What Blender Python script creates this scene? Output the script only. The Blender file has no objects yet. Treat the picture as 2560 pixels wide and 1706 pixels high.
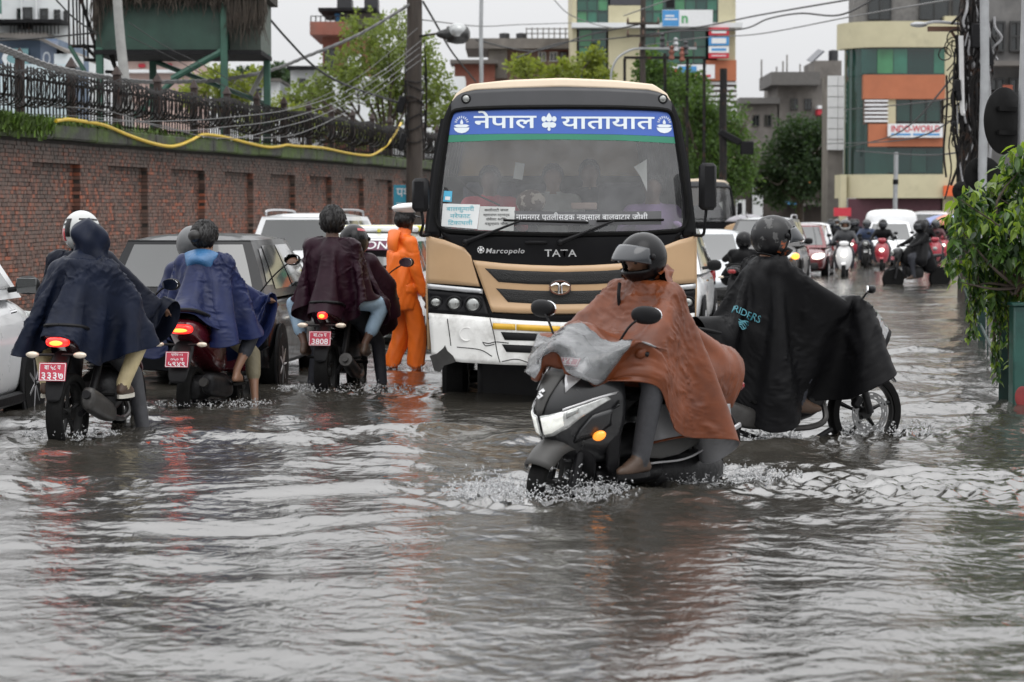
import bpy, bmesh, math, random
import numpy as np
from mathutils import Vector, Matrix, Euler
random.seed(7)
RNG = np.random.default_rng(7)
SC = bpy.context.scene
COL = SC.collection
PI = math.pi
# ------------------------------------------------------------------ camera
F_PX, CX, CY, HOR, CAM_H = 6044.0, 1280.0, 853.0, 545.0, 1.55
PITCH = math.atan((CY - HOR) / F_PX)
cam_d = bpy.data.cameras.new("camera")
cam_d.sensor_width = 36.0
cam_d.lens = 85.0
cam_d.clip_start = 0.1
cam_d.clip_end = 2000.0
cam_d.dof.use_dof = True
cam_d.dof.focus_distance = 18.0
cam_d.dof.aperture_fstop = 4.2
cam = bpy.data.objects.new("camera", cam_d)
COL.objects.link(cam)
cam.location = (0, 0, CAM_H)
cam.rotation_euler = (PI / 2 - PITCH, 0, 0)
SC.camera = cam
# ------------------------------------------------------------------ sky: even rain cloud, a little brighter overhead
world = bpy.data.worlds.new("World")
SC.world = world
world.use_nodes = True
wn, wl = world.node_tree.nodes, world.node_tree.links
for n in list(wn):
 wn.remove(n)
SUN_EL, SUN_AZ = math.radians(58), math.radians(150)
w_out = wn.new("ShaderNodeOutputWorld")
w_bg = wn.new("ShaderNodeBackground")
w_sky = wn.new("ShaderNodeTexSky")
w_sky.sky_type = 'NISHITA'
w_sky.sun_disc = False
w_sky.sun_elevation = SUN_EL
w_sky.sun_rotation = SUN_AZ
w_sky.air_density = 1.0
w_sky.dust_density = 6.0
w_hsv = wn.new("ShaderNodeHueSaturation")
w_hsv.inputs["Saturation"].default_value = 0.08
w_hsv.inputs["Value"].default_value = 1.0
w_tc = wn.new("ShaderNodeTexCoord")
w_sep = wn.new("ShaderNodeSeparateXYZ")
w_map = wn.new("ShaderNodeMapRange")
w_map.inputs["From Min"].default_value = 0.0
w_map.inputs["From Max"].default_value = 1.0
w_map.inputs["To Min"].default_value = 0.0
w_map.inputs["To Max"].default_value = 1.0
w_ramp = wn.new("ShaderNodeMix")
w_ramp.data_type = 'RGBA'
w_ramp.inputs[6].default_value = (7.4, 7.48, 7.65, 1)
w_ramp.inputs[7].default_value = (27.0, 27.1, 27.4, 1)
w_noise = wn.new("ShaderNodeTexNoise")
w_noise.inputs["Scale"].default_value = 3.0
w_noise.inputs["Detail"].default_value = 3.0
w_nm = wn.new("ShaderNodeMapRange")
w_nm.inputs["To Min"].default_value = 0.95
w_nm.inputs["To Max"].default_value = 1.05
w_mul = wn.new("ShaderNodeMix")
w_mul.data_type = 'RGBA'
w_mul.blend_type = 'MULTIPLY'
w_mul.inputs[0].default_value = 1.0
w_mix = wn.new("ShaderNodeMix")
w_mix.data_type = 'RGBA'
w_mix.inputs[0].default_value = 0.10          # thick cloud: only a tenth of the clear sky's light comes through unscattered
wl.new(w_sky.outputs[0], w_hsv.inputs["Color"])
wl.new(w_tc.outputs["Generated"], w_sep.inputs[0])
wl.new(w_sep.outputs["Z"], w_map.inputs["Value"])
wl.new(w_map.outputs[0], w_ramp.inputs[0])
wl.new(w_tc.outputs["Generated"], w_noise.inputs["Vector"])
wl.new(w_noise.outputs[0], w_nm.inputs["Value"])
wl.new(w_ramp.outputs[2], w_mul.inputs[6])
wl.new(w_nm.outputs[0], w_mul.inputs[7])
wl.new(w_mul.outputs[2], w_mix.inputs[6])
wl.new(w_hsv.outputs[0], w_mix.inputs[7])
wl.new(w_mix.outputs[2], w_bg.inputs["Color"])
w_bg.inputs["Strength"].default_value = 0.1
wl.new(w_bg.outputs[0], w_out.inputs["Surface"])
sun_d = bpy.data.lights.new("sun", 'SUN')
sun_d.energy = 0.6
sun_d.angle = math.radians(40)
sun_d.color = (1.0, 0.98, 0.95)
sun = bpy.data.objects.new("sun", sun_d)
COL.objects.link(sun)
sun.rotation_euler = (PI / 2 - SUN_EL, 0, PI - SUN_AZ)
SC.view_settings.view_transform = 'Standard'
SC.view_settings.look = 'None'
SC.view_settings.gamma = 1.0
SC.view_settings.exposure = 0.0
SC.view_settings.use_curve_mapping = False
SC.render.engine = 'CYCLES'
SC.cycles.use_denoising = True
SC.cycles.max_bounces = 7
SC.cycles.diffuse_bounces = 3
SC.cycles.glossy_bounces = 4
SC.cycles.transparent_max_bounces = 12
SC.cycles.sample_clamp_indirect = 4.0
# ------------------------------------------------------------------ small helpers
_cp, _sp = math.cos(PITCH), math.sin(PITCH)
def W(u, v, Y):
 """the point at depth Y (metres up the street) on the line of sight through photo position (u, v)"""
 dx, dz = (u - CX) / F_PX, (CY - v) / F_PX
 fy, fz = _cp + dz * _sp, -_sp + dz * _cp
 t = Y / fy
 return Vector((dx * t, Y, CAM_H + fz * t))
def on_water(u, v):
 dx, dz = (u - CX) / F_PX, (CY - v) / F_PX
 fy, fz = _cp + dz * _sp, -_sp + dz * _cp
 t = -CAM_H / fz
 return Vector((dx * t, fy * t, 0))
_mats = {}
def M(name, col, rough=0.5, metal=0.0, var=0.10, scale=6.0, bump=0.0, bscale=40.0, coat=0.0, spec=0.5,
  emit=None, estr=0.0, col2=None, c2scale=2.0, c2lo=0.45, c2hi=0.65, rvar=0.12, sheen=0.0, trans=0.0, island=0.0, stretch=None):
 """procedural Principled material: colour mottled by noise, uneven gloss, optional second colour in blotches, fine relief"""
 if name in _mats:
  return _mats[name]
 m = bpy.data.materials.new(name)
 m.use_nodes = True
 nt = m.node_tree
 N, L = nt.nodes, nt.links
 b = N["Principled BSDF"]
 tc = N.new("ShaderNodeTexCoord")
 src = tc.outputs["Object"]
 if stretch:
  mp = N.new("ShaderNodeMapping")
  mp.inputs["Scale"].default_value = stretch
  L.new(src, mp.inputs["Vector"])
  src = mp.outputs[0]
 n1 = N.new("ShaderNodeTexNoise")
 n1.inputs["Scale"].default_value = scale
 n1.inputs["Detail"].default_value = 5.0
 n1.inputs["Roughness"].default_value = 0.6
 L.new(src, n1.inputs["Vector"])
 mr = N.new("ShaderNodeMapRange")
 mr.inputs["From Min"].default_value = 0.3
 mr.inputs["From Max"].default_value = 0.7
 mr.inputs["To Min"].default_value = 1 - var
 mr.inputs["To Max"].default_value = 1 + var
 L.new(n1.outputs[0], mr.inputs["Value"])
 base = N.new("ShaderNodeRGB")
 base.outputs[0].default_value = (*col, 1)
 cur = base.outputs[0]
 if col2:
  n2 = N.new("ShaderNodeTexNoise")
  n2.inputs["Scale"].default_value = c2scale
  n2.inputs["Detail"].default_value = 6.0
  n2.inputs["Roughness"].default_value = 0.65
  L.new(src, n2.inputs["Vector"])
  m2 = N.new("ShaderNodeMapRange")
  m2.inputs["From Min"].default_value = c2lo
  m2.inputs["From Max"].default_value = c2hi
  L.new(n2.outputs[0], m2.inputs["Value"])
  mx = N.new("ShaderNodeMix")
  mx.data_type = 'RGBA'
  mx.inputs[7].default_value = (*col2, 1)
  L.new(m2.outputs[0], mx.inputs[0])
  L.new(cur, mx.inputs[6])
  cur = mx.outputs[2]
 if island:
  g = N.new("ShaderNodeNewGeometry")
  oi = N.new("ShaderNodeObjectInfo")
  ad = N.new("ShaderNodeMath")
  ad.operation = 'ADD'
  L.new(g.outputs["Random Per Island"], ad.inputs[0])
  L.new(oi.outputs["Random"], ad.inputs[1])
  fr = N.new("ShaderNodeMath")
  fr.operation = 'FRACT'
  L.new(ad.outputs[0], fr.inputs[0])
  mi = N.new("ShaderNodeMapRange")
  mi.inputs["To Min"].default_value = 1 - island
  mi.inputs["To Max"].default_value = 1 + island
  L.new(fr.outputs[0], mi.inputs["Value"])
  mu = N.new("ShaderNodeMath")
  mu.operation = 'MULTIPLY'
  L.new(mr.outputs[0], mu.inputs[0])
  L.new(mi.outputs[0], mu.inputs[1])
  fac = mu.outputs[0]
 else:
  fac = mr.outputs[0]
 ml = N.new("ShaderNodeMix")
 ml.data_type = 'RGBA'
 ml.blend_type = 'MULTIPLY'
 ml.inputs[0].default_value = 1.0
 L.new(cur, ml.inputs[6])
 L.new(fac, ml.inputs[7])
 L.new(ml.outputs[2], b.inputs["Base Color"])
 rr = N.new("ShaderNodeMapRange")
 rr.inputs["From Min"].default_value = 0.3
 rr.inputs["From Max"].default_value = 0.7
 rr.inputs["To Min"].default_value = max(0.02, rough - rvar * rough)
 rr.inputs["To Max"].default_value = min(1.0, rough + rvar * rough)
 n3 = N.new("ShaderNodeTexNoise")
 n3.inputs["Scale"].default_value = scale * 2.7
 n3.inputs["Detail"].default_value = 3.0
 L.new(src, n3.inputs["Vector"])
 L.new(n3.outputs[0], rr.inputs["Value"])
 L.new(rr.outputs[0], b.inputs["Roughness"])
 b.inputs["Metallic"].default_value = metal
 b.inputs["Specular IOR Level"].default_value = spec
 b.inputs["Coat Weight"].default_value = coat
 b.inputs["Coat Roughness"].default_value = 0.06
 if trans:
  b.inputs["Transmission Weight"].default_value = trans
 if sheen:
  b.inputs["Sheen Weight"].default_value = sheen
 if bump:
  nb = N.new("ShaderNodeTexNoise")
  nb.inputs["Scale"].default_value = bscale
  nb.inputs["Detail"].default_value = 4.0
  L.new(src, nb.inputs["Vector"])
  bp = N.new("ShaderNodeBump")
  bp.inputs["Strength"].default_value = bump
  bp.inputs["Distance"].default_value = 0.02
  L.new(nb.outputs[0], bp.inputs["Height"])
  L.new(bp.outputs[0], b.inputs["Normal"])
 if emit:
  b.inputs["Emission Color"].default_value = (*emit, 1)
  b.inputs["Emission Strength"].default_value = estr
 _mats[name] = m
 return m
def glass_mat(name, tint=(0.5, 0.55, 0.55), film=0.06, refl=1.0):
 """thin pane: see-through with a tint, mirror-like by Fresnel, a faint film of dirt and rain"""
 if name in _mats:
  return _mats[name]
 m = bpy.data.materials.new(name)
 m.use_nodes = True
 N, L = m.node_tree.nodes, m.node_tree.links
 for n in list(N):
  N.remove(n)
 out = N.new("ShaderNodeOutputMaterial")
 tr = N.new("ShaderNodeBsdfTransparent")
 tr.inputs[0].default_value = (*tint, 1)
 gl = N.new("ShaderNodeBsdfGlossy")
 gl.inputs["Color"].default_value = (refl, refl, refl, 1)
 gl.inputs["Roughness"].default_value = 0.04
 df = N.new("ShaderNodeBsdfDiffuse")
 df.inputs[0].default_value = (0.55, 0.56, 0.57, 1)
 fr = N.new("ShaderNodeFresnel")
 fr.inputs["IOR"].default_value = 1.75
 mx = N.new("ShaderNodeMixShader")
 mx2 = N.new("ShaderNodeMixShader")
 tc = N.new("ShaderNodeTexCoord")
 ns = N.new("ShaderNodeTexNoise")
 ns.inputs["Scale"].default_value = 3.5
 ns.inputs["Detail"].default_value = 8.0
 ns.inputs["Roughness"].default_value = 0.7
 L.new(tc.outputs["Object"], ns.inputs["Vector"])
 mr = N.new("ShaderNodeMapRange")
 mr.inputs["From Min"].default_value = 0.35
 mr.inputs["From Max"].default_value = 0.75
 mr.inputs["To Min"].default_value = film * 0.4
 mr.inputs["To Max"].default_value = film * 1.8
 L.new(ns.outputs[0], mr.inputs["Value"])
 L.new(mr.outputs[0], mx2.inputs[0])
 L.new(tr.outputs[0], mx2.inputs[1])
 L.new(df.outputs[0], mx2.inputs[2])
 L.new(fr.outputs[0], mx.inputs[0])
 L.new(mx2.outputs[0], mx.inputs[1])
 L.new(gl.outputs[0], mx.inputs[2])
 L.new(mx.outputs[0], out.inputs["Surface"])
 _mats[name] = m
 return m
class MB:
 """collects vertices and faces for ONE mesh"""
 def __init__(self):
  self.v, self.f, self.m = [], [], []
  self.n = 0
 def add(self, verts, faces, mi=0):
  verts = np.asarray(verts, float).reshape(-1, 3)
  o = self.n
  self.v.append(verts)
  self.n += len(verts)
  for f in faces:
   self.f.append(tuple(int(i) + o for i in f))
   self.m.append(mi)
  return self
 def box(self, c, s, rot=None, ch=0.0, mi=0):
  """box at centre c, full size s, chamfered by ch"""
  h = np.array(s, float) / 2
  ch = min(ch, h.min() * 0.95)
  if ch <= 0:
   vs = np.array([[x, y, z] for x in (-1, 1) for y in (-1, 1) for z in (-1, 1)], float) * h
   fs = [(0, 1, 3, 2), (4, 6, 7, 5), (0, 4, 5, 1), (2, 3, 7, 6), (0, 2, 6, 4), (1, 5, 7, 3)]
  else:
   vs, idx = [], {}
   for x in (-1, 1):
    for y in (-1, 1):
     for z in (-1, 1):
      s3 = np.array([x, y, z])
      for a in range(3):
       p = s3 * (h - ch)
       p[a] = s3[a] * h[a]
       idx[(x, y, z, a)] = len(vs)
       vs.append(p)
   fs = []
   I = idx
   for a in range(3):
    b, c2 = (a + 1) % 3, (a + 2) % 3
    for s1 in (-1, 1):
     q = []
     for (sb, sc) in ((-1, -1), (1, -1), (1, 1), (-1, 1)):
      k = [0, 0, 0]
      k[a], k[b], k[c2] = s1, sb, sc
      q.append(I[(*k, a)])
     fs.append(q if s1 > 0 else q[::-1])
    for sb in (-1, 1):
     for sc in (-1, 1):
      k0, k1 = [0, 0, 0], [0, 0, 0]
      k0[a], k0[b], k0[c2] = -1, sb, sc
      k1[a], k1[b], k1[c2] = 1, sb, sc
      q = [I[(*k0, b)], I[(*k1, b)], I[(*k1, c2)], I[(*k0, c2)]]
      fs.append(q if sb * sc > 0 else q[::-1])
   for x in (-1, 1):
    for y in (-1, 1):
     for z in (-1, 1):
      q = [I[(x, y, z, 0)], I[(x, y, z, 1)], I[(x, y, z, 2)]]
      fs.append(q if x * y * z > 0 else q[::-1])
   vs = np.array(vs)
  if rot is not None:
   R = np.array(Euler(rot).to_matrix())
   vs = vs @ R.T
  return self.add(vs + np.array(c, float), fs, mi)
 def grid(self, A, cu=False, cv=False, mi=0, flip=False):
  A = np.asarray(A, float)
  nu, nv = A.shape[:2]
  fs = []
  for i in range(nu if cu else nu - 1):
   for j in range(nv if cv else nv - 1):
    a, b = i * nv + j, ((i + 1) % nu) * nv + j
    c, d = ((i + 1) % nu) * nv + (j + 1) % nv, i * nv + (j + 1) % nv
    fs.append((a, d, c, b) if flip else (a, b, c, d))
  return self.add(A.reshape(-1, 3), fs, mi)
 def loft(self, rings, caps=True, mi=0):
  """closed rings of equal count, skinned in order"""
  A = np.asarray(rings, float)
  self.grid(A, cv=True, mi=mi, flip=True)
  o = self.n - A.shape[0] * A.shape[1]
  k = A.shape[1]
  if caps:
   self.f.append(tuple(range(o, o + k)))
   self.m.append(mi)
   e = self.n
   self.f.append(tuple(range(e - 1, e - k - 1, -1)))
   self.m.append(mi)
  return self
 def tube(self, path, r, n=8, caps=True, mi=0, flat=1.0):
  P = np.asarray(path, float)
  k = len(P)
  r = np.full(k, r, float) if np.isscalar(r) else np.asarray(r, float)
  T = np.gradient(P, axis=0)
  T /= np.linalg.norm(T, axis=1)[:, None] + 1e-12
  up = np.array([0, 0, 1.0]) if abs(T[0][2]) < 0.9 else np.array([1.0, 0, 0])
  rings = []
  a = np.linspace(0, 2 * PI, n, endpoint=False)
  nrm = np.cross(T[0], up)
  nrm /= np.linalg.norm(nrm)
  for i in range(k):
   nrm = nrm - T[i] * nrm.dot(T[i])
   nrm /= np.linalg.norm(nrm) + 1e-12
   bn = np.cross(T[i], nrm)
   rings.append(P[i] + r[i] * (np.cos(a)[:, None] * nrm + flat * np.sin(a)[:, None] * bn))
  return self.loft(rings[::-1], caps, mi)
 def cyl(self, p0, p1, r, n=16, r1=None, mi=0, caps=True):
  return self.tube([p0, p1], [r, r if r1 is None else r1], n, caps, mi)
 def ell(self, c, r, nu=16, nv=10, rot=None, mi=0, p=1.0):
  th = np.linspace(0, 2 * PI, nu, endpoint=False)
  ph = np.linspace(-PI / 2 + 0.05, PI / 2 - 0.05, nv)
  sg = lambda x: np.sign(x) * np.abs(x) ** p
  r = np.array(r if np.ndim(r) else (r, r, r), float)
  rings = []
  for q in ph:
   rings.append(np.stack([sg(np.cos(q)) * sg(np.cos(th)), sg(np.cos(q)) * sg(np.sin(th)), np.full(nu, sg(np.sin(q)))], 1) * r)
  A = np.array(rings)
  if rot is not None:
   A = A @ np.array(Euler(rot).to_matrix()).T
  return self.loft((A + np.array(c, float)), True, mi)
 def lathe(self, prof, n=24, c=(0, 0, 0), axis='z', closed=False, mi=0):
  """prof: (radius, height) pairs turned about an axis through c"""
  a = np.linspace(0, 2 * PI, n, endpoint=False)
  rings = []
  for (r, h) in prof:
   x, y, z = r * np.cos(a), r * np.sin(a), np.full(n, h)
   if axis == 'z':
    rings.append(np.stack([x, y, z], 1))
   elif axis == 'y':
    rings.append(np.stack([x, -z, y], 1) * np.array([1, -1, 1]))
   else:
    rings.append(np.stack([z, x, y], 1))
  A = np.array(rings) + np.array(c, float)
  if closed:
   return self.grid(A, cu=True, cv=True, mi=mi, flip=True)
  return self.loft(A, True, mi)
 def prism(self, poly, d, mi=0, plane='xz', at=0.0):
  """2-D outline given depth d, starting at `at`"""
  P = np.asarray(poly, float)
  n = len(P)
  def put(k):
   if plane == 'xz':
    return np.stack([P[:, 0], np.full(n, k), P[:, 1]], 1)
   if plane == 'xy':
    return np.stack([P[:, 0], P[:, 1], np.full(n, k)], 1)
   return np.stack([np.full(n, k), P[:, 0], P[:, 1]], 1)
  v = np.concatenate([put(at), put(at + d)])
  fs = [tuple(range(n))[::-1], tuple(range(n, 2 * n))] + [(i, (i + 1) % n, (i + 1) % n + n, i + n) for i in range(n)]
  return self.add(v, fs, mi)
 def verts(self):
  return np.concatenate(self.v) if self.v else np.zeros((0, 3))
 def mesh(self, name, mats, smooth=True, angle=40.0, recalc=True):
  me = bpy.data.meshes.new(name)
  me.from_pydata(self.verts().tolist(), [], self.f)
  for m in (mats if isinstance(mats, (list, tuple)) else [mats]):
   me.materials.append(m)
  if any(self.m):
   me.polygons.foreach_set("material_index", self.m)
  if recalc:
   bm = bmesh.new()
   bm.from_mesh(me)
   bmesh.ops.recalc_face_normals(bm, faces=bm.faces)
   bm.to_mesh(me)
   bm.free()
  if smooth:
   me.polygons.foreach_set("use_smooth", [True] * len(me.polygons))
   me.set_sharp_from_angle(angle=math.radians(angle))
  me.update()
  return me
 def obj(self, name, mats, parent=None, smooth=True, angle=40.0, subsurf=0, recalc=True):
  me = self.mesh(name, mats, smooth, angle, recalc)
  return link(name, me, parent, subsurf)
def link(name, me, parent=None, subsurf=0):
 o = bpy.data.objects.new(name, me)
 COL.objects.link(o)
 if parent is not None:
  o.parent = parent
 if subsurf:
  s = o.modifiers.new("smooth", 'SUBSURF')
  s.levels = s.render_levels = subsurf
 return o
def tag(o, label=None, cat=None, group=None, kind=None):
 if label:
  o["label"] = label
 if cat:
  o["category"] = cat
 if group:
  o["group"] = group
 if kind:
  o["kind"] = kind
 return o
def thing(name, label, cat, loc=(0, 0, 0), rz=0.0, group=None):
 o = bpy.data.objects.new(name, None)
 o.empty_display_size = 0.2
 COL.objects.link(o)
 o.location = loc
 o.rotation_euler = (0, 0, rz)
 return tag(o, label, cat, group)
def rep(name, me, parent, loc, rot=(0, 0, 0), scale=None):
 """one more object sharing a mesh"""
 o = bpy.data.objects.new(name, me)
 o.parent = parent
 o.location = loc
 o.rotation_euler = rot
 if scale is not None:
  o.scale = scale if np.ndim(scale) else (scale,) * 3
 COL.objects.link(o)
 return o
def spline(pts, n=40):
 """Catmull-Rom through points"""
 P = np.asarray(pts, float)
 P = np.vstack([2 * P[0] - P[1], P, 2 * P[-1] - P[-2]])
 k = len(P) - 3
 t = np.linspace(0, k - 1e-6, n)
 i = t.astype(int)
 f = (t - i)[:, None]
 a, b, c, d = P[i], P[i + 1], P[i + 2], P[i + 3]
 return 0.5 * (2 * b + (c - a) * f + (2 * a - 5 * b + 4 * c - d) * f * f + (3 * b - a - 3 * c + d) * f ** 3)
def sag(a, b, drop, n=24):
 a, b = np.array(a, float), np.array(b, float)
 t = np.linspace(0, 1, n)[:, None]
 P = a + (b - a) * t
 P[:, 2:3] -= drop * 4 * t * (1 - t)
 return P
WORKSHOP = bpy.data.scenes.new("workshop")       # scratch scene, removed at the end
def evaluated_mesh(o):
 """mesh of o with its modifiers or font outlines applied, worked out apart from the big scene"""
 WORKSHOP.collection.objects.link(o)
 vl = WORKSHOP.view_layers[0]
 vl.update()
 me = bpy.data.meshes.new_from_object(o.evaluated_get(vl.depsgraph))
 WORKSHOP.collection.objects.unlink(o)
 return me
def text_mesh(txt, size=1.0, bold=0.0, extrude=0.0, align='CENTER', shear=0.0, space=1.0, sx=1.0):
 """lettering as (verts Nx3 in the XY plane, faces); centred"""
 c = bpy.data.curves.new("lettering", 'FONT')
 c.body = txt
 c.size = size
 c.align_x = align
 c.align_y = 'CENTER'
 c.offset = bold * size
 c.extrude = extrude
 c.shear = shear
 c.space_character = space
 c.resolution_u = 3
 o = bpy.data.objects.new("lettering", c)
 me = evaluated_mesh(o)
 v = np.empty(len(me.vertices) * 3)
 me.vertices.foreach_get("co", v)
 v = v.reshape(-1, 3)
 v[:, 0] *= sx
 f = [tuple(p.vertices) for p in me.polygons]
 bpy.data.objects.remove(o)
 bpy.data.curves.remove(c)
 bpy.data.meshes.remove(me)
 return v, f
def lettering(name, txt, size, mat, parent, place, bold=0.0, width=None, align='CENTER', shear=0.0, space=1.0, thick=0.0, sx=1.0):
 """flat print: place(verts) maps lettering-plane coordinates (x right, y up) to the parent's space"""
 v, f = text_mesh(txt, size, bold, thick, align, shear, space, sx)
 if width and len(v):
  w = v[:, 0].max() - v[:, 0].min()
  v[:, 0] *= width / w
 b = MB()
 b.add(place(v), f)
 return b.obj(name, mat, parent, smooth=False, recalc=False)
def hsh(*a):
 return (math.sin(sum(k * x for k, x in zip((12.9898, 78.233, 37.719, 91.17), a))) * 43758.5453) % 1.0
# ------------------------------------------------------------------ bodies and cloth
def caps_mesh(caps):
 """tapered capsules (p0, p1, r0, r1, material) as one triangle soup for remeshing"""
 b = MB()
 for (p0, p1, r0, r1, *_) in caps:
  p0, p1 = np.array(p0, float), np.array(p1, float)
  d = p1 - p0
  L = np.linalg.norm(d)
  if L < 1e-5:
   b.ell(p0, r0, 14, 10)
   continue
  t = d / L
  P, R = [], []
  for q in (-0.97, -0.75, -0.4, 0.0):
   P.append(p0 + t * r0 * q)
   R.append(r0 * math.sqrt(max(1e-4, 1 - q * q)))
  for q in (0.0, 0.4, 0.75, 0.97):
   P.append(p1 + t * r1 * q)
   R.append(r1 * math.sqrt(max(1e-4, 1 - q * q)))
  b.tube(P, R, 14)
 return b
def body(name, caps, mats, parent=None, voxel=0.014, smooth=6, disp=None):
 """one continuous surface over tapered limbs; each face takes the material of the limb it lies on"""
 me = caps_mesh(caps).mesh(name, [], smooth=False)
 o = bpy.data.objects.new(name, me)
 r = o.modifiers.new("fuse", 'REMESH')
 r.mode = 'VOXEL'
 r.voxel_size = voxel
 r.use_smooth_shade = True
 s = o.modifiers.new("relax", 'SMOOTH')
 s.factor = 0.5
 s.iterations = smooth
 out = evaluated_mesh(o)
 bpy.data.objects.remove(o)
 bpy.data.meshes.remove(me)
 out.name = name
 nf = len(out.polygons)
 c = np.empty(nf * 3)
 out.polygons.foreach_get("center", c)
 c = c.reshape(-1, 3)
 best, idx = np.full(nf, 1e9), np.zeros(nf, int)
 for (p0, p1, r0, r1, mi, *_) in caps:
  p0, p1 = np.array(p0, float), np.array(p1, float)
  d = p1 - p0
  t = np.clip(((c - p0) @ d) / (d @ d + 1e-12), 0, 1)
  ds = np.linalg.norm(c - p0 - t[:, None] * d, axis=1) - (r0 + (r1 - r0) * t)
  k = ds < best
  best[k] = ds[k]
  idx[k] = mi
 out.materials.clear()
 for m in mats:
  out.materials.append(m)
 out.polygons.foreach_set("material_index", idx.tolist())
 out.polygons.foreach_set("use_smooth", [True] * nf)
 if disp:
  nv = len(out.vertices)
  v = np.empty(nv * 3)
  out.vertices.foreach_get("co", v)
  nn = np.empty(nv * 3)
  out.vertices.foreach_get("normal", nn)
  v, nn = v.reshape(-1, 3), nn.reshape(-1, 3)
  v = v + nn * disp(v)[:, None]
  out.vertices.foreach_set("co", v.ravel())
 out.update()
 return link(name, out, parent)
def vnoise(P, seed=0, octaves=4, freq=1.0):
 """smooth pseudo-noise: sum of warped sines, about -1..1"""
 r = np.random.default_rng(seed)
 P = np.asarray(P, float)
 out = np.zeros(len(P))
 amp, tot = 1.0, 0.0
 warp = np.zeros(len(P))
 for o in range(octaves):
  for k in range(3):
   d = r.normal(size=3)
   d /= np.linalg.norm(d)
   ph = r.uniform(0, 6.28)
   s = np.sin(P @ d * freq * r.uniform(0.7, 1.4) * 2 * PI + ph + 1.7 * warp)
   out += amp * s / 3
   warp = warp * 0.6 + s
  tot += amp
  amp *= 0.55
  freq *= 1.9
 return out / tot * 1.6
def drape(neck, length, flat_r0, caps, nr=30, steps=110, iters=7, gravity=9.8, wind=(0, 0, 0), pins=None, lift=0.0,
   seed=1, floor=None, ell=(1.0, 1.0), damp=0.985, fric=0.6, thick=0.012, start_out=None, pin_from=0):
 """hang a cape: `neck` is a ring of ns points that stays put, `length` the cloth's reach along each of the ns directions.
 Position-based cloth: keeps its rest lengths, falls under gravity, lies on the capsules `caps`."""
 neck = np.asarray(neck, float)
 ns = len(neck)
 length = np.asarray(length, float)
 c0 = neck.mean(0)
 ang = np.arctan2(neck[:, 1] - c0[1], neck[:, 0] - c0[0])
 dirs = np.stack([np.cos(ang) * ell[0], np.sin(ang) * ell[1], np.zeros(ns)], 1)
 tt = np.linspace(0, 1, nr)
 flat = dirs[None] * (flat_r0 + tt[:, None, None] * length[None, :, None])
 so = np.ones(ns) if start_out is None else start_out
 X = neck[None] + np.stack([np.cos(ang), np.sin(ang), np.zeros(ns)], 1)[None] * (tt[:, None, None] * (length * so)[None, :, None])
 X[..., 2] += lift * np.sin(tt * PI)[:, None]
 rg = np.random.default_rng(seed)
 X += rg.normal(size=X.shape) * 0.004
 X[0] = neck
 V = np.zeros_like(X)
 w = np.ones((nr, ns))
 w[0] = 0
 pinpos = {}
 if pins:
  for (i, j), p in pins.items():
   pinpos[(i, j % ns)] = np.array(p, float)
   w[i, j % ns] = 0
 start = {k: X[k].copy() for k in pinpos}
 groups = []
 II, JJ = np.meshgrid(np.arange(nr), np.arange(ns), indexing='ij')
 def grp(di, dj, stiff, par):
  for q in range(2 * max(1, max(di, abs(dj)) if False else 1)):
   if di and not dj:
    k = (II + di < nr) & ((II // di) % 2 == q)
   elif dj and not di:
    k = (JJ // dj) % 2 == q
   else:
    k = (II + di < nr) & (II % 2 == q)
   i, j = II[k], JJ[k]
   i2, j2 = i + di, (j + dj) % ns
   L = np.linalg.norm(flat[i, j] - flat[i2, j2], axis=1)
   a, b = i * ns + j, i2 * ns + j2
   groups.append((a, b, L, stiff))
 grp(1, 0, 1.0, 0)
 grp(0, 1, 1.0, 0)
 grp(1, 1, 0.6, 0)
 grp(1, -1, 0.6, 0)
 grp(2, 0, 0.12, 0)
 grp(0, 2, 0.12, 0)
 dt = 1 / 40
 g = np.array([wind[0], wind[1], wind[2] - gravity])
 C = [(np.array(p0, float), np.array(p1, float), r0, r1) for (p0, p1, r0, r1, *_) in caps if max(r0, r1) >= 0.028]
 wf = w.ravel()
 for st in range(steps):
  V = (V + g * dt * (w[..., None] > 0)) * damp
  Xo = X.copy()
  X = X + V * dt
  for k, p in pinpos.items():
   f = min(1.0, (st + 1) / (steps * 0.55))
   X[k] = start[k] * (1 - f) + p * f
  X[0] = neck
  Xf = X.reshape(-1, 3)
  for it in range(iters):
   for (a, b, L, sf) in groups:
    d = Xf[b] - Xf[a]
    n = np.sqrt((d * d).sum(1)) + 1e-9
    ws = wf[a] + wf[b]
    cor = (sf * (n - L) / n / np.maximum(ws, 1e-9))[:, None] * d
    Xf[a] += cor * wf[a][:, None]
    Xf[b] -= cor * wf[b][:, None]
   if it % 2 == 1 or it == iters - 1:
    for (p0, p1, r0, r1) in C:
     d = p1 - p0
     t = np.clip(((Xf - p0) @ d) / (d @ d + 1e-12), 0, 1)
     q = Xf - p0 - t[:, None] * d
     dist = np.sqrt((q * q).sum(1)) + 1e-9
     R = r0 + (r1 - r0) * t + thick
     k = (dist < R) & (wf > 0)
     if k.any():
      Xf[k] += q[k] / dist[k][:, None] * (R - dist)[k][:, None]
      Xo.reshape(-1, 3)[k] += (Xf[k] - Xo.reshape(-1, 3)[k]) * fric
    if floor is not None:
     Xf[:, 2] = np.maximum(Xf[:, 2], floor)
  X = Xf.reshape(nr, ns, 3)
  V = (X - Xo) / dt
  sp = np.linalg.norm(V, axis=2, keepdims=True)
  V *= np.minimum(1, 2.2 / (sp + 1e-9))
 return X
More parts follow.
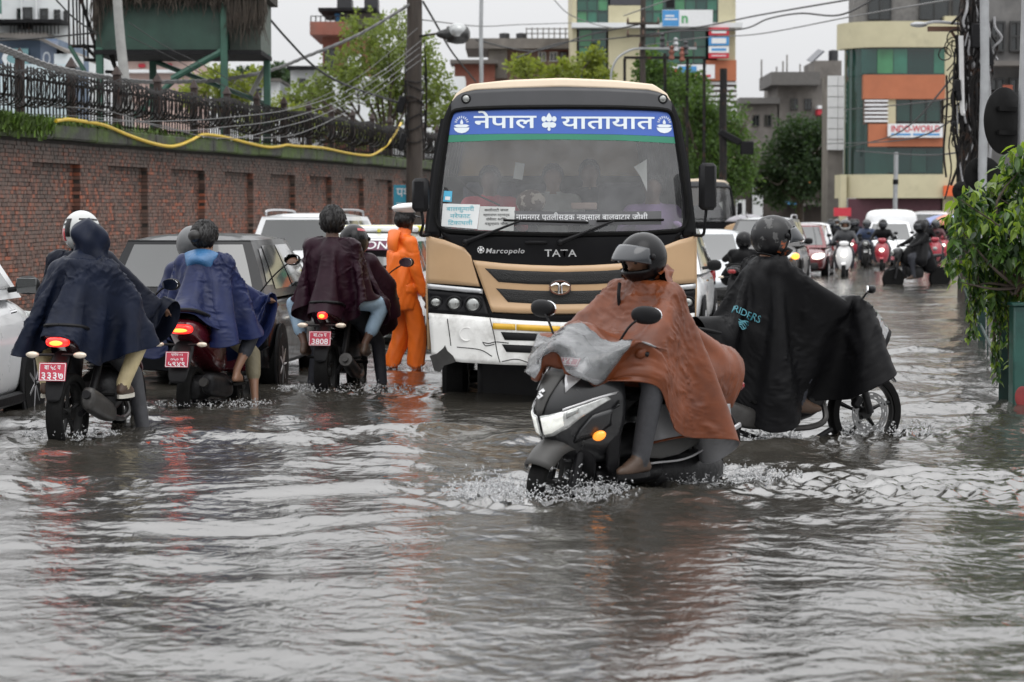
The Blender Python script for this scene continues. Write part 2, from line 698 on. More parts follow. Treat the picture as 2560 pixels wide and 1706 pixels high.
def cloth_obj(name, X, mats, parent, thick=0.004, crumple=0.004, seed=3, subsurf=2, matfn=None, closed=True, cfreq=3.2):
 """cape surface from the hung grid; small crumples, real thickness (second material inside)"""
 nr, ns = X.shape[:2]
 b = MB()
 b.grid(X, cv=closed)
 if matfn:
  k = 0
  for i in range(nr - 1):
   for j in range(ns if closed else ns - 1):
    b.m[k] = matfn(i, j)
    k += 1
 q = bpy.data.objects.new("fold", b.mesh(name, mats, smooth=True, angle=180, recalc=False))
 s = q.modifiers.new("fine", 'SUBSURF')
 s.levels = s.render_levels = subsurf
 me = evaluated_mesh(q)
 bpy.data.objects.remove(q)
 o = bpy.data.objects.new(name, me)
 COL.objects.link(o)
 o.parent = parent
 nv = len(me.vertices)
 v, nn = np.empty(nv * 3), np.empty(nv * 3)
 me.vertices.foreach_get("co", v)
 me.vertices.foreach_get("normal", nn)
 v, nn = v.reshape(-1, 3), nn.reshape(-1, 3)
 r = (1 - np.clip(np.abs(vnoise(v, seed, 2, cfreq)), 0, 1)) ** 3
 r2 = (1 - np.clip(np.abs(vnoise(v, seed + 9, 2, cfreq * 2.1)), 0, 1)) ** 4
 patch_ = np.clip(0.6 + vnoise(v, seed + 3, 1, 1.6), 0.15, 1.3)
 v = v + nn * (patch_ * (1.9 * crumple * (r - 0.3) + 1.0 * crumple * (r2 - 0.3)))[:, None]
 me.vertices.foreach_set("co", v.ravel())
 me.name = name
 me.update()
 if thick:
  t = o.modifiers.new("thickness", 'SOLIDIFY')
  t.thickness = thick
  t.offset = -1
  if len(mats) > 1 and not matfn:
   t.material_offset = 1
   t.material_offset_rim = 0
 return o
# ------------------------------------------------------------------ ground and flood water
def road_mat():
 return M("wet_asphalt", (0.05, 0.047, 0.043), 0.5, var=0.25, scale=1.5, bump=0.3, bscale=30)
b = MB()
b.box((0, 300, -0.26), (900, 900, 0.2))
tag(b.obj("road", road_mat(), smooth=False), kind="structure")
WAKES = []   # (x, y, radius, strength): churned water round wheels and feet
def wave_height(x, y):
 rg = np.random.default_rng(11)
 h = np.zeros_like(x)
 wx = 0.22 * np.sin(0.9 * x + 0.7 * y + 1.1) + 0.16 * np.sin(-1.3 * x + 1.9 * y) + 0.09 * np.sin(3.1 * x + 2.3 * y + 0.4)
 wy = 0.22 * np.sin(1.1 * x - 0.8 * y + 2.0) + 0.13 * np.sin(2.2 * x + 0.9 * y + 0.3) + 0.08 * np.sin(-2.7 * x + 3.4 * y)
 X, Y = x + wx, y + wy
 calm = 0.5 + 0.32 * np.sin(0.45 * x - 0.31 * y + 0.8 + 1.5 * np.sin(0.21 * y + 0.3 * x)) + 0.18 * np.sin(1.3 * x + 0.9 * y + 2 * np.sin(0.7 * x - 0.5 * y))
 fade = np.clip(1.25 - y / 70.0, 0.25, 1.0)
 tn = np.clip((y - 7.5) / 7.0, 0, 1)
 fade = fade * (0.50 + 0.50 * tn * tn * (3 - 2 * tn))      # sheltered, calmer water at the near kerb
 for k in range(46):
  lam = 0.16 * (12.0 ** rg.uniform(0, 1))
  th = rg.normal(1.25, 0.95) + (PI if rg.uniform() < 0.5 else 0)
  ph = rg.uniform(0, 6.283)
  a = 0.0066 * lam ** 0.9 * rg.uniform(0.5, 1.2)
  s = np.sin(2 * PI / lam * (X * np.cos(th) + Y * np.sin(th)) + ph)
  if lam < 0.7:
   s = 1 - 1.6 * np.abs(s)
   a *= 0.48
  h += a * s * (0.28 + 0.85 * calm) * fade
 for (cx, cy, R, st) in WAKES:
  d = np.sqrt((x - cx) ** 2 + (y - cy) ** 2)
  near = d < R * 4
  if not near.any():
   continue
  dx, dy, dd = x[near] - cx, y[near] - cy, d[near]
  env = np.exp(-(dd / R) ** 2)
  ring = np.sin(2 * PI * dd / (0.28 + 0.07 * np.sin(3 * np.arctan2(dy, dx))) + 2 * np.sin(5 * dx + 3 * dy))
  chop = np.zeros_like(dd)
  for k in range(10):
   lam = rg.uniform(0.07, 0.26)
   th = rg.uniform(0, 6.28)
   chop += (1 - 2 * np.abs(np.sin(PI / lam * (dx * np.cos(th) + dy * np.sin(th) + 0.06 * np.sin(9 * dy + k)) + k))) * lam
  h[near] += st * (0.018 * ring * env + 0.034 * chop * np.exp(-(dd / (R * 0.8)) ** 2) / 1.3)
 return h
def water_mat():
 m = bpy.data.materials.new("muddy_flood_water")
 m.use_nodes = True
 N, L = m.node_tree.nodes, m.node_tree.links
 b = N["Principled BSDF"]
 tc = N.new("ShaderNodeTexCoord")
 n1 = N.new("ShaderNodeTexNoise")
 n1.inputs["Scale"].default_value = 0.7
 n1.inputs["Detail"].default_value = 5
 L.new(tc.outputs["Object"], n1.inputs["Vector"])
 mx = N.new("ShaderNodeMix")
 mx.data_type = 'RGBA'
 mx.inputs[6].default_value = (0.024, 0.022, 0.018, 1)
 mx.inputs[7].default_value = (0.05, 0.046, 0.038, 1)
 L.new(n1.outputs[0], mx.inputs[0])
 L.new(mx.outputs[2], b.inputs["Base Color"])
 b.inputs["Roughness"].default_value = 0.12
 b.inputs["IOR"].default_value = 3.2
 b.inputs["Specular IOR Level"].default_value = 0.5
 mp = N.new("ShaderNodeMapping")
 mp.inputs["Scale"].default_value = (1, 0.8, 1)
 L.new(tc.outputs["Object"], mp.inputs["Vector"])
 n2 = N.new("ShaderNodeTexNoise")
 n2.inputs["Scale"].default_value = 8
 n2.inputs["Detail"].default_value = 4
 n2.inputs["Distortion"].default_value = 0.8
 L.new(mp.outputs[0], n2.inputs["Vector"])
 bp = N.new("ShaderNodeBump")
 bp.inputs["Strength"].default_value = 0.22
 bp.inputs["Distance"].default_value = 0.05
 L.new(n2.outputs[0], bp.inputs["Height"])
 L.new(bp.outputs[0], b.inputs["Normal"])
 return m
def build_water():
 ys = [4.0]
 while ys[-1] < 420:
  ys.append(ys[-1] + 0.013 * (max(ys[-1], 6) / 6) ** 1.42)
 ys = np.array(ys)
 t = np.concatenate([np.linspace(-0.6, -0.235, 25)[:-1], np.linspace(-0.235, 0.235, 500), np.linspace(0.235, 0.6, 25)[1:]])
 X = ys[:, None] * t[None]
 Y = np.repeat(ys[:, None], len(t), 1)
 H = wave_height(X.ravel(), Y.ravel()).reshape(X.shape)
 V = np.stack([X, Y, H], 2).reshape(-1, 3)
 nr, nc = X.shape
 a = (np.arange(nr - 1)[:, None] * nc + np.arange(nc - 1)[None]).ravel()
 Fq = np.stack([a, a + 1, a + nc + 1, a + nc], 1)
 me = bpy.data.meshes.new("flood_water")
 me.vertices.add(len(V))
 me.vertices.foreach_set("co", V.ravel())
 me.loops.add(len(Fq) * 4)
 me.loops.foreach_set("vertex_index", Fq.ravel())
 me.polygons.add(len(Fq))
 me.polygons.foreach_set("loop_start", np.arange(0, len(Fq) * 4, 4))
 me.polygons.foreach_set("use_smooth", np.ones(len(Fq), bool))
 me.update(calc_edges=True)
 me.materials.append(water_mat())
 o = link("flood_water", me)
 tag(o, kind="structure")
 return o
# ------------------------------------------------------------------ brick wall with fence
WALL_A = math.radians(8.3)
WALL_O = (-7.92, 40.0, 0.0)
WALL_RZ = PI / 2 - WALL_A
WALL_TILT = -0.0056
def wall_hit(u, v, off=0.0):
 """where the sight line through (u, v) meets the wall plane pushed `off` metres toward the road; in wall-local coordinates"""
 d = W(u, v, 10.0) - Vector((0, 0, CAM_H))
 t_dir = Vector((math.sin(WALL_A), math.cos(WALL_A), 0))
 nrm = Vector((math.cos(WALL_A), -math.sin(WALL_A), 0))
 o = Vector(WALL_O) + nrm * off
 k = (o - Vector((0, 0, CAM_H))).dot(nrm) / d.dot(nrm)
 p = Vector((0, 0, CAM_H)) + d * k
 return ((p - Vector(WALL_O)).dot(t_dir), -off, p.z)
def brick_mat():
 m = bpy.data.materials.new("weathered_red_brick")
 m.use_nodes = True
 N, L = m.node_tree.nodes, m.node_tree.links
 b = N["Principled BSDF"]
 g = N.new("ShaderNodeNewGeometry")
 oi = N.new("ShaderNodeObjectInfo")
 ad = N.new("ShaderNodeMath")
 L.new(g.outputs["Random Per Island"], ad.inputs[0])
 L.new(oi.outputs["Random"], ad.inputs[1])
 fr = N.new("ShaderNodeMath")
 fr.operation = 'FRACT'
 L.new(ad.outputs[0], fr.inputs[0])
 rp = N.new("ShaderNodeValToRGB")
 e = rp.color_ramp.elements
 e[0].position, e[0].color = 0.0, (0.04, 0.02, 0.016, 1)
 e[1].position, e[1].color = 1.0, (0.30, 0.085, 0.04, 1)
 for p, c in ((0.25, (0.12, 0.05, 0.034, 1)), (0.5, (0.17, 0.075, 0.05, 1)), (0.72, (0.15, 0.105, 0.085, 1)), (0.86, (0.34, 0.09, 0.04, 1))):
  k = e.new(p)
  k.color = c
 L.new(fr.outputs[0], rp.inputs[0])
 n1 = N.new("ShaderNodeTexNoise")
 n1.inputs["Scale"].default_value = 0.55
 n1.inputs["Detail"].default_value = 6
 n1.inputs["Roughness"].default_value = 0.65
 L.new(g.outputs["Position"], n1.inputs["Vector"])
 r1 = N.new("ShaderNodeMapRange")
 r1.inputs["From Min"].default_value = 0.42
 r1.inputs["From Max"].default_value = 0.6
 L.new(n1.outputs[0], r1.inputs["Value"])
 mx = N.new("ShaderNodeMix")        # grey lime bloom in patches
 mx.data_type = 'RGBA'
 mx.inputs[7].default_value = (0.125, 0.09, 0.075, 1)
 f1 = N.new("ShaderNodeMath")
 f1.operation = 'MULTIPLY'
 f1.inputs[1].default_value = 0.75
 L.new(r1.outputs[0], f1.inputs[0])
 L.new(f1.outputs[0], mx.inputs[0])
 L.new(rp.outputs[0], mx.inputs[6])
 sp = N.new("ShaderNodeSeparateXYZ")
 L.new(g.outputs["Position"], sp.inputs[0])
 n2 = N.new("ShaderNodeTexNoise")
 n2.inputs["Scale"].default_value = 1.3
 n2.inputs["Detail"].default_value = 5
 L.new(g.outputs["Position"], n2.inputs["Vector"])
 a2 = N.new("ShaderNodeMath")
 a2.operation = 'MULTIPLY_ADD'
 a2.inputs[1].default_value = 1.4
 L.new(n2.outputs[0], a2.inputs[0])
 L.new(sp.outputs["Z"], a2.inputs[2])
 r2 = N.new("ShaderNodeMapRange")   # black algae run-off below the coping
 r2.inputs["From Min"].default_value = 2.55
 r2.inputs["From Max"].default_value = 3.7
 r2.inputs["To Max"].default_value = 0.85
 L.new(a2.outputs[0], r2.inputs["Value"])
 m3 = N.new("ShaderNodeMix")
 m3.data_type = 'RGBA'
 m3.inputs[7].default_value = (0.02, 0.019, 0.015, 1)
 L.new(r2.outputs[0], m3.inputs[0])
 L.new(mx.outputs[2], m3.inputs[6])
 L.new(m3.outputs[2], b.inputs["Base Color"])
 b.inputs["Roughness"].default_value = 0.62
 nb = N.new("ShaderNodeTexNoise")
 nb.inputs["Scale"].default_value = 25
 L.new(g.outputs["Position"], nb.inputs["Vector"])
 bp = N.new("ShaderNodeBump")
 bp.inputs["Strength"].default_value = 0.4
 L.new(nb.outputs[0], bp.inputs["Height"])
 L.new(bp.outputs[0], b.inputs["Normal"])
 return m
M_IRON = M("black_iron", (0.014, 0.013, 0.013), 0.5, 0.0, spec=0.2, var=0.3, scale=10, col2=(0.05, 0.025, 0.015), c2scale=5, c2lo=0.55, c2hi=0.7)
M_MOSS = M("mossy_concrete", (0.05, 0.052, 0.045), 0.85, var=0.3, scale=5, bump=0.6, bscale=20, col2=(0.06, 0.095, 0.02), c2scale=1.6, c2lo=0.42, c2hi=0.6)
M_MORTAR = M("dark_mortar", (0.03, 0.026, 0.022), 0.9, var=0.3, scale=8)
M_CONC = M("grey_concrete", (0.22, 0.21, 0.2), 0.8, var=0.2, scale=3, bump=0.3, col2=(0.1, 0.095, 0.09), c2scale=1.2)
M_BLACK = M("black_plastic", (0.007, 0.007, 0.008), 0.45, var=0.2, scale=12, bump=0.05, spec=0.18)
M_RUBBER = M("tyre_rubber", (0.006, 0.006, 0.006), 0.65, var=0.25, scale=20, spec=0.1)
M_STEEL = M("dull_steel", (0.45, 0.45, 0.46), 0.35, 0.9, var=0.12, scale=12)
M_CHROME = M("chrome", (0.85, 0.85, 0.86), 0.08, 1.0, var=0.03)
M_MIRROR = M("mirror_glass", (0.92, 0.93, 0.95), 0.03, 1.0, var=0.01)
M_DGLASS = M("dark_car_glass", (0.012, 0.015, 0.015), 0.05, 0.0, var=0.1, spec=0.9, coat=1.0)
S0, S1 = -7.0, 47.0
PITCHW, RECW, ZTOP, ZREC = 4.04, 2.45, 2.85, 2.47
def build_wall():
 bm_ = brick_mat()
 root = thing("brick_wall", "long weathered red brick compound wall with recessed panels and mossy coping, behind the parked traffic", "wall", WALL_O, WALL_RZ)
 root.rotation_euler = (0, WALL_TILT, WALL_RZ)
 b = MB()
 for i in range(-2, 13):
  x0 = i * PITCHW
  b.box((x0 + RECW / 2, 0.34, 1.12), (RECW + 0.02, 0.4, 2.85))
  b.box((x0 + RECW + (PITCHW - RECW) / 2, 0.206, 1.12), (PITCHW - RECW - 0.02, 0.39, 2.85))
 b.box(((S0 + S1) / 2, 0.206, (ZREC + ZTOP) / 2 + 0.02), (S1 - S0 + 4, 0.385, ZTOP - ZREC - 0.03))
 b.obj("mortar_core", M_MORTAR, root, smooth=False)
 # coping
 b = MB()
 x = S0 - 2
 while x < S1 + 2:
  w = random.uniform(1.7, 2.3)
  b.box((x + w / 2, 0.17 + random.uniform(-.008, .008), 2.99 + random.uniform(-.012, .012)), (w - 0.015, 0.66, 0.26), (random.uniform(-.01, .01), 0, 0), 0.03)
  x += w
 b.obj("coping", M_MOSS, root, smooth=False)
 # bricks
 rg = np.random.default_rng(5)
 BL, BH, PZ = 0.118, 0.056, 0.0665
 out = []
 row, z = 0, -0.12
 while z + BH < ZTOP:
  x = S0 + (0 if row % 2 else 0.064)
  while x < S1:
   L = BL * rg.uniform(0.93, 1.05)
   parts = [(x, x + L)]
   k = math.floor(x / PITCHW)
   cuts = [c for c in (k * PITCHW, k * PITCHW + RECW, (k + 1) * PITCHW) if x < c < x + L]
   if cuts and z + BH < ZREC + 0.02:
    c = cuts[0]
    parts = [(x, c - 0.001), (c + 0.001, x + L)]
   for (a, e) in parts:
    if e - a < 0.02:
     continue
    mid = ((a + e) / 2) % PITCHW
    rec = mid < RECW and z + BH < ZREC + 0.02
    y = (0.125 if rec else 0.0) - rg.uniform(0, 0.014)
    out.append((a, e, y, z + rg.uniform(-.003, .003), BH * rg.uniform(.93, 1.06)))
   x += L + 0.0085 + rg.uniform(0, .004)
  z += PZ
  row += 1
 A = np.array(out)
 # the 300 that show largest: nearest stretch of wall that is in view above the traffic
 near = (A[:, 0] > -0.75) & (A[:, 1] < 1.0) & (A[:, 3] > 1.05) & (A[:, 3] < 2.44)
 idx = np.where(near)[0][:300]
 single = np.zeros(len(A), bool)
 single[idx] = True
 unit = MB().box((0.5, 0.5, 0.5), (1, 1, 1)).mesh("brick", bm_, smooth=False)
 for (a, e, y, z, h) in A[single]:
  rep("brick", unit, root, (a, y, z), scale=(e - a, 0.15, h))
 Q = A[~single]
 n = len(Q)
 V = np.empty((n, 8, 3))
 for k, (fx, fy, fz) in enumerate(((0, 0, 0), (1, 0, 0), (1, 0, 1), (0, 0, 1), (0, 1, 0), (1, 1, 0), (1, 1, 1), (0, 1, 1))):
  V[:, k, 0] = Q[:, 0] + fx * (Q[:, 1] - Q[:, 0])
  V[:, k, 1] = Q[:, 2] + fy * 0.15
  V[:, k, 2] = Q[:, 3] + fz * Q[:, 4]
 Fb = np.array([(0, 1, 2, 3), (1, 5, 6, 2), (4, 0, 3, 7), (3, 2, 6, 7), (4, 5, 1, 0)])
 Fa = (np.arange(n)[:, None, None] * 8 + Fb[None]).reshape(-1, 4)
 me = bpy.data.meshes.new("brickwork")
 me.from_pydata(V.reshape(-1, 3).tolist(), [], Fa.tolist())
 me.materials.append(bm_)
 o = link("brickwork", me, root)
 tag(o, kind="stuff")
 return root
def build_fence():
 root = thing("iron_fence", "black spear-topped iron fence with coils of wire along the brick wall", "fence", WALL_O, WALL_RZ)
 root.rotation_euler = (0, WALL_TILT, WALL_RZ)
 pk = MB()
 pk.box((0, 0, 0.43), (0.024, 0.024, 0.86))
 pk.loft([[(-.012, -.012, .86), (.012, -.012, .86), (.012, .012, .86), (-.012, .012, .86)],
    [(-.034, -.014, .885), (.034, -.014, .885), (.034, .014, .885), (-.034, .014, .885)],
    [(-.003, -.003, .965), (.003, -.003, .965), (.003, .003, .965), (-.003, .003, .965)]])
 pm = pk.mesh("picket", M_IRON, smooth=False)
 x = -6.4
 k = 0
 while x < 46.5 and k < 290:
  rep("picket", pm, root, (x + random.uniform(-.01, .01), 0.16, 3.11), (random.uniform(-.02, .02), random.uniform(-.015, .015), 0))
  x += 0.185
  k += 1
 lm = MB()
 a = np.linspace(0, 2 * PI, 22, endpoint=False)
 lm.grid(np.array([[((0.36 + 0.013 * math.cos(q)) * math.cos(p), 0.013 * math.sin(q), (0.29 + 0.013 * math.cos(q)) * math.sin(p)) for q in (0, 2.09, 4.19)] for p in a]), True, True)
 lme = lm.mesh("wire_loop", M_IRON)
 x, k = -6.2, 0
 while x < 46 and k < 290:
  rep("wire_loop", lme, root, (x, -0.12 + 0.03 * math.sin(x), 3.68 + 0.04 * math.sin(x * 1.7) + random.uniform(-.03, .03)),
   (random.uniform(-.06, .06), 0, math.radians(52 + random.uniform(-6, 6))), random.uniform(.92, 1.08))
  x += 0.185
  k += 1
 for z in (3.22, 3.55, 3.86):
  b = MB()
  b.box((20, 0.19, z), (54, 0.02, 0.045))
  b.obj("rail", M_IRON, root, smooth=False)
 pb = MB()
 pb.box((0, 0, 0.55), (0.13, 0.13, 1.1), ch=0.01)
 pb.loft([[(-.09, -.09, 1.1), (.09, -.09, 1.1), (.09, .09, 1.1), (-.09, .09, 1.1)], [(-.01, -.01, 1.27), (.01, -.01, 1.27), (.01, .01, 1.27), (-.01, .01, 1.27)]])
 pmsh = pb.mesh("post", M("rust_post", (0.03, 0.017, 0.014), 0.6, 0.2, var=0.3), smooth=False)
 for x in np.arange(-5.2, 46, 2.62):
  rep("post", pmsh, root, (x, 0.2, 3.08))
 return root
build_wall()
build_fence()
# yellow hose lying on the coping and rising to the pole
HOSE = [(140, 303), (170, 299), (215, 305), (262, 314), (318, 337), (372, 356), (418, 366), (448, 363), (478, 351), (504, 338), (530, 338), (566, 344),
  (620, 358), (668, 368), (696, 367), (718, 363), (745, 366), (805, 370), (868, 383), (912, 389), (935, 386), (962, 368), (984, 342), (1003, 308)]
HP = [wall_hit(u, v, 0.2) for (u, v) in HOSE]
hroot = thing("garden_hose", "yellow hose looping along the mossy top of the brick wall", "hose", WALL_O, WALL_RZ)
b = MB()
b.tube(spline(HP, 160), 0.032, 8)
b.obj("hose", M("yellow_pvc", (0.62, 0.42, 0.02), 0.35, var=0.12, scale=4), hroot)
def blades(name, P, h, w, mats, lean=0.4, seed=0, kind="stuff"):
 """short grass blades / leaflets standing at points P"""
 rg = np.random.default_rng(seed)
 n = len(P)
 az = rg.uniform(0, 2 * PI, n)
 hh = h * rg.uniform(0.5, 1.3, n)
 d = np.stack([np.cos(az), np.sin(az), np.zeros(n)], 1)
 side = np.stack([-np.sin(az), np.cos(az), np.zeros(n)], 1) * (w * rg.uniform(.6, 1.3, n))[:, None]
 up = np.array([0, 0, 1.0])
 l = lean * rg.uniform(0, 1.6, n)
 p1 = P + (up * hh[:, None] * 0.6) + d * (hh * l * 0.35)[:, None]
 p2 = P + (up * (hh * (1 - 0.25 * l))[:, None]) + d * (hh * l)[:, None]
 V = np.stack([P - side * .5, P + side * .5, p1 + side * .45, p1 - side * .45, p2], 1).reshape(-1, 3)
 fs = []
 for i in range(n):
  o = i * 5
  fs += [(o, o + 1, o + 2, o + 3), (o + 3, o + 2, o + 4)]
 bb = MB()
 bb.add(V, fs)
 return bb.obj(name, mats, smooth=True, angle=180, recalc=False)
M_GRASS = M("fresh_grass", (0.075, 0.13, 0.02), 0.5, var=0.3, scale=4, island=0.5, spec=0.3)
rg = np.random.default_rng(3)
GP = []
Rw = Matrix.Translation(WALL_O) @ Euler((0, WALL_TILT, WALL_RZ)).to_matrix().to_4x4()
for k in range(2600):
 x = -3.0 + 20 * rg.uniform() ** 2.2
 if rg.uniform() > np.clip(1.1 - x / 9 + 0.35 * math.sin(x * 2.1), 0.08, 1):
  continue
 p = Rw @ Vector((x, rg.uniform(-0.18, 0.3), 3.1))
 GP.append(p)
for k in range(1500):                 # ferns spilling over the edge by the left end
 x = -3.0 + 3.4 * rg.uniform()
 p = Rw @ Vector((x, -0.2 + rg.uniform(-.06, .1), 3.08 - abs(rg.normal(0, .09))))
 GP.append(p)
tag(blades("wall_grass", np.array(GP), 0.17, 0.035, M_GRASS, 0.9, 4), "fresh green grass growing on the wall coping", "grass", kind="stuff")
MP = [Rw @ Vector((rg.uniform(-3, 42), rg.uniform(-0.2, 0.1), 3.11)) for k in range(5000)]
tag(blades("wall_moss", np.array(MP), 0.045, 0.03, M("moss_green", (0.05, 0.075, 0.018), 0.8, var=0.4, island=0.4), 0.6, 5), "low dark moss on the wall coping", "moss", kind="stuff")
# ------------------------------------------------------------------ foliage
M_BARK = M("bark", (0.06, 0.045, 0.035), 0.85, var=0.3, scale=10, bump=0.5, bscale=30)
def leaf_cloud(blobs, n, size, seed, droop=0.3, thin=0.75):
 """leaf-sized bent faces through the outer volume of lumpy blobs; returns verts, faces"""
 rg = np.random.default_rng(seed)
 B = np.array(blobs, float)           # x y z r
 wts = B[:, 3] ** 2
 pick = rg.choice(len(B), n, p=wts / wts.sum())
 d = rg.normal(size=(n, 3))
 d /= np.linalg.norm(d, axis=1)[:, None]
 rr = B[pick, 3] * rg.uniform(0.12, 1.0, n) ** 0.5
 lump = 1 + 0.35 * vnoise(d * 1.3 + B[pick, :3] * 0.7, seed, 2, 1.0)
 P = B[pick, :3] + d * (rr * lump)[:, None]
 gap = vnoise(P, seed + 1, 2, 0.55 / max(0.3, B[:, 3].mean()))
 P = P[gap > -thin]
 d = d[gap > -thin]
 n = len(P)
 ax = rg.normal(size=(n, 3)) * 0.8 + d * 0.7
 ax[:, 2] -= droop
 ax /= np.linalg.norm(ax, axis=1)[:, None]
 sd = np.cross(ax, rg.normal(size=(n, 3)))
 sd /= np.linalg.norm(sd, axis=1)[:, None] + 1e-9
 nn = np.cross(ax, sd)
 s = size * rg.uniform(0.55, 1.35, n)[:, None]
 V = np.stack([P, P + ax * s * .5 + sd * s * .3 + nn * s * .07, P + ax * s, P + ax * s * .5 - sd * s * .3 + nn * s * .07], 1).reshape(-1, 3)
 k = np.arange(n) * 4
 return V, np.stack([k, k + 1, k + 2, k + 3], 1).tolist()
def tree(name, label, base, blobs, n, size, mat, trunk_r=0.14, seed=1, group=None, droop=0.3, thin=0.75):
 root = thing(name, label, "tree", base, group=group)
 lb = [(x - base[0], y - base[1], z - base[2], r) for (x, y, z, r) in blobs]
 top = np.mean([q[:3] for q in lb], 0)
 b = MB()
 fork = np.array([top[0] * .35, top[1] * .35, min(q[2] for q in lb) * 0.75])
 b.tube(spline([(0, 0, -0.3), fork * np.array([.4, .4, .55]), fork], 10), np.linspace(trunk_r, trunk_r * .7, 10), 8)
 b.obj("trunk", M_BARK, root)
 b = MB()
 rg = np.random.default_rng(seed)
 for (x, y, z, r) in lb:
  e = np.array([x, y, z + r * .5])
  mid = fork + (e - fork) * .5 + rg.normal(size=3) * .15 * r
  b.tube(spline([fork, mid, e], 8), np.linspace(trunk_r * .45, trunk_r * .08, 8), 5)
  for q in range(4):
   e2 = np.array([x, y, z]) + rg.normal(size=3) * r * .6
   b.tube(spline([mid, (mid + e2) / 2 + rg.normal(size=3) * .1 * r, e2], 6), np.linspace(trunk_r * .2, trunk_r * .05, 6), 4)
 b.obj("branches", M_BARK, root)
 V, Fc = leaf_cloud(lb, n, size, seed, droop, thin)
 b = MB()
 b.add(V, Fc)
 o = b.obj("crown", mat, root, smooth=False, recalc=False)
 return root
def blobs_px(lst, Y, dy=0.8):
 out = []
 for i, (u, v, r) in enumerate(lst):
  p = W(u, v, Y + dy * (hsh(u, v) - .5) * 2)
  out.append((p.x, p.y, p.z, r * Y / F_PX))
 return out
def leaf_mat(name, c, isl=0.45):
 m = M(name, c, 0.45, var=0.2, scale=1.5, island=isl, spec=0.35)
 N, L = m.node_tree.nodes, m.node_tree.links
 b = N["Principled BSDF"]
 if "Translucent BSDF" not in N:
  t = N.new("ShaderNodeBsdfTranslucent")
  t.inputs[0].default_value = (min(1, c[0] * 2.2), min(1, c[1] * 2.2), c[2] * 1.2, 1)
  mx = N.new("ShaderNodeMixShader")
  mx.inputs[0].default_value = 0.42
  L.new(b.outputs[0], mx.inputs[1])
  L.new(t.outputs[0], mx.inputs[2])
  L.new(mx.outputs[0], N["Material Output"].inputs["Surface"])
 return m
LM_LIGHT = leaf_mat("light_leaf", (0.12, 0.155, 0.045))
LM_MID = leaf_mat("mid_leaf", (0.06, 0.105, 0.03))
LM_DARK = leaf_mat("dark_leaf", (0.03, 0.055, 0.026))
LM_OLIVE = leaf_mat("olive_leaf", (0.15, 0.18, 0.035))
p = W(975, 330, 84)
tree("ash_tree", "airy pale green tree behind the fence, crossed by the dark utility pole", (p.x, 84, 1.0),
  blobs_px([(905, 75, 55), (960, 110, 70), (870, 170, 62), (1010, 170, 70), (930, 190, 70), (840, 215, 60), (800, 250, 48), (760, 240, 40), (1075, 200, 55),
    (1050, 130, 45), (1100, 260, 55), (970, 260, 55), (1000, 60, 40), (720, 265, 36), (1120, 300, 50)], 84, 1.0), 15000, 0.15, LM_LIGHT, 0.16, 21, thin=0.3)
p = W(1800, 480, 95)
tree("street_tree", "bright green roadside tree right behind the bus", (p.x, 95, -0.2),
  blobs_px([(1745, 300, 62), (1800, 320, 75), (1840, 380, 60), (1770, 390, 75), (1850, 440, 48), (1800, 460, 60), (1735, 250, 45), (1690, 230, 40)], 95, 1.2), 16000, 0.15, LM_MID, 0.2, 22)
p = W(2000, 500, 128)
tree("shade_tree", "dark dense tree below the grey concrete building", (p.x, 128, -0.2),
  blobs_px([(1990, 340, 55), (2040, 370, 62), (1960, 400, 65), (2030, 440, 70), (1950, 470, 55), (2080, 430, 45), (2060, 330, 40), (1900, 450, 40)], 128, 1.5), 13000, 0.22, LM_DARK, 0.25, 23)
p = W(1340, 250, 100)
tree("small_tree", "small round tree between the brick house and the green glass block", (p.x, 100, -0.2),
  blobs_px([(1300, 165, 30), (1340, 180, 34), (1380, 190, 30), (1420, 180, 34), (1470, 165, 36), (1490, 140, 26), (1510, 195, 28)], 100), 3000, 0.2, LM_OLIVE, 0.12, 24)
p = W(1660, 250, 100)
tree("small_tree", "sparse tree behind the right shoulder of the bus roof", (p.x, 100, -0.2),
  blobs_px([(1620, 190, 34), (1650, 180, 36), (1700, 210, 40), (1740, 215, 34), (1610, 150, 20), (1630, 140, 22)], 100), 2600, 0.2, LM_MID, 0.12, 25)
p = W(560, 280, 75)
tree("bushy_tree", "yellow-green bush seen between the legs of the watchtower", (p.x, 75, 1.0),
  blobs_px([(500, 215, 34), (540, 195, 36), (580, 205, 34), (470, 240, 30), (610, 240, 34), (560, 250, 34), (640, 190, 26)], 75), 3000, 0.14, LM_OLIVE, 0.1, 26)
p = W(760, 300, 78)
tree("bushy_tree", "low grey-green bush behind the fence left of the pole", (p.x, 78, 1.0),
  blobs_px([(700, 270, 34), (745, 300, 34), (790, 320, 36), (850, 330, 34), (900, 340, 34), (660, 300, 34), (620, 310, 30), (960, 350, 34)], 78), 3200, 0.13, LM_OLIVE, 0.1, 27)
p = W(690, 240, 200)
tree("far_tree", "hazy far tree left of the brick tower house", (p.x, 200, -0.2),
  blobs_px([(670, 190, 24), (700, 180, 24), (650, 205, 20), (730, 200, 18), (610, 190, 22)], 200, 2), 1500, 0.4, LM_DARK, 0.2, 28)
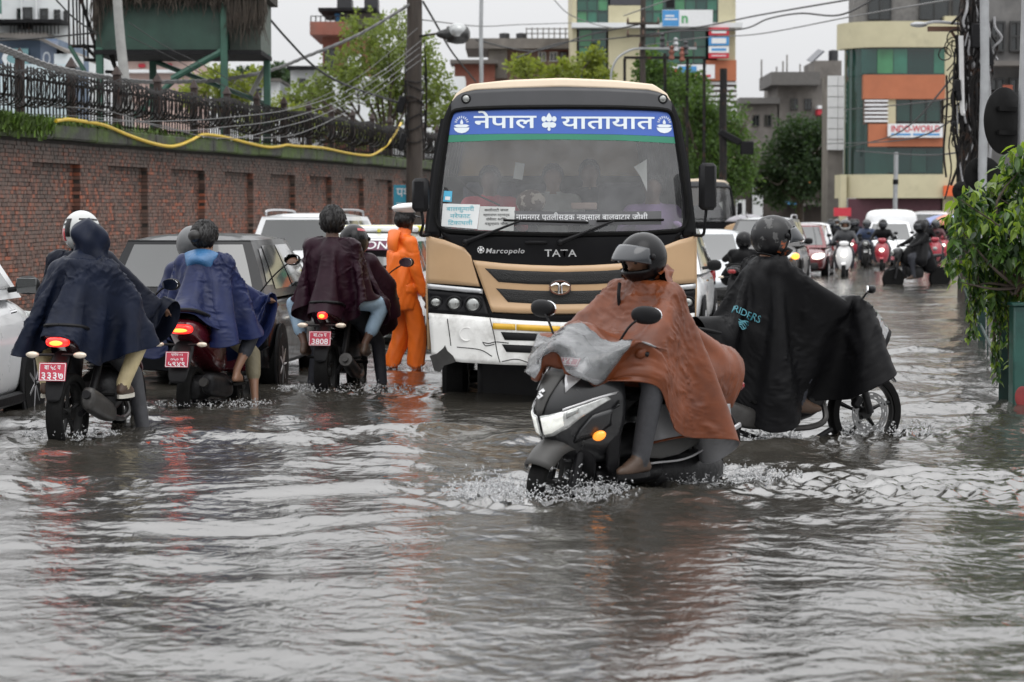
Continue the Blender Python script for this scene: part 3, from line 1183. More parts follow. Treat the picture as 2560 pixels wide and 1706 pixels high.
# ------------------------------------------------------------------ buildings: drawn up at true size from their distance
class Fac:
 """a building whose street front stands Y metres up the street; px() turns photo measures into metres on that front"""
 def __init__(self, name, label, Y, u0, cat="building"):
  self.Y, self.s = Y, F_PX / Y
  p = W(u0, HOR, Y)
  self.u0 = u0
  self.root = thing(name, label, cat, (p.x, Y, 0))
 def x(self, u):
  return (u - self.u0) / self.s
 def z(self, v):
  return (HOR - v) / self.s + CAM_H
 def blk(self, part, rects, mat, d0=0.0, d1=0.3, ch=0.0, parent=None, smooth=False):
  """rects (u0, v0, u1, v1) from front depth d0 to d1 as one part"""
  b = MB()
  for (u0, v0, u1, v1) in rects:
   x0, x1, z0, z1 = self.x(u0), self.x(u1), self.z(v1) if v1 < 546 else -0.3, self.z(v0)
   b.box(((x0 + x1) / 2, (d0 + d1) / 2, (z0 + z1) / 2), (abs(x1 - x0), d1 - d0, abs(z1 - z0)), ch=ch)
  return b.obj(part, mat, parent or self.root, smooth=smooth)
 def window(self, r, nx=2, nz=1, d=0.0, frame=None, pane=None, t=0.05, curtain=None):
  """one framed window: frame with bars, and each pane a sheet of its own"""
  u0, v0, u1, v1 = r
  x0, x1, z0, z1 = self.x(u0), self.x(u1), self.z(v1), self.z(v0)
  b = MB()
  for i in range(nx + 1):
   xx = x0 + (x1 - x0) * i / nx
   b.box((xx, d - 0.03, (z0 + z1) / 2), (t, 0.1, z1 - z0 + t))
  for k in range(nz + 1):
   zz = z0 + (z1 - z0) * k / nz
   b.box(((x0 + x1) / 2, d - 0.033, zz), (x1 - x0 + t, 0.1, t))
  w = b.obj("window", frame or M_WFRAME, self.root, smooth=False)
  for i in range(nx):
   for k in range(nz):
    q = MB()
    a0, a1 = x0 + (x1 - x0) * i / nx, x0 + (x1 - x0) * (i + 1) / nx
    c0, c1 = z0 + (z1 - z0) * k / nz, z0 + (z1 - z0) * (k + 1) / nz
    tilt = random.uniform(-.012, .012)
    q.box(((a0 + a1) / 2, d + 0.0, (c0 + c1) / 2), (a1 - a0, 0.02, c1 - c0), (tilt, 0, tilt * .7))
    pm = pane or M_BGLASS
    if isinstance(pm, (list, tuple)):
     pm = random.choice(pm)
    q.obj("pane", pm, w, smooth=False)
  return w
M_WFRAME = M("dark_window_frame", (0.04, 0.04, 0.04), 0.4, 0.3)
M_BGLASS = M("dark_window_glass", (0.02, 0.024, 0.025), 0.06, spec=0.8)
M_GG = [M("green_glass_a", (0.015, 0.09, 0.06), 0.06, spec=0.9, var=0.2, scale=1), M("green_glass_b", (0.025, 0.14, 0.09), 0.05, spec=0.9, var=0.2, scale=1),
  M("green_glass_c", (0.01, 0.055, 0.045), 0.05, spec=0.9, var=0.2, scale=1), M("green_glass_d", (0.05, 0.2, 0.09), 0.08, spec=0.8, var=0.25, scale=1)]
M_GGD = [M("deep_green_glass", (0.006, 0.03, 0.026), 0.05, spec=0.9, var=0.2, scale=1), M("deep_green_glass_b", (0.01, 0.045, 0.036), 0.05, spec=0.9, var=0.2, scale=1)]
M_CREAM = M("cream_render", (0.5, 0.46, 0.31), 0.8, var=0.08, scale=0.8, col2=(0.36, 0.33, 0.23), c2scale=0.7, c2lo=.55, c2hi=.8)
M_WHITE = M("white_render", (0.66, 0.68, 0.69), 0.75, var=0.07, scale=0.6, col2=(0.45, 0.46, 0.46), c2scale=0.8, c2lo=.55, c2hi=.8)
M_GREYB = M("stained_cement", (0.19, 0.175, 0.16), 0.9, var=0.2, scale=1.0, col2=(0.10, 0.092, 0.086), c2scale=0.35, c2lo=.4, c2hi=.65)
M_BRICKF = M("far_brick", (0.24, 0.085, 0.06), 0.8, var=0.2, scale=3, col2=(0.17, 0.08, 0.06), c2scale=1.5)
M_ORANGE = M("orange_cladding", (0.40, 0.13, 0.06), 0.6, var=0.1, scale=1.2)
M_SIGNW = M("sign_white", (0.7, 0.71, 0.72), 0.5, var=0.05)
M_SIGNB = M("sign_blue", (0.06, 0.26, 0.55), 0.45, var=0.08)
M_SIGNR = M("sign_red", (0.5, 0.03, 0.05), 0.45, var=0.08)
M_TANK = M("black_tank", (0.025, 0.025, 0.028), 0.5, var=0.1)
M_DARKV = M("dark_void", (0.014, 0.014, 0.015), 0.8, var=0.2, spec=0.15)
def tank(f, u, v0, v1, w, d=1.0, parent=None):
 """ribbed rooftop water tank"""
 x, z0, z1, r = f.x(u), f.z(v1), f.z(v0), w / f.s / 2
 pr = []
 n = 7
 for i in range(n):
  a = z0 + (z1 - z0) * .85 * i / (n - 1)
  pr += [(r, a), (r * .96, a + (z1 - z0) * .06)]
 pr += [(r * .7, z1 - (z1 - z0) * .04), (r * .3, z1), (r * .02, z1)]
 b = MB()
 b.lathe(pr, 18, (x, d, 0))
 return b.obj("water_tank", M_TANK, parent or f.root)
# green glass office block
f = Fac("office_block", "tall cream office block with green glass panes and a blue and white billboard", 120, 1430)
f.blk("wall", [(1430, -60, 1441, 560), (1520, 18, 1604, 560), (1793, -60, 1836, 560)], M_CREAM, 0, 9)
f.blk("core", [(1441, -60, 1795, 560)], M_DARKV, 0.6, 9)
f.blk("dark_panel", [(1524, -60, 1602, 17)], M("slate_panel", (0.05, 0.05, 0.06), 0.4), 0.05, 0.5)
f.blk("ledge", [(1428, 63, 1850, 75)], M_WHITE, -0.7, 0.2)
f.window((1442, -60, 1519, 61), 3, 4, 0.25, M_GGD[0], M_GG)
f.window((1604, -60, 1792, 61), 7, 4, 0.25, M_GGD[0], M_GG)
f.window((1447, 77, 1514, 330), 2, 6, 0.25, M_GGD[0], M_GG)
f.window((1605, 77, 1764, 330), 5, 6, 0.25, M_GGD[0], M_GG)
bb_ = f.blk("billboard", [(1651, 33, 1775, 74)], M_SIGNW, -1.0, -0.8)
f.blk("blue_field", [(1651, 34, 1692, 73)], M_SIGNB, -1.012, -1.002, parent=bb_)
pl = lambda F_, u, v, d: (lambda V: np.stack([F_.x(u) + V[:, 0], np.full(len(V), d), F_.z(v) + V[:, 1]], 1))
lettering("lettering", "n", 0.7, M("sign_green", (0.1, 0.35, 0.15), 0.5), bb_, pl(f, 1706, 54, -1.02), bold=.03)
f.blk("print_line", [(1658, 46, 1680, 50), (1656, 54, 1688, 58)], M_SIGNW, -1.022, -1.014, parent=bb_)
for (v0, v1, c) in ((76, 95, M_SIGNR), (97, 120, M_SIGNB), (122, 138, M_SIGNW), (139, 151, M_SIGNR)):
 sg = f.blk("shop_sign", [(1766, v0, 1816, v1)], c, -0.9, -0.7)
 f.blk("print_line", [(1773, v0 + 5, 1809, v1 - 5)], M_SIGNW if c is not M_SIGNW else M_SIGNB, -0.912, -0.902, parent=sg)
f.blk("orange_block", [(1762, 155, 1836, 206)], M_ORANGE, -0.6, 0.2)
for k in range(8):
 f.blk("white_louvre", [(1762, 208 + k * 13, 1838, 215 + k * 13)], M_SIGNW, -0.5, -0.3)
f.blk("louvre_back", [(1762, 207, 1838, 330)], M("brown_back", (0.12, 0.07, 0.05), 0.7), -0.28, 0.1)
sg = f.blk("shop_sign", [(1672, 168, 1780, 202)], M_SIGNW, -1.2, -1.0)
f.blk("print_line", [(1690, 172, 1735, 190)], M_SIGNB, -1.212, -1.202, parent=sg)
f.blk("print_line", [(1676, 178, 1688, 198), (1700, 193, 1770, 199)], M_SIGNR, -1.212, -1.202, parent=sg)
f.blk("window_vent", [(1664, 2, 1684, 22), (1476, 110, 1490, 126)], M_DARKV, 0.15, 0.3)
# grey concrete buildings
f = Fac("concrete_building", "stained grey concrete building with stepped roof and rooftop tank", 150, 1920)
f.blk("wall", [(1942, 200, 2118, 545), (1851, 255, 1946, 560)], M_GREYB, 0, 8)
f.blk("roof_slab", [(1921, 185, 2042, 217)], M("old_cement", (0.12, 0.115, 0.11), 0.9), -1.2, 6)
f.blk("penthouse", [(2036, 153, 2104, 205)], M_GREYB, 0.5, 6)
f.blk("parapet", [(1846, 247, 1946, 262)], M("old_cement", (0.12, 0.115, 0.11), 0.9), -0.6, 7)
tank(f, 2091, 122, 152, 25, 2)
b = MB()
b.box((f.x(2046), 2, f.z(137)), (1.0, 1.4, 0.08), (0.2, -0.75, 0))
b.obj("solar_panel", M("solar_panel", (0.02, 0.025, 0.04), 0.2), f.root)
for u in (1946, 1962, 1972, 2005, 1908, 2041):
 b = MB()
 b.cyl((f.x(u), 1.5, f.z(200)), (f.x(u), 1.5, f.z(130 + 40 * hsh(u, 1))), 0.05, 5)
 b.obj("antenna", M_GREYB, f.root)
for (u, v) in ((1880, 290), (1910, 290), (1975, 250), (2010, 250), (2015, 300), (1970, 300)):
 f.window((u, v, u + 16, v + 26), 2, 1, -0.02)
f.blk("shop_awning", [(2036, 268, 2072, 276)], M_SIGNW, -1.4, -0.1)
f.blk("awning_band", [(2036, 277, 2072, 291)], M_SIGNR, -1.3, -0.1)
# white tiled sign tower
f = Fac("sign_tower", "white panelled tower standing left of the curved glass building", 118, 2067, cat="tower")
f.blk("core", [(2069, 192, 2116, 560)], M_GREYB, 0.1, 2.4)
for i in range(2):
 for k in range(7):
  f.blk("panel", [(2067 + i * 26, 192 + k * 26.5, 2067 + i * 26 + 25, 192 + k * 26.5 + 25)], M_SIGNW, -0.06, 0.1)
# curved glass building with the orange bands
f = Fac("curved_building", "cream and orange corner building with green glass bands and a red-lettered sign", 110, 2115)
RC = 1.7     # corner radius
def bend(F_, u0, u1, v0, v1, off, thick, part, mat, n=14, parent=None):
 """a band that follows the rounded left corner: x runs along the front, then wraps back"""
 uc = 2122
 xc = F_.x(uc) + RC
 zs = (F_.z(v1), F_.z(v0))
 xs = np.linspace(F_.x(u0), F_.x(u1), n)
 pts = []
 if u0 <= uc + 1:
  for a in np.linspace(PI, PI / 2, 9):
   pts.append((xc + (RC + off) * math.cos(a), RC - (RC + off) * math.sin(a)))
  pts = [(pts[0][0], RC + .2)] + pts
  pts += [(F_.x(u1), -off)]
 else:
  pts = [(F_.x(u0), -off), (F_.x(u1), -off)]
 P = np.array(pts)
 T = np.gradient(P, axis=0)
 T /= np.linalg.norm(T, axis=1)[:, None]
 Nn = np.stack([-T[:, 1], T[:, 0]], 1)
 Q = P + Nn * thick
 rings = [np.array([(p[0], p[1], zs[0]), (p[0], p[1], zs[1]), (q[0], q[1], zs[1]), (q[0], q[1], zs[0])]) for p, q in zip(P, Q)]
 b = MB()
 b.loft(rings)
 return b.obj(part, mat, parent or F_.root, smooth=True, angle=50)
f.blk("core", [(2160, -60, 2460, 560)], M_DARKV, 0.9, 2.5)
bend(f, 2120, 2362, 58, 122, 0.35, 0.4, "parapet_band", M_CREAM)
f.blk("upper_wall", [(2137, -60, 2440, 56)], M("grey_upper", (0.16, 0.155, 0.15), 0.8, var=0.2), 0.7, 2.5)
for (u0, u1) in ((2172, 2228), (2300, 2372), (2382, 2432)):
 f.window((u0, -40, u1, 50), 2, 1, 0.62)
f.blk("side_wall", [(2357, 44, 2440, 560)], M_CREAM, 0.0, 7)
bend(f, 2120, 2358, 122, 192, 0.0, 0.1, "glass_band", M_GG[2])
for (u0, u1, m) in ((2150, 2189, M_GG[2]), (2190, 2229, M_GG[3]), (2231, 2264, M_GG[1]), (2266, 2330, M_GGD[0]), (2331, 2357, M_GG[1])):
 f.blk("pane", [(u0, 126, u1, 186)], m, -0.03, -0.005)
bend(f, 2120, 2160, 190, 440, 0.0, 0.1, "glass_band", M_GGD[1])
f.blk("orange_panel", [(2155, 190, 2357, 250), (2167, 312, 2352, 368)], M_ORANGE, -0.25, 0.3)
f.blk("stripe_back", [(2158, 250, 2216, 312)], M("brown_back", (0.12, 0.07, 0.05), 0.7), -0.1, 0.3)
for k in range(6):
 f.blk("white_slat", [(2158, 252 + k * 10, 2216, 257 + k * 10)], M_SIGNW, -0.22, -0.08)
f.blk("window_reveal", [(2216, 244, 2236, 312)], M_CREAM, -0.1, 0.3)
f.window((2238, 246, 2350, 306), 3, 1, 0.1, M_WFRAME, M_GGD)
sg = f.blk("shop_sign", [(2214, 312, 2350, 346)], M_SIGNW, -0.5, -0.3)
lettering("lettering", "INDO-WORLD", 0.4, M_SIGNR, sg, pl(f, 2282, 325, -0.515), bold=.02, width=2.2)
f.blk("print_line", [(2222, 336, 2270, 341), (2276, 336, 2342, 341)], M_SIGNB, -0.512, -0.502, parent=sg)
bend(f, 2120, 2355, 370, 436, 0.02, 0.1, "glass_band", M_GGD[0])
for k in range(5):
 f.blk("pane", [(2160 + k * 39, 374, 2196 + k * 39, 432)], M_GGD[k % 2], -0.05, -0.03)
bend(f, 2116, 2405, 437, 496, 0.4, 0.4, "fascia_band", M_CREAM)
f.blk("shutter", [(2122, 497, 2352, 590)], M("purple_shutter", (0.07, 0.02, 0.03), 0.6), 0.1, 0.4)
f.blk("orange_sign", [(2352, 465, 2394, 491)], M("orange_sign", (0.7, 0.12, 0.03), 0.5), -0.7, -0.45)
f.blk("red_sign", [(2078, 520, 2120, 541)], M_SIGNR, -1.0, -0.8)
f.blk("corner_column", [(2103, 437, 2118, 590)], M_CREAM, 0.3, 0.9)
f = Fac("shop_house", "dim grey shop house behind the cable pole at the right edge", 62, 2500)
f.blk("wall", [(2462, -80, 2720, 600)], M("sooty_wall", (0.17, 0.165, 0.16), 0.85, var=0.25, scale=1.0, col2=(0.09, 0.09, 0.09), c2scale=0.6), 0, 1.2)
for (u, v) in ((2470, 60), (2520, 60), (2570, 60), (2470, 200), (2520, 200), (2570, 200)):
 f.window((u, v, u + 34, v + 70), 2, 2, -0.05)
f.blk("balcony_slab", [(2460, 160, 2720, 172), (2460, 300, 2720, 312)], M_GREYB, -0.9, 0)
f.blk("rust_sign", [(2485, 220, 2508, 250)], M("rust_sign", (0.25, 0.06, 0.03), 0.6), -1.0, -0.9)
# dark bazaar front behind the trees
f = Fac("bazaar_front", "dim shop fronts with small orange lamps under the dark tree", 140, 1890)
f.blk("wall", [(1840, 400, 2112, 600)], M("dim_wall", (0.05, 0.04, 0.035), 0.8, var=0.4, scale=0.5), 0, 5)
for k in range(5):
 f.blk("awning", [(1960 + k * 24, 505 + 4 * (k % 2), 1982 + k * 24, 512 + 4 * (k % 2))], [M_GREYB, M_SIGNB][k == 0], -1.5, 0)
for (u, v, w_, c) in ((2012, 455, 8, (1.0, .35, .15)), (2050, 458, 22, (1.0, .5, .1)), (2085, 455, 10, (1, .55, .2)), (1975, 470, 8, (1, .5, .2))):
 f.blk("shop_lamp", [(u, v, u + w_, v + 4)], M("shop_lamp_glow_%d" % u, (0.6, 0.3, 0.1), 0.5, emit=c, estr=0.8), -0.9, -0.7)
f.blk("white_panel", [(1880, 470, 1905, 540), (1840, 500, 1862, 545)], M_WHITE, -0.4, -0.1)
# brick tower house
f = Fac("brick_house", "brick house with an overhanging red balcony and black rooftop tanks", 115, 785)
f.blk("wall", [(808, 96, 935, 560)], M_BRICKF, 0, 6)
f.blk("balcony", [(783, 64, 880, 96)], M_BRICKF, -1.5, 5, )
f.blk("roof_slab", [(800, 26, 945, 34)], M_DARKV, -0.6, 5)
f.blk("stair_room", [(850, 30, 940, 64)], M_GREYB, 0.6, 5)
f.blk("tank_stand", [(842, -2, 878, 27), (910, -2, 944, 27)], M_TANK, 0.6, 2)
tank(f, 859, -40, 2, 34, 1.3)
tank(f, 927, -40, 2, 34, 1.3)
f.blk("blue_door", [(837, 36, 849, 62)], M_SIGNB, 0.4, 0.58)
f.window((814, 126, 838, 176), 2, 2, -0.02)
f.blk("white_panel", [(871, 138, 905, 172)], M_WHITE, -0.1, 0)
b = MB()
for u in range(785, 880, 12):
 b.cyl((f.x(u), -1.3, f.z(64)), (f.x(u), -1.3, f.z(50)), 0.03, 5)
b.box((f.x(832), -1.3, f.z(50)), (1.8, 0.04, 0.04))
b.obj("balcony_rail", M_IRON, f.root)
# long grey house with two tanks
f = Fac("terrace_house", "long grey-roofed house with red brick windows and two black tanks", 128, 1130)
f.blk("wall", [(1220, 112, 1432, 560)], M("pink_brick_far", (0.26, 0.17, 0.15), 0.8, var=0.15, scale=1), 0, 7)
f.blk("roof_slab", [(1165, 103, 1434, 128)], M_GREYB, -1.2, 6)
for (u, v) in ((1346, 134), (1374, 134), (1400, 134), (1246, 130)):
 f.window((u, v, u + 18, v + 22), 2, 1, -0.04, M_SIGNW if u < 1390 else M_WFRAME)
f.blk("red_band", [(1330, 128, 1424, 132), (1416, 132, 1424, 170)], M_BRICKF, -0.12, 0)
f.blk("grey_bay", [(1222, 128, 1268, 200)], M_GREYB, -0.8, 0)
f.blk("low_wall", [(1140, 172, 1238, 330)], M_BRICKF, -3.0, -1.0)
f.blk("low_roof", [(1130, 163, 1245, 172)], M_GREYB, -3.6, -0.8)
tank(f, 1261, 82, 104, 27)
tank(f, 1303, 82, 104, 27)
b = MB()
for u in range(1316, 1432, 14):
 b.box((f.x(u), 1, f.z(87)), (0.06, 0.06, 0.75))
for v in (72, 84):
 b.box((f.x(1374), 1, f.z(v)), (2.5, 0.05, 0.05))
b.obj("sign_frame", M_GREYB, f.root, smooth=False)
# left side: white flats, blue-grey hall, pink house
f = Fac("white_flats", "white apartment block with dark windows at the far left edge", 95, 40)
f.blk("wall", [(-20, -60, 246, 300)], M_WHITE, 0, 6)
for r in ((50, 27, 62, 76), (63, 24, 85, 76), (107, 27, 124, 62), (142, 30, 154, 58), (166, 33, 173, 60)):
 f.window(r, 1, 2, -0.02)
f.blk("terrace_slab", [(-10, 60, 176, 68)], M_DARKV, -1.6, 0)
f.blk("lower_terrace", [(-10, 92, 140, 102)], M_GREYB, -1.4, 0)
b = MB()
for u in range(50, 170, 9):
 b.cyl((f.x(u), -1.4, f.z(95)), (f.x(u), -1.4, f.z(70)), 0.025, 4)
b.obj("railing", M_IRON, f.root)
f.blk("teal_screen", [(-20, -60, 34, 48)], M("teal_screen", (0.05, 0.17, 0.13), 0.4), -2.2, -1.8)
f.blk("teal_sheet", [(-20, 50, 16, 90)], M("teal_sheet", (0.03, 0.3, 0.22), 0.5), -2.0, -1.7)
f.blk("downpipe", [(96, -40, 100, 60), (60, -40, 63, 80)], M_SIGNW, -0.2, -0.05)
f = Fac("blue_hall", "blue-grey hall with large white letters behind the fence", 66, 60)
f.blk("wall", [(-40, 100, 146, 300)], M("blue_grey_paint", (0.13, 0.18, 0.26), 0.6, var=0.12, scale=1), 0, 5)
f.blk("side_wall", [(108, 106, 148, 300)], M("blue_grey_side", (0.21, 0.25, 0.34), 0.6, var=0.1), -0.15, 0.1)
b = MB()
b.loft([[(f.x(-40), -.6, f.z(92)), (f.x(-40), 4, f.z(92)), (f.x(-40), 4, f.z(98)), (f.x(-40), -.6, f.z(98))],
  [(f.x(112), -.6, f.z(98)), (f.x(112), 4, f.z(98)), (f.x(112), 4, f.z(106)), (f.x(112), -.6, f.z(106))],
  [(f.x(180), -.6, f.z(132)), (f.x(180), 4, f.z(132)), (f.x(180), 4, f.z(140)), (f.x(180), -.6, f.z(140))]])
b.obj("roof", M_GREYB, f.root, smooth=False)
f.blk("teal_wall", [(20, 126, 80, 170)], M("faded_teal", (0.18, 0.33, 0.35), 0.6, var=0.1), -0.3, -0.2)
lettering("lettering", "C", 0.62, M_SIGNW, f.root, pl(f, 40, 153, -0.32), bold=.03, width=0.55)
lettering("lettering", "O", 0.5, M_SIGNW, f.root, pl(f, 126, 152, -0.32), bold=-.01, width=0.2)
f.blk("pale_lower_wall", [(-60, 168, 196, 330)], M("pale_blue_wall", (0.48, 0.57, 0.6), 0.6, var=0.1, scale=1), -0.9, -0.5)
f.blk("grey_lean_to", [(146, 140, 196, 168)], M_WHITE, -0.4, 1)
f = Fac("pink_house", "pale pink house with red lozenge panels seen under the watchtower", 112, 270)
f.blk("wall", [(250, 150, 482, 330)], M("pale_pink", (0.5, 0.37, 0.33), 0.75, var=0.08), 0, 6)
f.blk("cornice", [(250, 143, 482, 150), (250, 178, 482, 186)], M_WHITE, -0.5, 0)
for u in (290, 358, 425):
 b = MB()
 b.ell((f.x(u), -0.05, f.z(167)), (0.17, 0.06, 0.1), 14, 8, p=0.6)
 b.obj("lozenge", M_SIGNR, f.root)
b = MB()
for u in range(252, 480, 6):
 b.cyl((f.x(u), -0.4, f.z(143)), (f.x(u), -0.4, f.z(132)), 0.035, 4)
b.obj("balustrade", M_WHITE, f.root)
f = Fac("pale_wall_houses", "row of pale low houses beyond the compound", 100, 560, cat="house")
f.blk("wall", [(560, 206, 700, 330)], M_WHITE, 0, 4)
f.blk("wall", [(725, 175, 815, 330)], M_WHITE, 0.5, 4)
f.blk("roof", [(555, 200, 705, 207)], M_GREYB, -0.5, 4)
f.blk("roof", [(720, 168, 820, 176)], M_DARKV, -0.2, 4)
for (u, v) in ((590, 225), (640, 225), (750, 200), (790, 200)):
 f.window((u, v, u + 14, v + 22), 1, 2, -0.03)
f.blk("lower_wall", [(815, 190, 1160, 330)], M_WHITE, 1.0, 4)
# ------------------------------------------------------------------ green watchtower on legs
YT = 55.0
fw = Fac("watchtower", "dark green boxed watchtower on braced legs with thatch hanging from its roof", YT, 250, cat="tower")
M_TOWER = M("tower_green", (0.018, 0.05, 0.036), 0.55, var=0.25, scale=1.5, col2=(0.012, 0.03, 0.024), c2scale=0.8)
M_TOWERP = M("tower_green_steel", (0.028, 0.085, 0.06), 0.5, var=0.2, scale=3)
dep = 2.4
zb = fw.z(127)
b = MB()
b.box(((fw.x(243) + fw.x(570)) / 2, dep / 2, zb + 1.6), (fw.x(570) - fw.x(243), dep, 3.2))
b.obj("cabin", M_TOWER, fw.root, smooth=False)
b = MB()
b.box(((fw.x(572) + fw.x(650)) / 2, dep / 2 + .35, zb + 1.55), (fw.x(650) - fw.x(572), dep, 3.2), (0, 0, 0.0))
b.obj("side_cabin", M("tower_side", (0.07, 0.09, 0.075), 0.6, var=0.2), fw.root, smooth=False)
b = MB()
b.box(((fw.x(240) + fw.x(655)) / 2, dep / 2, zb - 0.06), (fw.x(655) - fw.x(240), dep + .1, 0.1))
b.obj("floor_beam", M_DARKV, fw.root, smooth=False)
for (u, y) in ((252, 0.05), (346, dep), (563, -0.03), (645, dep * .9)):
 b = MB()
 b.box((fw.x(u), y, 2.8), (0.16, 0.16, 8.8 if u == 563 else 5.2), ch=0.02)
 b.obj("leg", M_TOWERP, fw.root, smooth=False)
def strut(f, a, c, r, part, mat, y0=0.0, y1=0.0):
 b = MB()
 b.cyl((f.x(a[0]), y0, f.z(a[1])), (f.x(c[0]), y1, f.z(c[1])), r, 8)
 return b.obj(part, mat, f.root)
strut(fw, (558, 130), (432, 200), 0.08, "brace", M_TOWERP)
strut(fw, (352, 140), (640, 250), 0.06, "brace", M_TOWERP, dep, dep)
strut(fw, (640, 150), (600, 225), 0.06, "brace", M("pale_strut", (0.3, 0.3, 0.28), 0.6), dep, dep)
strut(fw, (440, 200), (330, 300), 0.07, "brace", M_TOWERP)
strut(fw, (172, 116), (210, 180), 0.05, "brace", M_TOWERP, 0.3, 0.3)
for u in (171, 181, 190, 197, 206, 216, 232):
 strut(fw, (u, -40), (u + (2 if u > 180 else 0), 116 + (30 if u > 200 else 0)), 0.022, "stair_bar", M_IRON, 0.3, 0.3)
for (a, c) in (((172, 116), (245, 116)), ((196, -20), (250, 170)), ((205, 110), (250, 160)), ((262, 110), (300, 215)), ((278, 130), (292, 215)), ((208, 150), (245, 150)), ((262, 180), (290, 180))):
 strut(fw, a, c, 0.04, "stair_rail", M_IRON, 0.3, 0.5)
b = MB()
rg = np.random.default_rng(8)
for k in range(900):                       # thatch and dead creeper hanging from the eaves
 u = rg.uniform(236, 668)
 edge = 1 if u > 575 else 0
 L = abs(rg.normal(0.1, 0.16)) + (0.55 if edge else 0.05) + (0.4 if u < 262 else 0)
 v0 = rg.uniform(-30, 6) + (30 if edge else 0) * rg.uniform(0, 1) + (45 if u < 258 else 0) * rg.uniform(0, 1)
 x, z, y = fw.x(u), fw.z(v0), -0.12 - rg.uniform(0, .12)
 s = rg.uniform(0.008, 0.022)
 b.tube([(x, y, z), (x + rg.normal(0, .03), y - .02, z - L * .6), (x + rg.normal(0, .06), y, z - L)], [s, s * .8, s * .2], 3, False)
tag(b.obj("hanging_thatch", M("dead_thatch", (0.055, 0.045, 0.036), 0.9, var=0.4, island=0.5), fw.root), kind="stuff")
b = MB()
b.box(((fw.x(236) + fw.x(668)) / 2, dep / 2, fw.z(-22)), (fw.x(668) - fw.x(236), dep + .6, 0.35))
b.obj("roof", M("dead_thatch", (0.055, 0.045, 0.036), 0.9), fw.root, smooth=False)
# ------------------------------------------------------------------ poles
def pole(name, label, u, Y, d0, d1, top, mat, lean=0.0, cat="pole", base=-0.3, v_ref=300):
 p = W(u, v_ref, Y)
 root = thing(name, label, cat, (p.x - lean * p.z, Y, 0))
 b = MB()
 n = 14
 zs = np.linspace(base, top, n)
 b.tube([(lean * z + 0.012 * math.sin(z * 2.1), 0, z) for z in zs], np.linspace(d0 / 2, d1 / 2, n), 12)
 b.obj("shaft", mat, root)
 return root
M_WOODP = M("weathered_dark_pole", (0.045, 0.036, 0.03), 0.85, var=0.3, scale=6, bump=0.5, stretch=(1, 1, 0.15))
M_GALV = M("galvanised", (0.36, 0.37, 0.38), 0.5, 0.6, var=0.12, scale=5)
pA = pole("utility_pole", "thick dark utility pole with cable tangles, left of the bus", 1036, 62, 0.44, 0.38, 8.5, M_WOODP)
FP = Fac.__new__(Fac)
def loc_on(root, u, v, dy=0.0):
 p = W(u, v, root.location.y + dy)
 return (p.x - root.location.x, dy, p.z - root.location.z)
# street lamp on it
b = MB()
b.tube(spline([loc_on(pA, 1045, 92, -.1), loc_on(pA, 1070, 88, -.2), loc_on(pA, 1098, 84, -.25)], 8), 0.03, 6)
lamp = b.obj("lamp_arm", M_IRON, pA)
b = MB()
c = np.array(loc_on(pA, 1140, 86, -.25))
s = 62 / F_PX
rings = []
for (du, r, rz_) in ((-48, 6, 5), (-38, 12, 10), (-25, 16, 14), (-22, 20, 20), (0, 26, 25), (18, 26, 24), (30, 20, 18), (35, 8, 7)):
 a = np.linspace(0, 2 * PI, 14, endpoint=False)
 rings.append(np.stack([np.full(14, c[0] + du * s), c[1] + np.cos(a) * r * s, c[2] - du * s * 0.22 * 0 + np.sin(a) * rz_ * s], 1))
b.loft(rings)
b.obj("lamp_head", M("lamp_housing", (0.05, 0.05, 0.05), 0.25, 0.5, var=0.2), pA)
b = MB()
b.ell(c + np.array([4 * s, -.06, 6 * s]), (26 * s, 24 * s, 22 * s), 14, 8)
b.obj("lamp_lens", M("lamp_lens", (0.35, 0.36, 0.36), 0.08, 0.3, spec=0.9), pA)
for k in range(7):
 b = MB()
 z0 = 3.6 + 0.25 * k + random.uniform(-.1, .1)
 b.tube([(0.24 * math.cos(q) + 0.02 * math.sin(3 * q), 0.24 * math.sin(q), z0 + 0.12 * math.sin(q + k)) for q in np.linspace(0, 2 * PI, 14)], 0.018, 5)
 b.obj("cable_wrap", M_IRON, pA)
for k in range(9):
 b = MB()
 u = 1012 + 6 * random.random() if k % 2 else 1055 + 8 * random.random()
 b.tube(spline([loc_on(pA, u, 100 + 20 * k, -.25), loc_on(pA, u + random.uniform(-8, 8), 200 + 12 * k, -.25), loc_on(pA, u + random.uniform(-6, 6), 330 + 5 * k, -.25)], 12), 0.014, 4)
 b.obj("loose_cable", M_IRON, pA)
for (u, v, w_, h_) in ((1003, 262, 18, 42), (1006, 355, 16, 44)):
 b = MB()
 b.box(loc_on(pA, u, v, -.2), (w_ * s, 0.2, h_ * s), (0, 0.2, 0), 0.03)
 b.obj("junction_box", M_BLACK, pA)
b = MB()
b.box(loc_on(pA, 1010, 496, 0.6), (52 * s, 0.03, 66 * s), ch=0.005)
sgn = b.obj("street_sign", M("sign_cyan", (0.03, 0.28, 0.4), 0.5, var=0.1))
sgn.location = pA.location
tag(sgn, "small blue board with white lettering fixed low behind the bus mirror", "sign")
c0 = np.array(loc_on(pA, 1010, 496, 0.6))
for (txt, dv, sz) in (("पश", -14, 0.34), ("बस", 18, 0.2)):
 lettering("lettering", txt, sz, M_SIGNW, sgn, (lambda dv: (lambda V: np.stack([c0[0] + V[:, 0], np.full(len(V), c0[1] - .02), c0[2] - dv * s + V[:, 1]], 1)))(dv), bold=.01, width=0.4)
pB = pole("concrete_pole", "slim grey leaning concrete pole in front of the watchtower", 310, 50, 0.27, 0.17, 7.5, M("pole_concrete", (0.3, 0.3, 0.29), 0.8, var=0.15, scale=4, bump=0.4), lean=-0.085, v_ref=180)
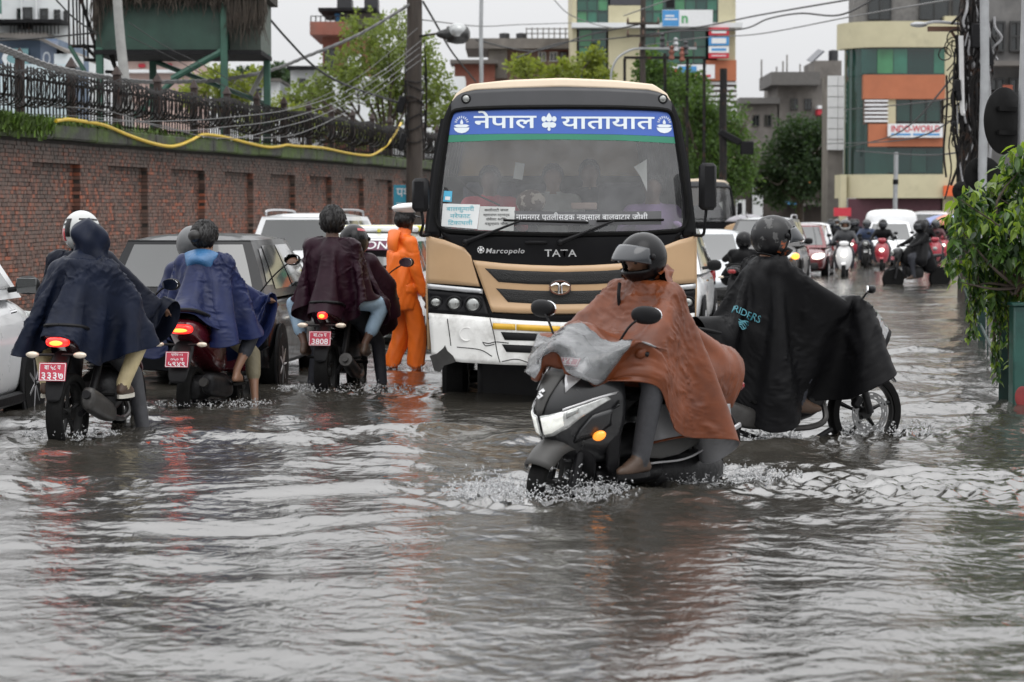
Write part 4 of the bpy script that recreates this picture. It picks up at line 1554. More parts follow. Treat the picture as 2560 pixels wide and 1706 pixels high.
pC = pole("lamp_post", "slim pale steel mast rising behind the bus roof", 1203, 88, 0.16, 0.14, 11, M_GALV, v_ref=100)
pD = pole("power_pole", "brown power pole with two crossarms before the green glass block", 1607, 96, 0.28, 0.2, 11, M_WOODP, v_ref=100)
s = 96 / F_PX
for (v, a, c_) in ((60, 1566, 1648), (91, 1566, 1648), (122, 1596, 1740)):
 b = MB()
 x0, x1 = (a - 1607) * s, (c_ - 1607) * s
 b.box(((x0 + x1) / 2, -0.18, W(1607, v, 96).z), (x1 - x0, 0.09, 0.09))
 o = b.obj("crossarm", M_GALV if v == 122 else M_WOODP, pD, smooth=False)
 for q in np.linspace(x0 + .05, x1 - .05, 3):
  i_ = MB()
  i_.lathe([(.03, 0), (.06, .03), (.03, .06), (.06, .09), (.03, .12), (.03, .18), (.005, .2)], 8, (q, -0.18, W(1607, v, 96).z + .045))
  i_.obj("insulator", M("porcelain", (0.12, 0.07, 0.05), 0.2), o)
b = MB()
b.tube(spline([loc_on(pD, 1527, 205), loc_on(pD, 1530, 175), loc_on(pD, 1545, 145), loc_on(pD, 1575, 126), loc_on(pD, 1605, 121)], 16), 0.05, 6)
b.obj("curved_arm", M_GALV, pD)
pE = pole("transformer_frame", "black steel frame of a transformer stand behind the bus", 1662, 94, 0.13, 0.12, 7.9, M_IRON, v_ref=200)
s = 94 / F_PX
for u in (1718, 1760, 1562):
 b = MB()
 x = (u - 1662) * s
 b.box((x, 0, 3.7), (0.11, 0.11, 8.0))
 b.obj("upright", M_IRON, pE, smooth=False)
b = MB()
b.box(((1661 - 1662) * s, -.08, W(1662, 145, 94).z), ((1762 - 1560) * s, 0.1, 0.1))
b.obj("crossbar", M_IRON, pE, smooth=False)
for (u, v, m_) in ((1655, 100, M_TANK), (1678, 132, M_BRICKF), (1704, 136, M_BRICKF), (1713, 120, M_TANK), (1688, 112, M_GALV)):
 b = MB()
 b.lathe([(.05, -.3), (.12, -.25), (.07, -.1), (.12, 0), (.06, .12), (.1, .2), (.02, .26)], 8, (((u - 1662) * s), -.2, W(u, v, 94).z))
 b.obj("insulator", m_, pE)
pF = pole("pole_stub", "black post with a forked head against the striped shop front", 1808, 92, 0.3, 0.28, 7.2, M_IRON, v_ref=200)
b = MB()
b.box((0.25, -.1, 4.6), (0.9, 0.3, 0.25), (0, 0.5, 0), 0.03)
b.box((0.9, -.1, 4.2), (0.5, 0.3, 0.5), (0, 0, 0), 0.03)
b.obj("fuse_box", M_BLACK, pF)
# cable-choked pole on the right
pG = pole("cable_pole", "dark pole choked with hanging cables above the right pavement", 2425, 46, 0.42, 0.4, 9, M_WOODP, v_ref=250)
rg = np.random.default_rng(31)
for k in range(84):
 b = MB()
 u0 = rg.normal(2428, 24)
 v0 = rg.uniform(-60, 220)
 v1 = v0 + rg.uniform(60, 330)
 pts = [loc_on(pG, u0 + rg.normal(0, 14) * q, v0 + (v1 - v0) * q, -0.25 - .15 * rg.uniform()) for q in (0, .25, .5, .75, 1)]
 b.tube(spline(pts, 14), rg.uniform(.012, .03), 4)
 b.obj("hanging_cable", M_IRON if k % 5 else M("grey_cable", (0.3, 0.3, 0.31), 0.5), pG)
for k in range(14):
 b = MB()
 u0, v0, r = rg.normal(2400, 22), rg.uniform(60, 380), rg.uniform(8, 24)
 c = np.array(loc_on(pG, u0, v0, -.3))
 rs = r * 46 / F_PX
 b.tube([c + np.array([rs * math.cos(q), .05 * math.sin(2 * q), rs * math.sin(q)]) for q in np.linspace(0, 2 * PI * 1.6, 22)], 0.012, 4)
 b.obj("cable_coil", M_IRON, pG)
for (u, v, w_, h_) in ((2392, 215, 16, 30), (2396, 240, 12, 26), (2385, 310, 12, 14), (2440, 90, 26, 60), (2468, 130, 22, 70)):
 b = MB()
 b.box(loc_on(pG, u, v, -.4), (w_ * 46 / F_PX, .18, h_ * 46 / F_PX), (0, rg.uniform(-.3, .3), 0), .02)
 b.obj("splice_box", M_BLACK, pG)
b = MB()
b.tube(spline([loc_on(pG, 2402, 90, -.4), loc_on(pG, 2404, 200, -.4), loc_on(pG, 2406, 278, -.4), loc_on(pG, 2412, 284, -.4)], 14), 0.05, 6)
b.obj("drop_conduit", M("pale_conduit", (0.5, 0.5, 0.5), 0.5), pG)
b = MB()
b.box(loc_on(pG, 2385, 73, 0.3), (1.0, .1, .09))
b.tube([loc_on(pG, 2376, 76, .3), loc_on(pG, 2400, 112, .3)], .03, 5)
b.obj("crossarm", M("rust_arm", (0.1, 0.05, 0.03), 0.7), pG, smooth=False)
b = MB()
b.tube(spline([loc_on(pG, 2400, 60, .3), loc_on(pG, 2340, 55, .3), loc_on(pG, 2312, 60, .3)], 8), .03, 5)
b.ell(loc_on(pG, 2297, 62, .3), (.17, .1, .055), 12, 8)
b.obj("street_lamp_head", M_GALV, pG)
pH = pole("sign_post", "slim grey steel post carrying the round sign below the cable pole", 2459, 38, 0.14, 0.14, 6.5, M_GALV, v_ref=300)
pI = pole("sign_post", "grey steel post at the right picture edge carrying the large round sign", 2561, 22, 0.1, 0.1, 4.6, M_GALV, v_ref=300)
def sign_disc(root, u, v, Y, du, dv, yaw, label):
 """back of a round road sign: dished plate with rolled rim, bracket to the post"""
 p = W(u, v, Y)
 R = dv * Y / F_PX
 o = thing("round_sign", label, "sign", (p.x, Y, p.z))
 o.rotation_euler = (0, 0, yaw)
 b = MB()
 b.lathe([(0.01, -.035), (R * .5, -.03), (R * .92, -.012), (R, 0.0), (R, .012), (R * .96, .014), (R * .9, .0), (0.01, -.015)], 40, axis='y')
 b.obj("plate", M("sign_back_black", (0.007, 0.007, 0.007), 0.6, var=0.3, spec=0.12), o)
 for k in (-1, 1):
  b = MB()
  b.box((0, -.05, k * R * .35), (R * 1.1, .025, .04))
  b.obj("bracket", M("sign_back_black", (0.007, 0.007, 0.007), 0.6), o, smooth=False)
 return o
sign_disc(pI, 2512, 303, 22.05, 0, 84, 0.75, "large black round sign back hanging left of the post at the right edge")
sign_disc(pH, 2457, 440, 38.15, 0, 48, 0.1, "smaller black round sign back on the slim grey post")
sign_disc(pH, 2404, 478, 42, 0, 24, 0.1, "smallest black round sign back below the cable pole")
# ------------------------------------------------------------------ overhead cables
M_CABLE = M("old_cable", (0.03, 0.03, 0.031), 0.6, var=0.2)
M_CABLEG = M("weathered_grey_cable", (0.13, 0.13, 0.13), 0.6, var=0.2)
def cable(pts, r, label, mat=M_CABLE, n=60, twist=False):
 """pts (u, v, Y): a hung cable through real points in the air"""
 P = spline([tuple(W(*q)) for q in pts], n)
 b = MB()
 if twist:
  for ph in (0, 2.1, 4.2):
   t = np.arange(n) * 0.9 + ph
   Q = P + np.stack([np.cos(t) * r * .3, np.sin(t) * r, np.cos(t) * r], 1)
   b.tube(Q, r * .8, 5)
 else:
  b.tube(P, r, 5)
 return tag(b.obj("overhead_cable", mat), label, "cable", "overhead cables")
cable([(-20, 112, 30), (40, 135, 32), (120, 165, 36), (200, 183, 41), (280, 196, 46), (360, 205, 50), (470, 204, 54), (560, 199, 56), (680, 175, 59), (770, 140, 60), (900, 85, 61), (1040, 2, 62)],
  0.03, "thick twisted cable sweeping from the left edge to the dark utility pole", M_CABLEG, 140, True)
cable([(668, 40, 58), (720, 100, 59), (790, 170, 60), (870, 215, 61), (1010, 262, 62)], 0.03, "dark cable falling from the watchtower roof to the utility pole")
cable([(1058, 5, 61.8), (1090, 60, 66), (1130, 130, 72), (1190, 205, 80)], 0.03, "dark cable dropping from the utility pole top past the street lamp")
cable([(1055, 100, 62), (960, 175, 58), (850, 235, 54), (720, 275, 50), (560, 295, 46), (420, 303, 44), (200, 302, 42), (-20, 290, 40)], 0.009, "thin sagging wire running from the utility pole across the fence, topmost of the bundle", M_CABLEG)
cable([(1050, 118, 61.9), (940, 200, 58), (830, 260, 54), (700, 300, 50), (560, 318, 46), (430, 325, 44), (250, 275, 42), (-20, 262, 40)], 0.009, "thin wire below the topmost one in the bundle over the fence", M_CABLEG)
cable([(1050, 135, 61.8), (930, 225, 58), (800, 290, 54), (690, 322, 51), (600, 345, 48), (500, 340, 46), (380, 310, 44), (180, 290, 42), (-20, 285, 40)], 0.009, "thin wire sagging lowest across the iron fence", M_CABLEG)
cable([(1045, 70, 61.8), (900, 190, 60), (760, 260, 58), (650, 278, 56), (540, 285, 54), (300, 260, 48), (-20, 255, 42)], 0.008, "thin wire crossing the pale green tree", M_CABLEG)
cable([(1052, 150, 61.7), (900, 260, 58), (760, 330, 54), (660, 345, 52), (560, 338, 50)], 0.009, "short looping wire hanging onto the fence spikes", M_CABLEG)
cable([(320, 55, 50), (420, 120, 51), (540, 180, 53), (660, 260, 56)], 0.009, "thin wire slanting across the watchtower cabin", M_CABLE)
cable([(320, 90, 50), (430, 145, 52), (560, 215, 54), (700, 290, 58)], 0.009, "lower thin wire slanting under the watchtower", M_CABLE)
cable([(-10, 102, 50), (100, 96, 52), (240, 82, 55)], 0.02, "straight wire from the left edge to the watchtower stair")
cable([(140, 0, 50), (190, 50, 52), (245, 85, 54)], 0.018, "short wire above the blue hall reaching the watchtower")
cable([(1190, 100, 88), (1260, 118, 90), (1330, 128, 92), (1400, 112, 94), (1470, 88, 96), (1607, 60, 96)], 0.03, "sagging cable from the pale mast to the power pole")
cable([(1290, 145, 90), (1400, 108, 92), (1500, 100, 94), (1607, 88, 96), (1760, 66, 90), (1900, 38, 80), (2120, 0, 70)], 0.028, "long cable rising right from the power pole over the grey building")
cable([(1607, 92, 96), (1700, 78, 92), (1850, 74, 84), (1920, 48, 78), (2000, 34, 72), (2100, 38, 66), (2200, -10, 60)], 0.028, "dark wavy cable crossing the sky above the grey building")
cable([(1607, 115, 96), (1750, 95, 90), (1900, 85, 80), (2140, 40, 66), (2430, -10, 46)], 0.02, "thin upper cable running to the cable pole", M_CABLEG)
cable([(1560, 40, 96), (1650, 8, 90), (1760, -30, 84)], 0.024, "short cable rising across the billboard", M_CABLEG)
cable([(1380, -5, 96), (1430, 40, 96), (1530, 70, 96), (1607, 58, 96)], 0.02, "cable entering from the top left of the glass block", M_CABLEG)
cable([(1055, 50, 62), (1200, 66, 80), (1300, 62, 92), (1430, 58, 110)], 0.018, "level thin wire from the utility pole toward the glass block", M_CABLEG)
cable([(2420, 150, 46), (2250, 330, 70), (2110, 370, 100)], 0.022, "cable slanting across the curved building's lower band")
cable([(2420, 230, 46), (2320, 255, 60), (2110, 275, 100)], 0.018, "cable crossing the curved building's orange band", M_CABLE)
cable([(2420, 280, 46), (2260, 350, 64), (2060, 360, 105)], 0.018, "cable reaching the white sign tower from the cable pole", M_CABLE)
cable([(2415, 380, 46), (2300, 388, 60), (2140, 378, 90)], 0.018, "lowest cable before the curved building's dark glass", M_CABLE)
pJ = pole("service_pole", "grey service pole before the curved building's fascia", 2239, 98, 0.2, 0.18, 4.2, M_GALV, v_ref=450)
for k in range(2):
 b = MB()
 b.cyl((0, 0, 1.6 + k * 1.3), (0, 0, 1.8 + k * 1.3), 0.115, 10)
 b.obj("black_band", M_BLACK, pJ)
# ------------------------------------------------------------------ the minibus
BUS_S = 295.0
BUS_Y = F_PX / BUS_S
BUS_UC = 1405.0
M_TAN = M("tan_bus_paint", (0.46, 0.30, 0.165), 0.34, var=0.07, scale=2, coat=0.3, col2=(0.34, 0.23, 0.14), c2scale=1.4, c2lo=.56, c2hi=.8)
M_BWHITE = M("scuffed_white_paint", (0.72, 0.72, 0.7), 0.38, var=0.05, scale=3, coat=0.3, col2=(0.38, 0.37, 0.35), c2scale=3.5, c2lo=.48, c2hi=.72)
M_BBLACK = M("gloss_black_panel", (0.007, 0.007, 0.008), 0.32, var=0.2, scale=4, spec=0.12)
M_BGREY = M("charcoal_panel", (0.04, 0.041, 0.045), 0.4, var=0.1, scale=4)
M_CREAMR = M("cream_roof_paint", (0.75, 0.62, 0.47), 0.35, var=0.05, scale=2, coat=0.4, col2=(0.6, 0.44, 0.3), c2scale=1.5, c2lo=.5, c2hi=.8)
M_MESH = M("grille_mesh", (0.008, 0.008, 0.008), 0.5, var=0.3, scale=60, bump=0.8, bscale=120)
M_YREFL = M("yellow_reflector", (0.62, 0.36, 0.02), 0.3, var=0.1, scale=8)
M_LENS = M("lamp_clear_lens", (0.33, 0.34, 0.33), 0.06, 0.6, var=0.15, scale=30, spec=0.9, coat=1.0)
M_SEAT = M("seat_cloth", (0.05, 0.05, 0.07), 0.8, var=0.2)
M_WIND = glass_mat("windscreen_glass", (0.84, 0.86, 0.85), 0.085)
M_SIDEG = glass_mat("bus_side_glass", (0.6, 0.63, 0.62), 0.05)
def bx(u):
 return (u - BUS_UC) / BUS_S
def bz(v):
 return (HOR - v) / BUS_S + CAM_H
def yF(x, z):
 """front face of the bus: bowed across, windscreen raked back, bumper forward"""
 x, z = np.asarray(x, float), np.asarray(z, float)
 return 0.20 * (np.abs(x) / 1.15) ** 3 + 0.17 * np.clip(z - 1.35, 0, None) ** 1.15 - 0.07 * np.clip((0.85 - z) / 0.2, 0, 1) ** 1.0
def poly_at(pts, n):
 P = np.asarray(pts, float)
 d = np.r_[0, np.cumsum(np.linalg.norm(np.diff(P, axis=0), axis=1))]
 t = np.linspace(0, d[-1], n)
 return np.stack([np.interp(t, d, P[:, 0]), np.interp(t, d, P[:, 1])], 1)
def mirr(pts):
 """left-half outline (photo measures, ending on the centre line) to full width"""
 R = [(2 * BUS_UC - u, v) for (u, v) in pts[::-1]]
 if abs(pts[-1][0] - BUS_UC) < 1:
  R = R[1:]
 return list(pts) + R
def patch(name, top, bot, mat, parent, off=0.0, nu=36, nv=8, thick=0.02, mirror_x=False, smooth_line=False):
 if smooth_line:
  A, B = spline(top, nu), spline(bot, nu)
 else:
  A, B = poly_at(top, nu), poly_at(bot, nu)
 t = np.linspace(0, 1, nv)[:, None, None]
 G = A[None] * (1 - t) + B[None] * t
 x, z = bx(G[..., 0]), bz(G[..., 1])
 if mirror_x:
  x = -x
 y = yF(x, z) - off
 b = MB()
 b.grid(np.stack([x, y, z], 2))
 o = b.obj(name, mat, parent, smooth=True, angle=60, recalc=False)
 if thick:
  m = o.modifiers.new("thickness", 'SOLIDIFY')
  m.thickness = thick
  m.offset = 1 if mirror_x else -1
 return o
def bplace(u, v, off, k=1.0):
 xc, zc = bx(u), bz(v)
 def f(V):
  x, z = xc + V[:, 0], zc + V[:, 1]
  return np.stack([x, yF(x, z) - off - np.abs(V[:, 2]), z], 1)
 return f
def build_bus():
 R = thing("minibus", "tan and white minibus with a blue banner across its windscreen, wading head-on", "bus", ((BUS_UC - CX) / BUS_S, BUS_Y, 0))
 # ---- shell behind the mask
 prof = [(1.15, 0.42), (1.165, 0.9), (1.16, 1.40), (1.09, 2.0), (1.01, 2.39), (0.98, 2.485), (0.90, 2.618), (0.786, 2.69), (0.45, 2.727), (0, 2.745)]
 full = prof + [(-x, z) for (x, z) in prof[-2::-1]]
 L = 6.6
 # roof skin
 rp = [p for p in full if p[1] >= 2.39]
 ys = [0.42, 0.5, 0.62, 0.9, 3.5, L - .2, L]
 sh = [0.0, 0.0, 0.0, 0, 0, 0, -.05]
 A = [[(x, yF(x, z) + 0.03 if k == 0 else max(y, float(yF(x, z)) + .06 * k), z + s) for (x, z) in rp] for k, (y, s) in enumerate(zip(ys, sh))]
 b = MB()
 b.grid(np.array(A), flip=True)
 o = b.obj("roof", M_CREAMR, R)
 o.modifiers.new("t", 'SOLIDIFY').thickness = 0.03
 for sx in (-1, 1):
  side = "bus_side"
  b = MB()
  A = [[(sx * x, y, z) for (x, z) in ((1.15, 0.42), (1.165, 0.9), (1.16, 1.40))] for y in (0.26, 1, 3, L)]
  b.grid(np.array(A), flip=sx < 0)
  o = b.obj("side_panel", M_TAN, R)
  o.modifiers.new("t", 'SOLIDIFY').thickness = 0.03
  for y in (0.75, 1.7, 2.7, 3.7, 4.7, 5.7, L - .08):
   b = MB()
   b.tube([(sx * 1.145, y, 1.40), (sx * 1.08, y + .02, 2.0), (sx * 1.0, y + .04, 2.41)], 0.055, 6)
   b.obj("side_pillar", M_BBLACK, R)
  ylist = (0.75, 1.7, 2.7, 3.7, 4.7, 5.7, L - .08)
  for y0, y1 in zip(ylist[:-1], ylist[1:]):
   b = MB()
   b.add([(sx * 1.15, y0, 1.41), (sx * 1.15, y1, 1.41), (sx * 1.085, y1, 2.0), (sx * 1.005, y1, 2.38), (sx * 1.005, y0, 2.38), (sx * 1.085, y0, 2.0)], [(0, 1, 2, 5), (5, 2, 3, 4)])
   b.obj("side_window", M_SIDEG, R, recalc=False)
  b = MB()
  b.lathe([(.2, -.11), (.36, -.11), (.4, -.07), (.4, .07), (.36, .11), (.2, .11), (.19, .05), (.06, .06), (.01, .06)], 26, (sx * 0.93, 1.15, 0.13), 'x')
  b.obj("front_wheel", M_RUBBER, R)
  b = MB()
  b.lathe([(.2, -.11), (.36, -.11), (.4, -.07), (.4, .07), (.36, .11), (.2, .11), (.19, .05), (.06, .06), (.01, .06)], 26, (sx * 0.93, 4.9, 0.13), 'x')
  b.obj("rear_wheel", M_RUBBER, R)
 b = MB()
 b.box((0, L, 1.5), (2.25, .05, 2.2), ch=.02)
 b.obj("rear_panel", M_TAN, R)
 b = MB()
 b.box((0, 3.6, 0.78), (2.2, 5.9, 0.06))
 b.obj("floor", M_DARKV, R)
 b = MB()
 b.box((0, 0.75, 0.42), (2.02, 0.7, 0.2), ch=.03)
 b.obj("chassis_beam", M_BLACK, R)
 b = MB()
 b.box((0.05, 0.62, 0.12), (1.55, 0.3, 0.5), ch=.05)
 b.obj("underbody", M_BLACK, R)
 b = MB()
 b.cyl((-.8, 1.15, .13), (.8, 1.15, .13), .06, 10)
 b.obj("front_axle", M_BLACK, R)
 # ---- mask panels
 WT = [(1128, 276), (1160, 273), (1260, 270), (1405, 269)]
 WB = [(1092, 567), (1110, 575), (1180, 581), (1290, 584), (1405, 585)]
 patch("windscreen", mirr(WT), mirr(WB), M_WIND, R, 0.0, 60, 14, 0)
 # black rubber surround
 ring_out = [(1088, 500), (1086, 545), (1092, 567), (1112, 577), (1200, 583), (1405, 587)]
 b = MB()
 loop = mirr([(1405, 267), (1260, 268), (1160, 271), (1133, 275), (1124, 284), (1118, 310), (1104, 400), (1090, 505), (1087, 545), (1093, 566), (1112, 577), (1200, 583), (1405, 587)][::-1])
 loop = [(1405, 267), (1260, 268), (1160, 271), (1133, 275), (1124, 284), (1118, 310), (1104, 400), (1090, 505), (1087, 545), (1093, 566), (1112, 577), (1200, 583), (1405, 587)]
 loop = loop + [(2 * BUS_UC - u, v) for (u, v) in loop[-2:0:-1]]
 P = poly_at(loop + [loop[0]], 140)
 x, z = bx(P[:, 0]), bz(P[:, 1])
 b.tube(np.stack([x, yF(x, z) - .012, z], 1), 0.02, 6, False)
 b.obj("windscreen_rubber", M_RUBBER, R)
 OUT = [(1064, 592), (1083, 412), (1106, 296), (1117, 268), (1128, 248)]
 INN = [(1098, 592), (1100, 500), (1112, 400), (1126, 300), (1140, 268)]
 for mx in (False, True):
  patch("windscreen_pillar", OUT, INN, M_BBLACK, R, 0.004, 24, 5, .03, mx)
 patch("header_panel", mirr([(1126, 256), (1136, 240), (1152, 230), (1185, 223), (1290, 218), (1405, 216)]), mirr([(1126, 282), (1140, 276), (1165, 273), (1200, 271.5), (1290, 270), (1405, 269)]), M_BGREY, R, 0.006, 50, 6, .03)
 patch("roof_edge", mirr([(1112, 282), (1139, 230), (1173, 208), (1272, 198), (1405, 193)]), mirr([(1124, 280), (1137, 241), (1158, 228), (1190, 222), (1405, 215)]), M_CREAMR, R, 0.0, 60, 5, .04)
 patch("front_panel", mirr([(1096, 574), (1200, 581), (1405, 584)]), mirr([(1176, 700), (1230, 690), (1405, 684)]), M_BBLACK, R, 0.0, 40, 8)
 patch("lower_backing", mirr([(1068, 700), (1230, 684), (1405, 680)]), mirr([(1068, 800), (1230, 806), (1405, 812)]), M_BBLACK, R, -0.02, 40, 6)
 for mx in (False, True):
  patch("tan_cheek", [(1066, 590), (1110, 601), (1159, 620), (1176, 640)], [(1066, 709), (1110, 711), (1160, 714), (1199, 717)], M_TAN, R, 0.018, 20, 10, .03, mx)
  patch("silver_strip", [(1066, 711), (1206, 723)], [(1066, 723), (1207, 735)], M("silver_trim", (0.5, 0.51, 0.52), 0.35, 0.6), R, 0.02, 14, 3, .02, mx)
  patch("lamp_bezel", [(1067, 726), (1208, 737)], [(1070, 783), (1226, 793)], M_BBLACK, R, 0.012, 14, 6, .02, mx)
 patch("tan_grille_frame", mirr([(1182, 651), (1260, 659), (1330, 663), (1405, 665)]), mirr([(1229, 778), (1300, 781), (1405, 782)]), M_TAN, R, 0.03, 50, 10, .04)
 patch("grille_slot", mirr([(1212, 671), (1300, 677), (1405, 680)]), mirr([(1246, 705), (1320, 710), (1405, 712)]), M_MESH, R, 0.034, 44, 4, .01)
 patch("grille_slot", mirr([(1240, 721), (1320, 726), (1405, 728)]), mirr([(1270, 755), (1340, 759), (1405, 760)]), M_MESH, R, 0.034, 44, 4, .01)
 patch("bumper", mirr([(1070, 784), (1150, 788), (1226, 794), (1300, 800), (1405, 805)]), mirr([(1078, 888), (1110, 899), (1150, 906), (1260, 911), (1405, 914)]), M_BWHITE, R, 0.03, 60, 12, .05)
 patch("bumper_slot", mirr([(1252, 829), (1405, 835)]), mirr([(1262, 849), (1405, 853)]), M_DARKV, R, 0.034, 30, 3, .01)
 patch("bumper_slot", mirr([(1255, 860), (1405, 866)]), mirr([(1266, 879), (1405, 884)]), M_DARKV, R, 0.034, 30, 3, .01)
 for (a, c) in ((1232, 1288), (1291, 1400), (1404, 1512), (1515, 1578)):
  vv = lambda u: 807 + 8 * (1 - abs(u - BUS_UC) / 173) if abs(u - BUS_UC) < 173 else 807
  patch("reflector_strip", [(a, vv(a)), (c, vv(c))], [(a, vv(a) + 15), (c, vv(c) + 15)], M_YREFL, R, 0.036, 8, 2, .005)
 # lamps
 for mx in (1, -1):
  for (u, v, ru, rv) in ((1088, 757, 15, 13), (1135, 760, 18, 17), (1182, 762, 19, 19)):
   xc, zc = mx * bx(u), bz(v)
   y0 = float(yF(xc, zc)) - .02
   b = MB()
   b.lathe([(ru * 1.22, .01), (ru * 1.22, -.02), (ru * 1.05, -.025), (ru * 1.0, 0.0), (ru * .01, 0.0)], 24, axis='y')
   Vv = b.verts()
   Vv[:, [0, 2]] /= BUS_S
   b.v = [Vv * np.array([1, 1, rv / ru]) + np.array([xc, y0, zc])]
   hl = b.obj("headlamp", M_BLACK, R)
   b = MB()
   b.ell((xc, y0 + .004, zc), (ru / BUS_S, .028, rv / BUS_S), 20, 10)
   b.obj("lens", M_LENS, hl)
  u, v = (1164, 244)
  xc, zc = (bx(1164) if mx > 0 else bx(1661)), bz(245)
  y0 = float(yF(xc, zc)) - .01
  b = MB()
  b.lathe([(.042, .02), (.042, -.01), (.034, -.015), (.034, 0), (.001, 0)], 20, (xc, y0, zc), 'y')
  tl = b.obj("marker_lamp", M_BLACK, R)
  b = MB()
  b.ell((xc, y0 - .004, zc), (.034, .015, .034), 16, 8)
  b.obj("lens", M_LENS, tl)
 b = MB()
 xc, zc = bx(1166), bz(835)
 b.lathe([(.062, .0), (.062, -.008), (.055, -.01), (.05, -.004), (.001, -.002)], 24, (xc, float(yF(xc, zc)) - .03, zc), 'y')
 b.obj("tow_cap", M_BWHITE, R)
 # damage on the bumper: cracks and the torn corner
 M_CRACK = M("crack_dark", (0.02, 0.02, 0.02), 0.8)
 for pts in ([(1206, 855), (1222, 858), (1240, 854), (1272, 857)], [(1225, 795), (1236, 840), (1243, 880), (1250, 905)], [(1118, 798), (1124, 840), (1127, 865)], [(1142, 868), (1200, 874), (1230, 890)],
    [(1208, 858), (1216, 864), (1236, 860)], [(1255, 903), (1290, 897), (1320, 905)]):
  P = spline(pts, 16)
  x, z = bx(P[:, 0]), bz(P[:, 1])
  b = MB()
  b.tube(np.stack([x, yF(x, z) - .031, z], 1), 0.004, 4)
  b.obj("crack", M_CRACK, R)
 tp = [(1073, 893), (1092, 885), (1108, 871), (1112, 864), (1118, 878), (1132, 890), (1140, 905), (1110, 915), (1100, 932), (1084, 928), (1078, 905)]
 b = MB()
 x, z = np.array([bx(u) for u, v in tp]), np.array([bz(v) for u, v in tp])
 y = yF(x, z) - .037
 n = len(tp)
 b.add(np.concatenate([np.stack([x, y, z], 1), np.stack([x, y + .09, z], 1)]), [tuple(range(n))] + [(i, (i + 1) % n, (i + 1) % n + n, i + n) for i in range(n)])
 b.obj("torn_corner", M("torn_plastic", (0.025, 0.024, 0.023), 0.7, var=0.3), R, smooth=False)
 # badges and lettering
 MW = M("badge_silver", (0.8, 0.8, 0.8), 0.35, 0.0)
 lettering("lettering", "TATA", 0.085, MW, R, bplace(1401, 634, 0.012), bold=.012, width=80 / BUS_S, thick=.004, space=1.05)
 lettering("lettering", "Marcopolo", 0.06, MW, R, bplace(1262, 628, 0.012), bold=.01, width=97 / BUS_S, thick=.003, shear=.2, space=1.1)
 b = MB()
 xc, zc = bx(1202), bz(625)
 b.lathe([(.03, 0), (.03, -.01), (.001, -.012)], 18, (xc, float(yF(xc, zc)) - .005, zc), 'y')
 bd = b.obj("round_badge", MW, R)
 for q in range(6):
  b = MB()
  a = q * PI / 3
  b.lathe([(.0075, 0), (.0075, -.004), (.001, -.005)], 8, (xc + .019 * math.cos(a), float(yF(xc, zc)) - .016, zc + .019 * math.sin(a)), 'y')
  b.obj("badge_dot", M_BBLACK, bd)
 xc, zc = bx(1400), bz(719)
 y0 = float(yF(xc, zc)) - .045
 b = MB()
 a = np.linspace(0, 2 * PI, 36, endpoint=False)
 b.grid(np.array([[(xc + (.086 + .011 * math.cos(q)) * math.cos(t), y0 - .012 * math.sin(q), zc + (.056 + .011 * math.cos(q)) * math.sin(t)) for q in np.linspace(0, 2 * PI, 6, endpoint=False)] for t in a]), True, True)
 em = b.obj("emblem_ring", M_CHROME, R)
 for sx in (-1, 1):
  b = MB()
  P = spline([(xc + sx * .078, y0 - .004, zc + .018), (xc + sx * .045, y0 - .004, zc + .032), (xc + sx * .016, y0 - .004, zc + .028), (xc + sx * .011, y0 - .004, zc), (xc + sx * .014, y0 - .004, zc - .05)], 14)
  b.tube(P, .008, 6)
  b.obj("emblem_stroke", M_CHROME, em)
 b = MB()
 b.box((bx(1340), float(yF(bx(1340), bz(606))) - .02, bz(606)), (56 / BUS_S, .03, 8 / BUS_S), ch=.008)
 b.obj("grab_handle", M_BLACK, R)
 # number plate
 b = MB()
 b.box((bx(1405), float(yF(0, bz(883))) - .05, bz(883)), (132 / BUS_S, .012, 56 / BUS_S), ch=.004)
 npl = b.obj("number_plate", M("plate_black", (0.012, 0.012, 0.012), 0.4), R)
 for (txt, v, w_) in (("बा.५ ख", 874, .34), ("२४१८", 898, .3)):
  lettering("lettering", txt, .1, M_SIGNW, npl, (lambda v: lambda V: np.stack([bx(1405) + V[:, 0], np.full(len(V), float(yF(0, bz(883))) - .06), bz(v) + V[:, 1]], 1))(v), bold=.008, width=w_)
 b = MB()
 for (dx, dz, sx_, sz_) in ((0, 27, 132, 2.5), (0, -27, 132, 2.5), (-65, 0, 2.5, 54), (65, 0, 2.5, 54)):
  b.box((bx(1405 + dx), float(yF(0, bz(883))) - .058, bz(883 - dz)), (sx_ / BUS_S, .006, sz_ / BUS_S))
 b.obj("plate_border", M_SIGNW, npl, smooth=False)
 # wipers
 for (p0, p1, c0, c1) in (((1164, 606), (1305, 551), (1259, 551), (1471, 557)), ((1401, 606), (1537, 551), (1491, 553), (1660, 550))):
  def q(u, v, o):
   x, z = bx(u), bz(v)
   return (x, float(yF(x, z)) - o, z)
  b = MB()
  b.tube([q(*p0, .03), q(p0[0] + 14, p0[1] - 6, .05), q((p0[0] + p1[0]) / 2, (p0[1] + p1[1]) / 2, .055), q(*p1, .045)], [.022, .018, .012, .009], 6)
  b.ell(q(*p0, .03), .03, 10, 6)
  wp = b.obj("wiper", M_BLACK, R)
  b = MB()
  b.tube([q(c0[0] + (c1[0] - c0[0]) * t, c0[1] + (c1[1] - c0[1]) * t, .03 + .012 * math.sin(t * PI)) for t in np.linspace(0, 1, 10)], .011, 5)
  b.obj("wiper_blade", M_RUBBER, wp)
 # banner on the glass
 M_BAN = M("banner_blue", (0.03, 0.1, 0.42), 0.35, var=0.06, scale=2, spec=.6)
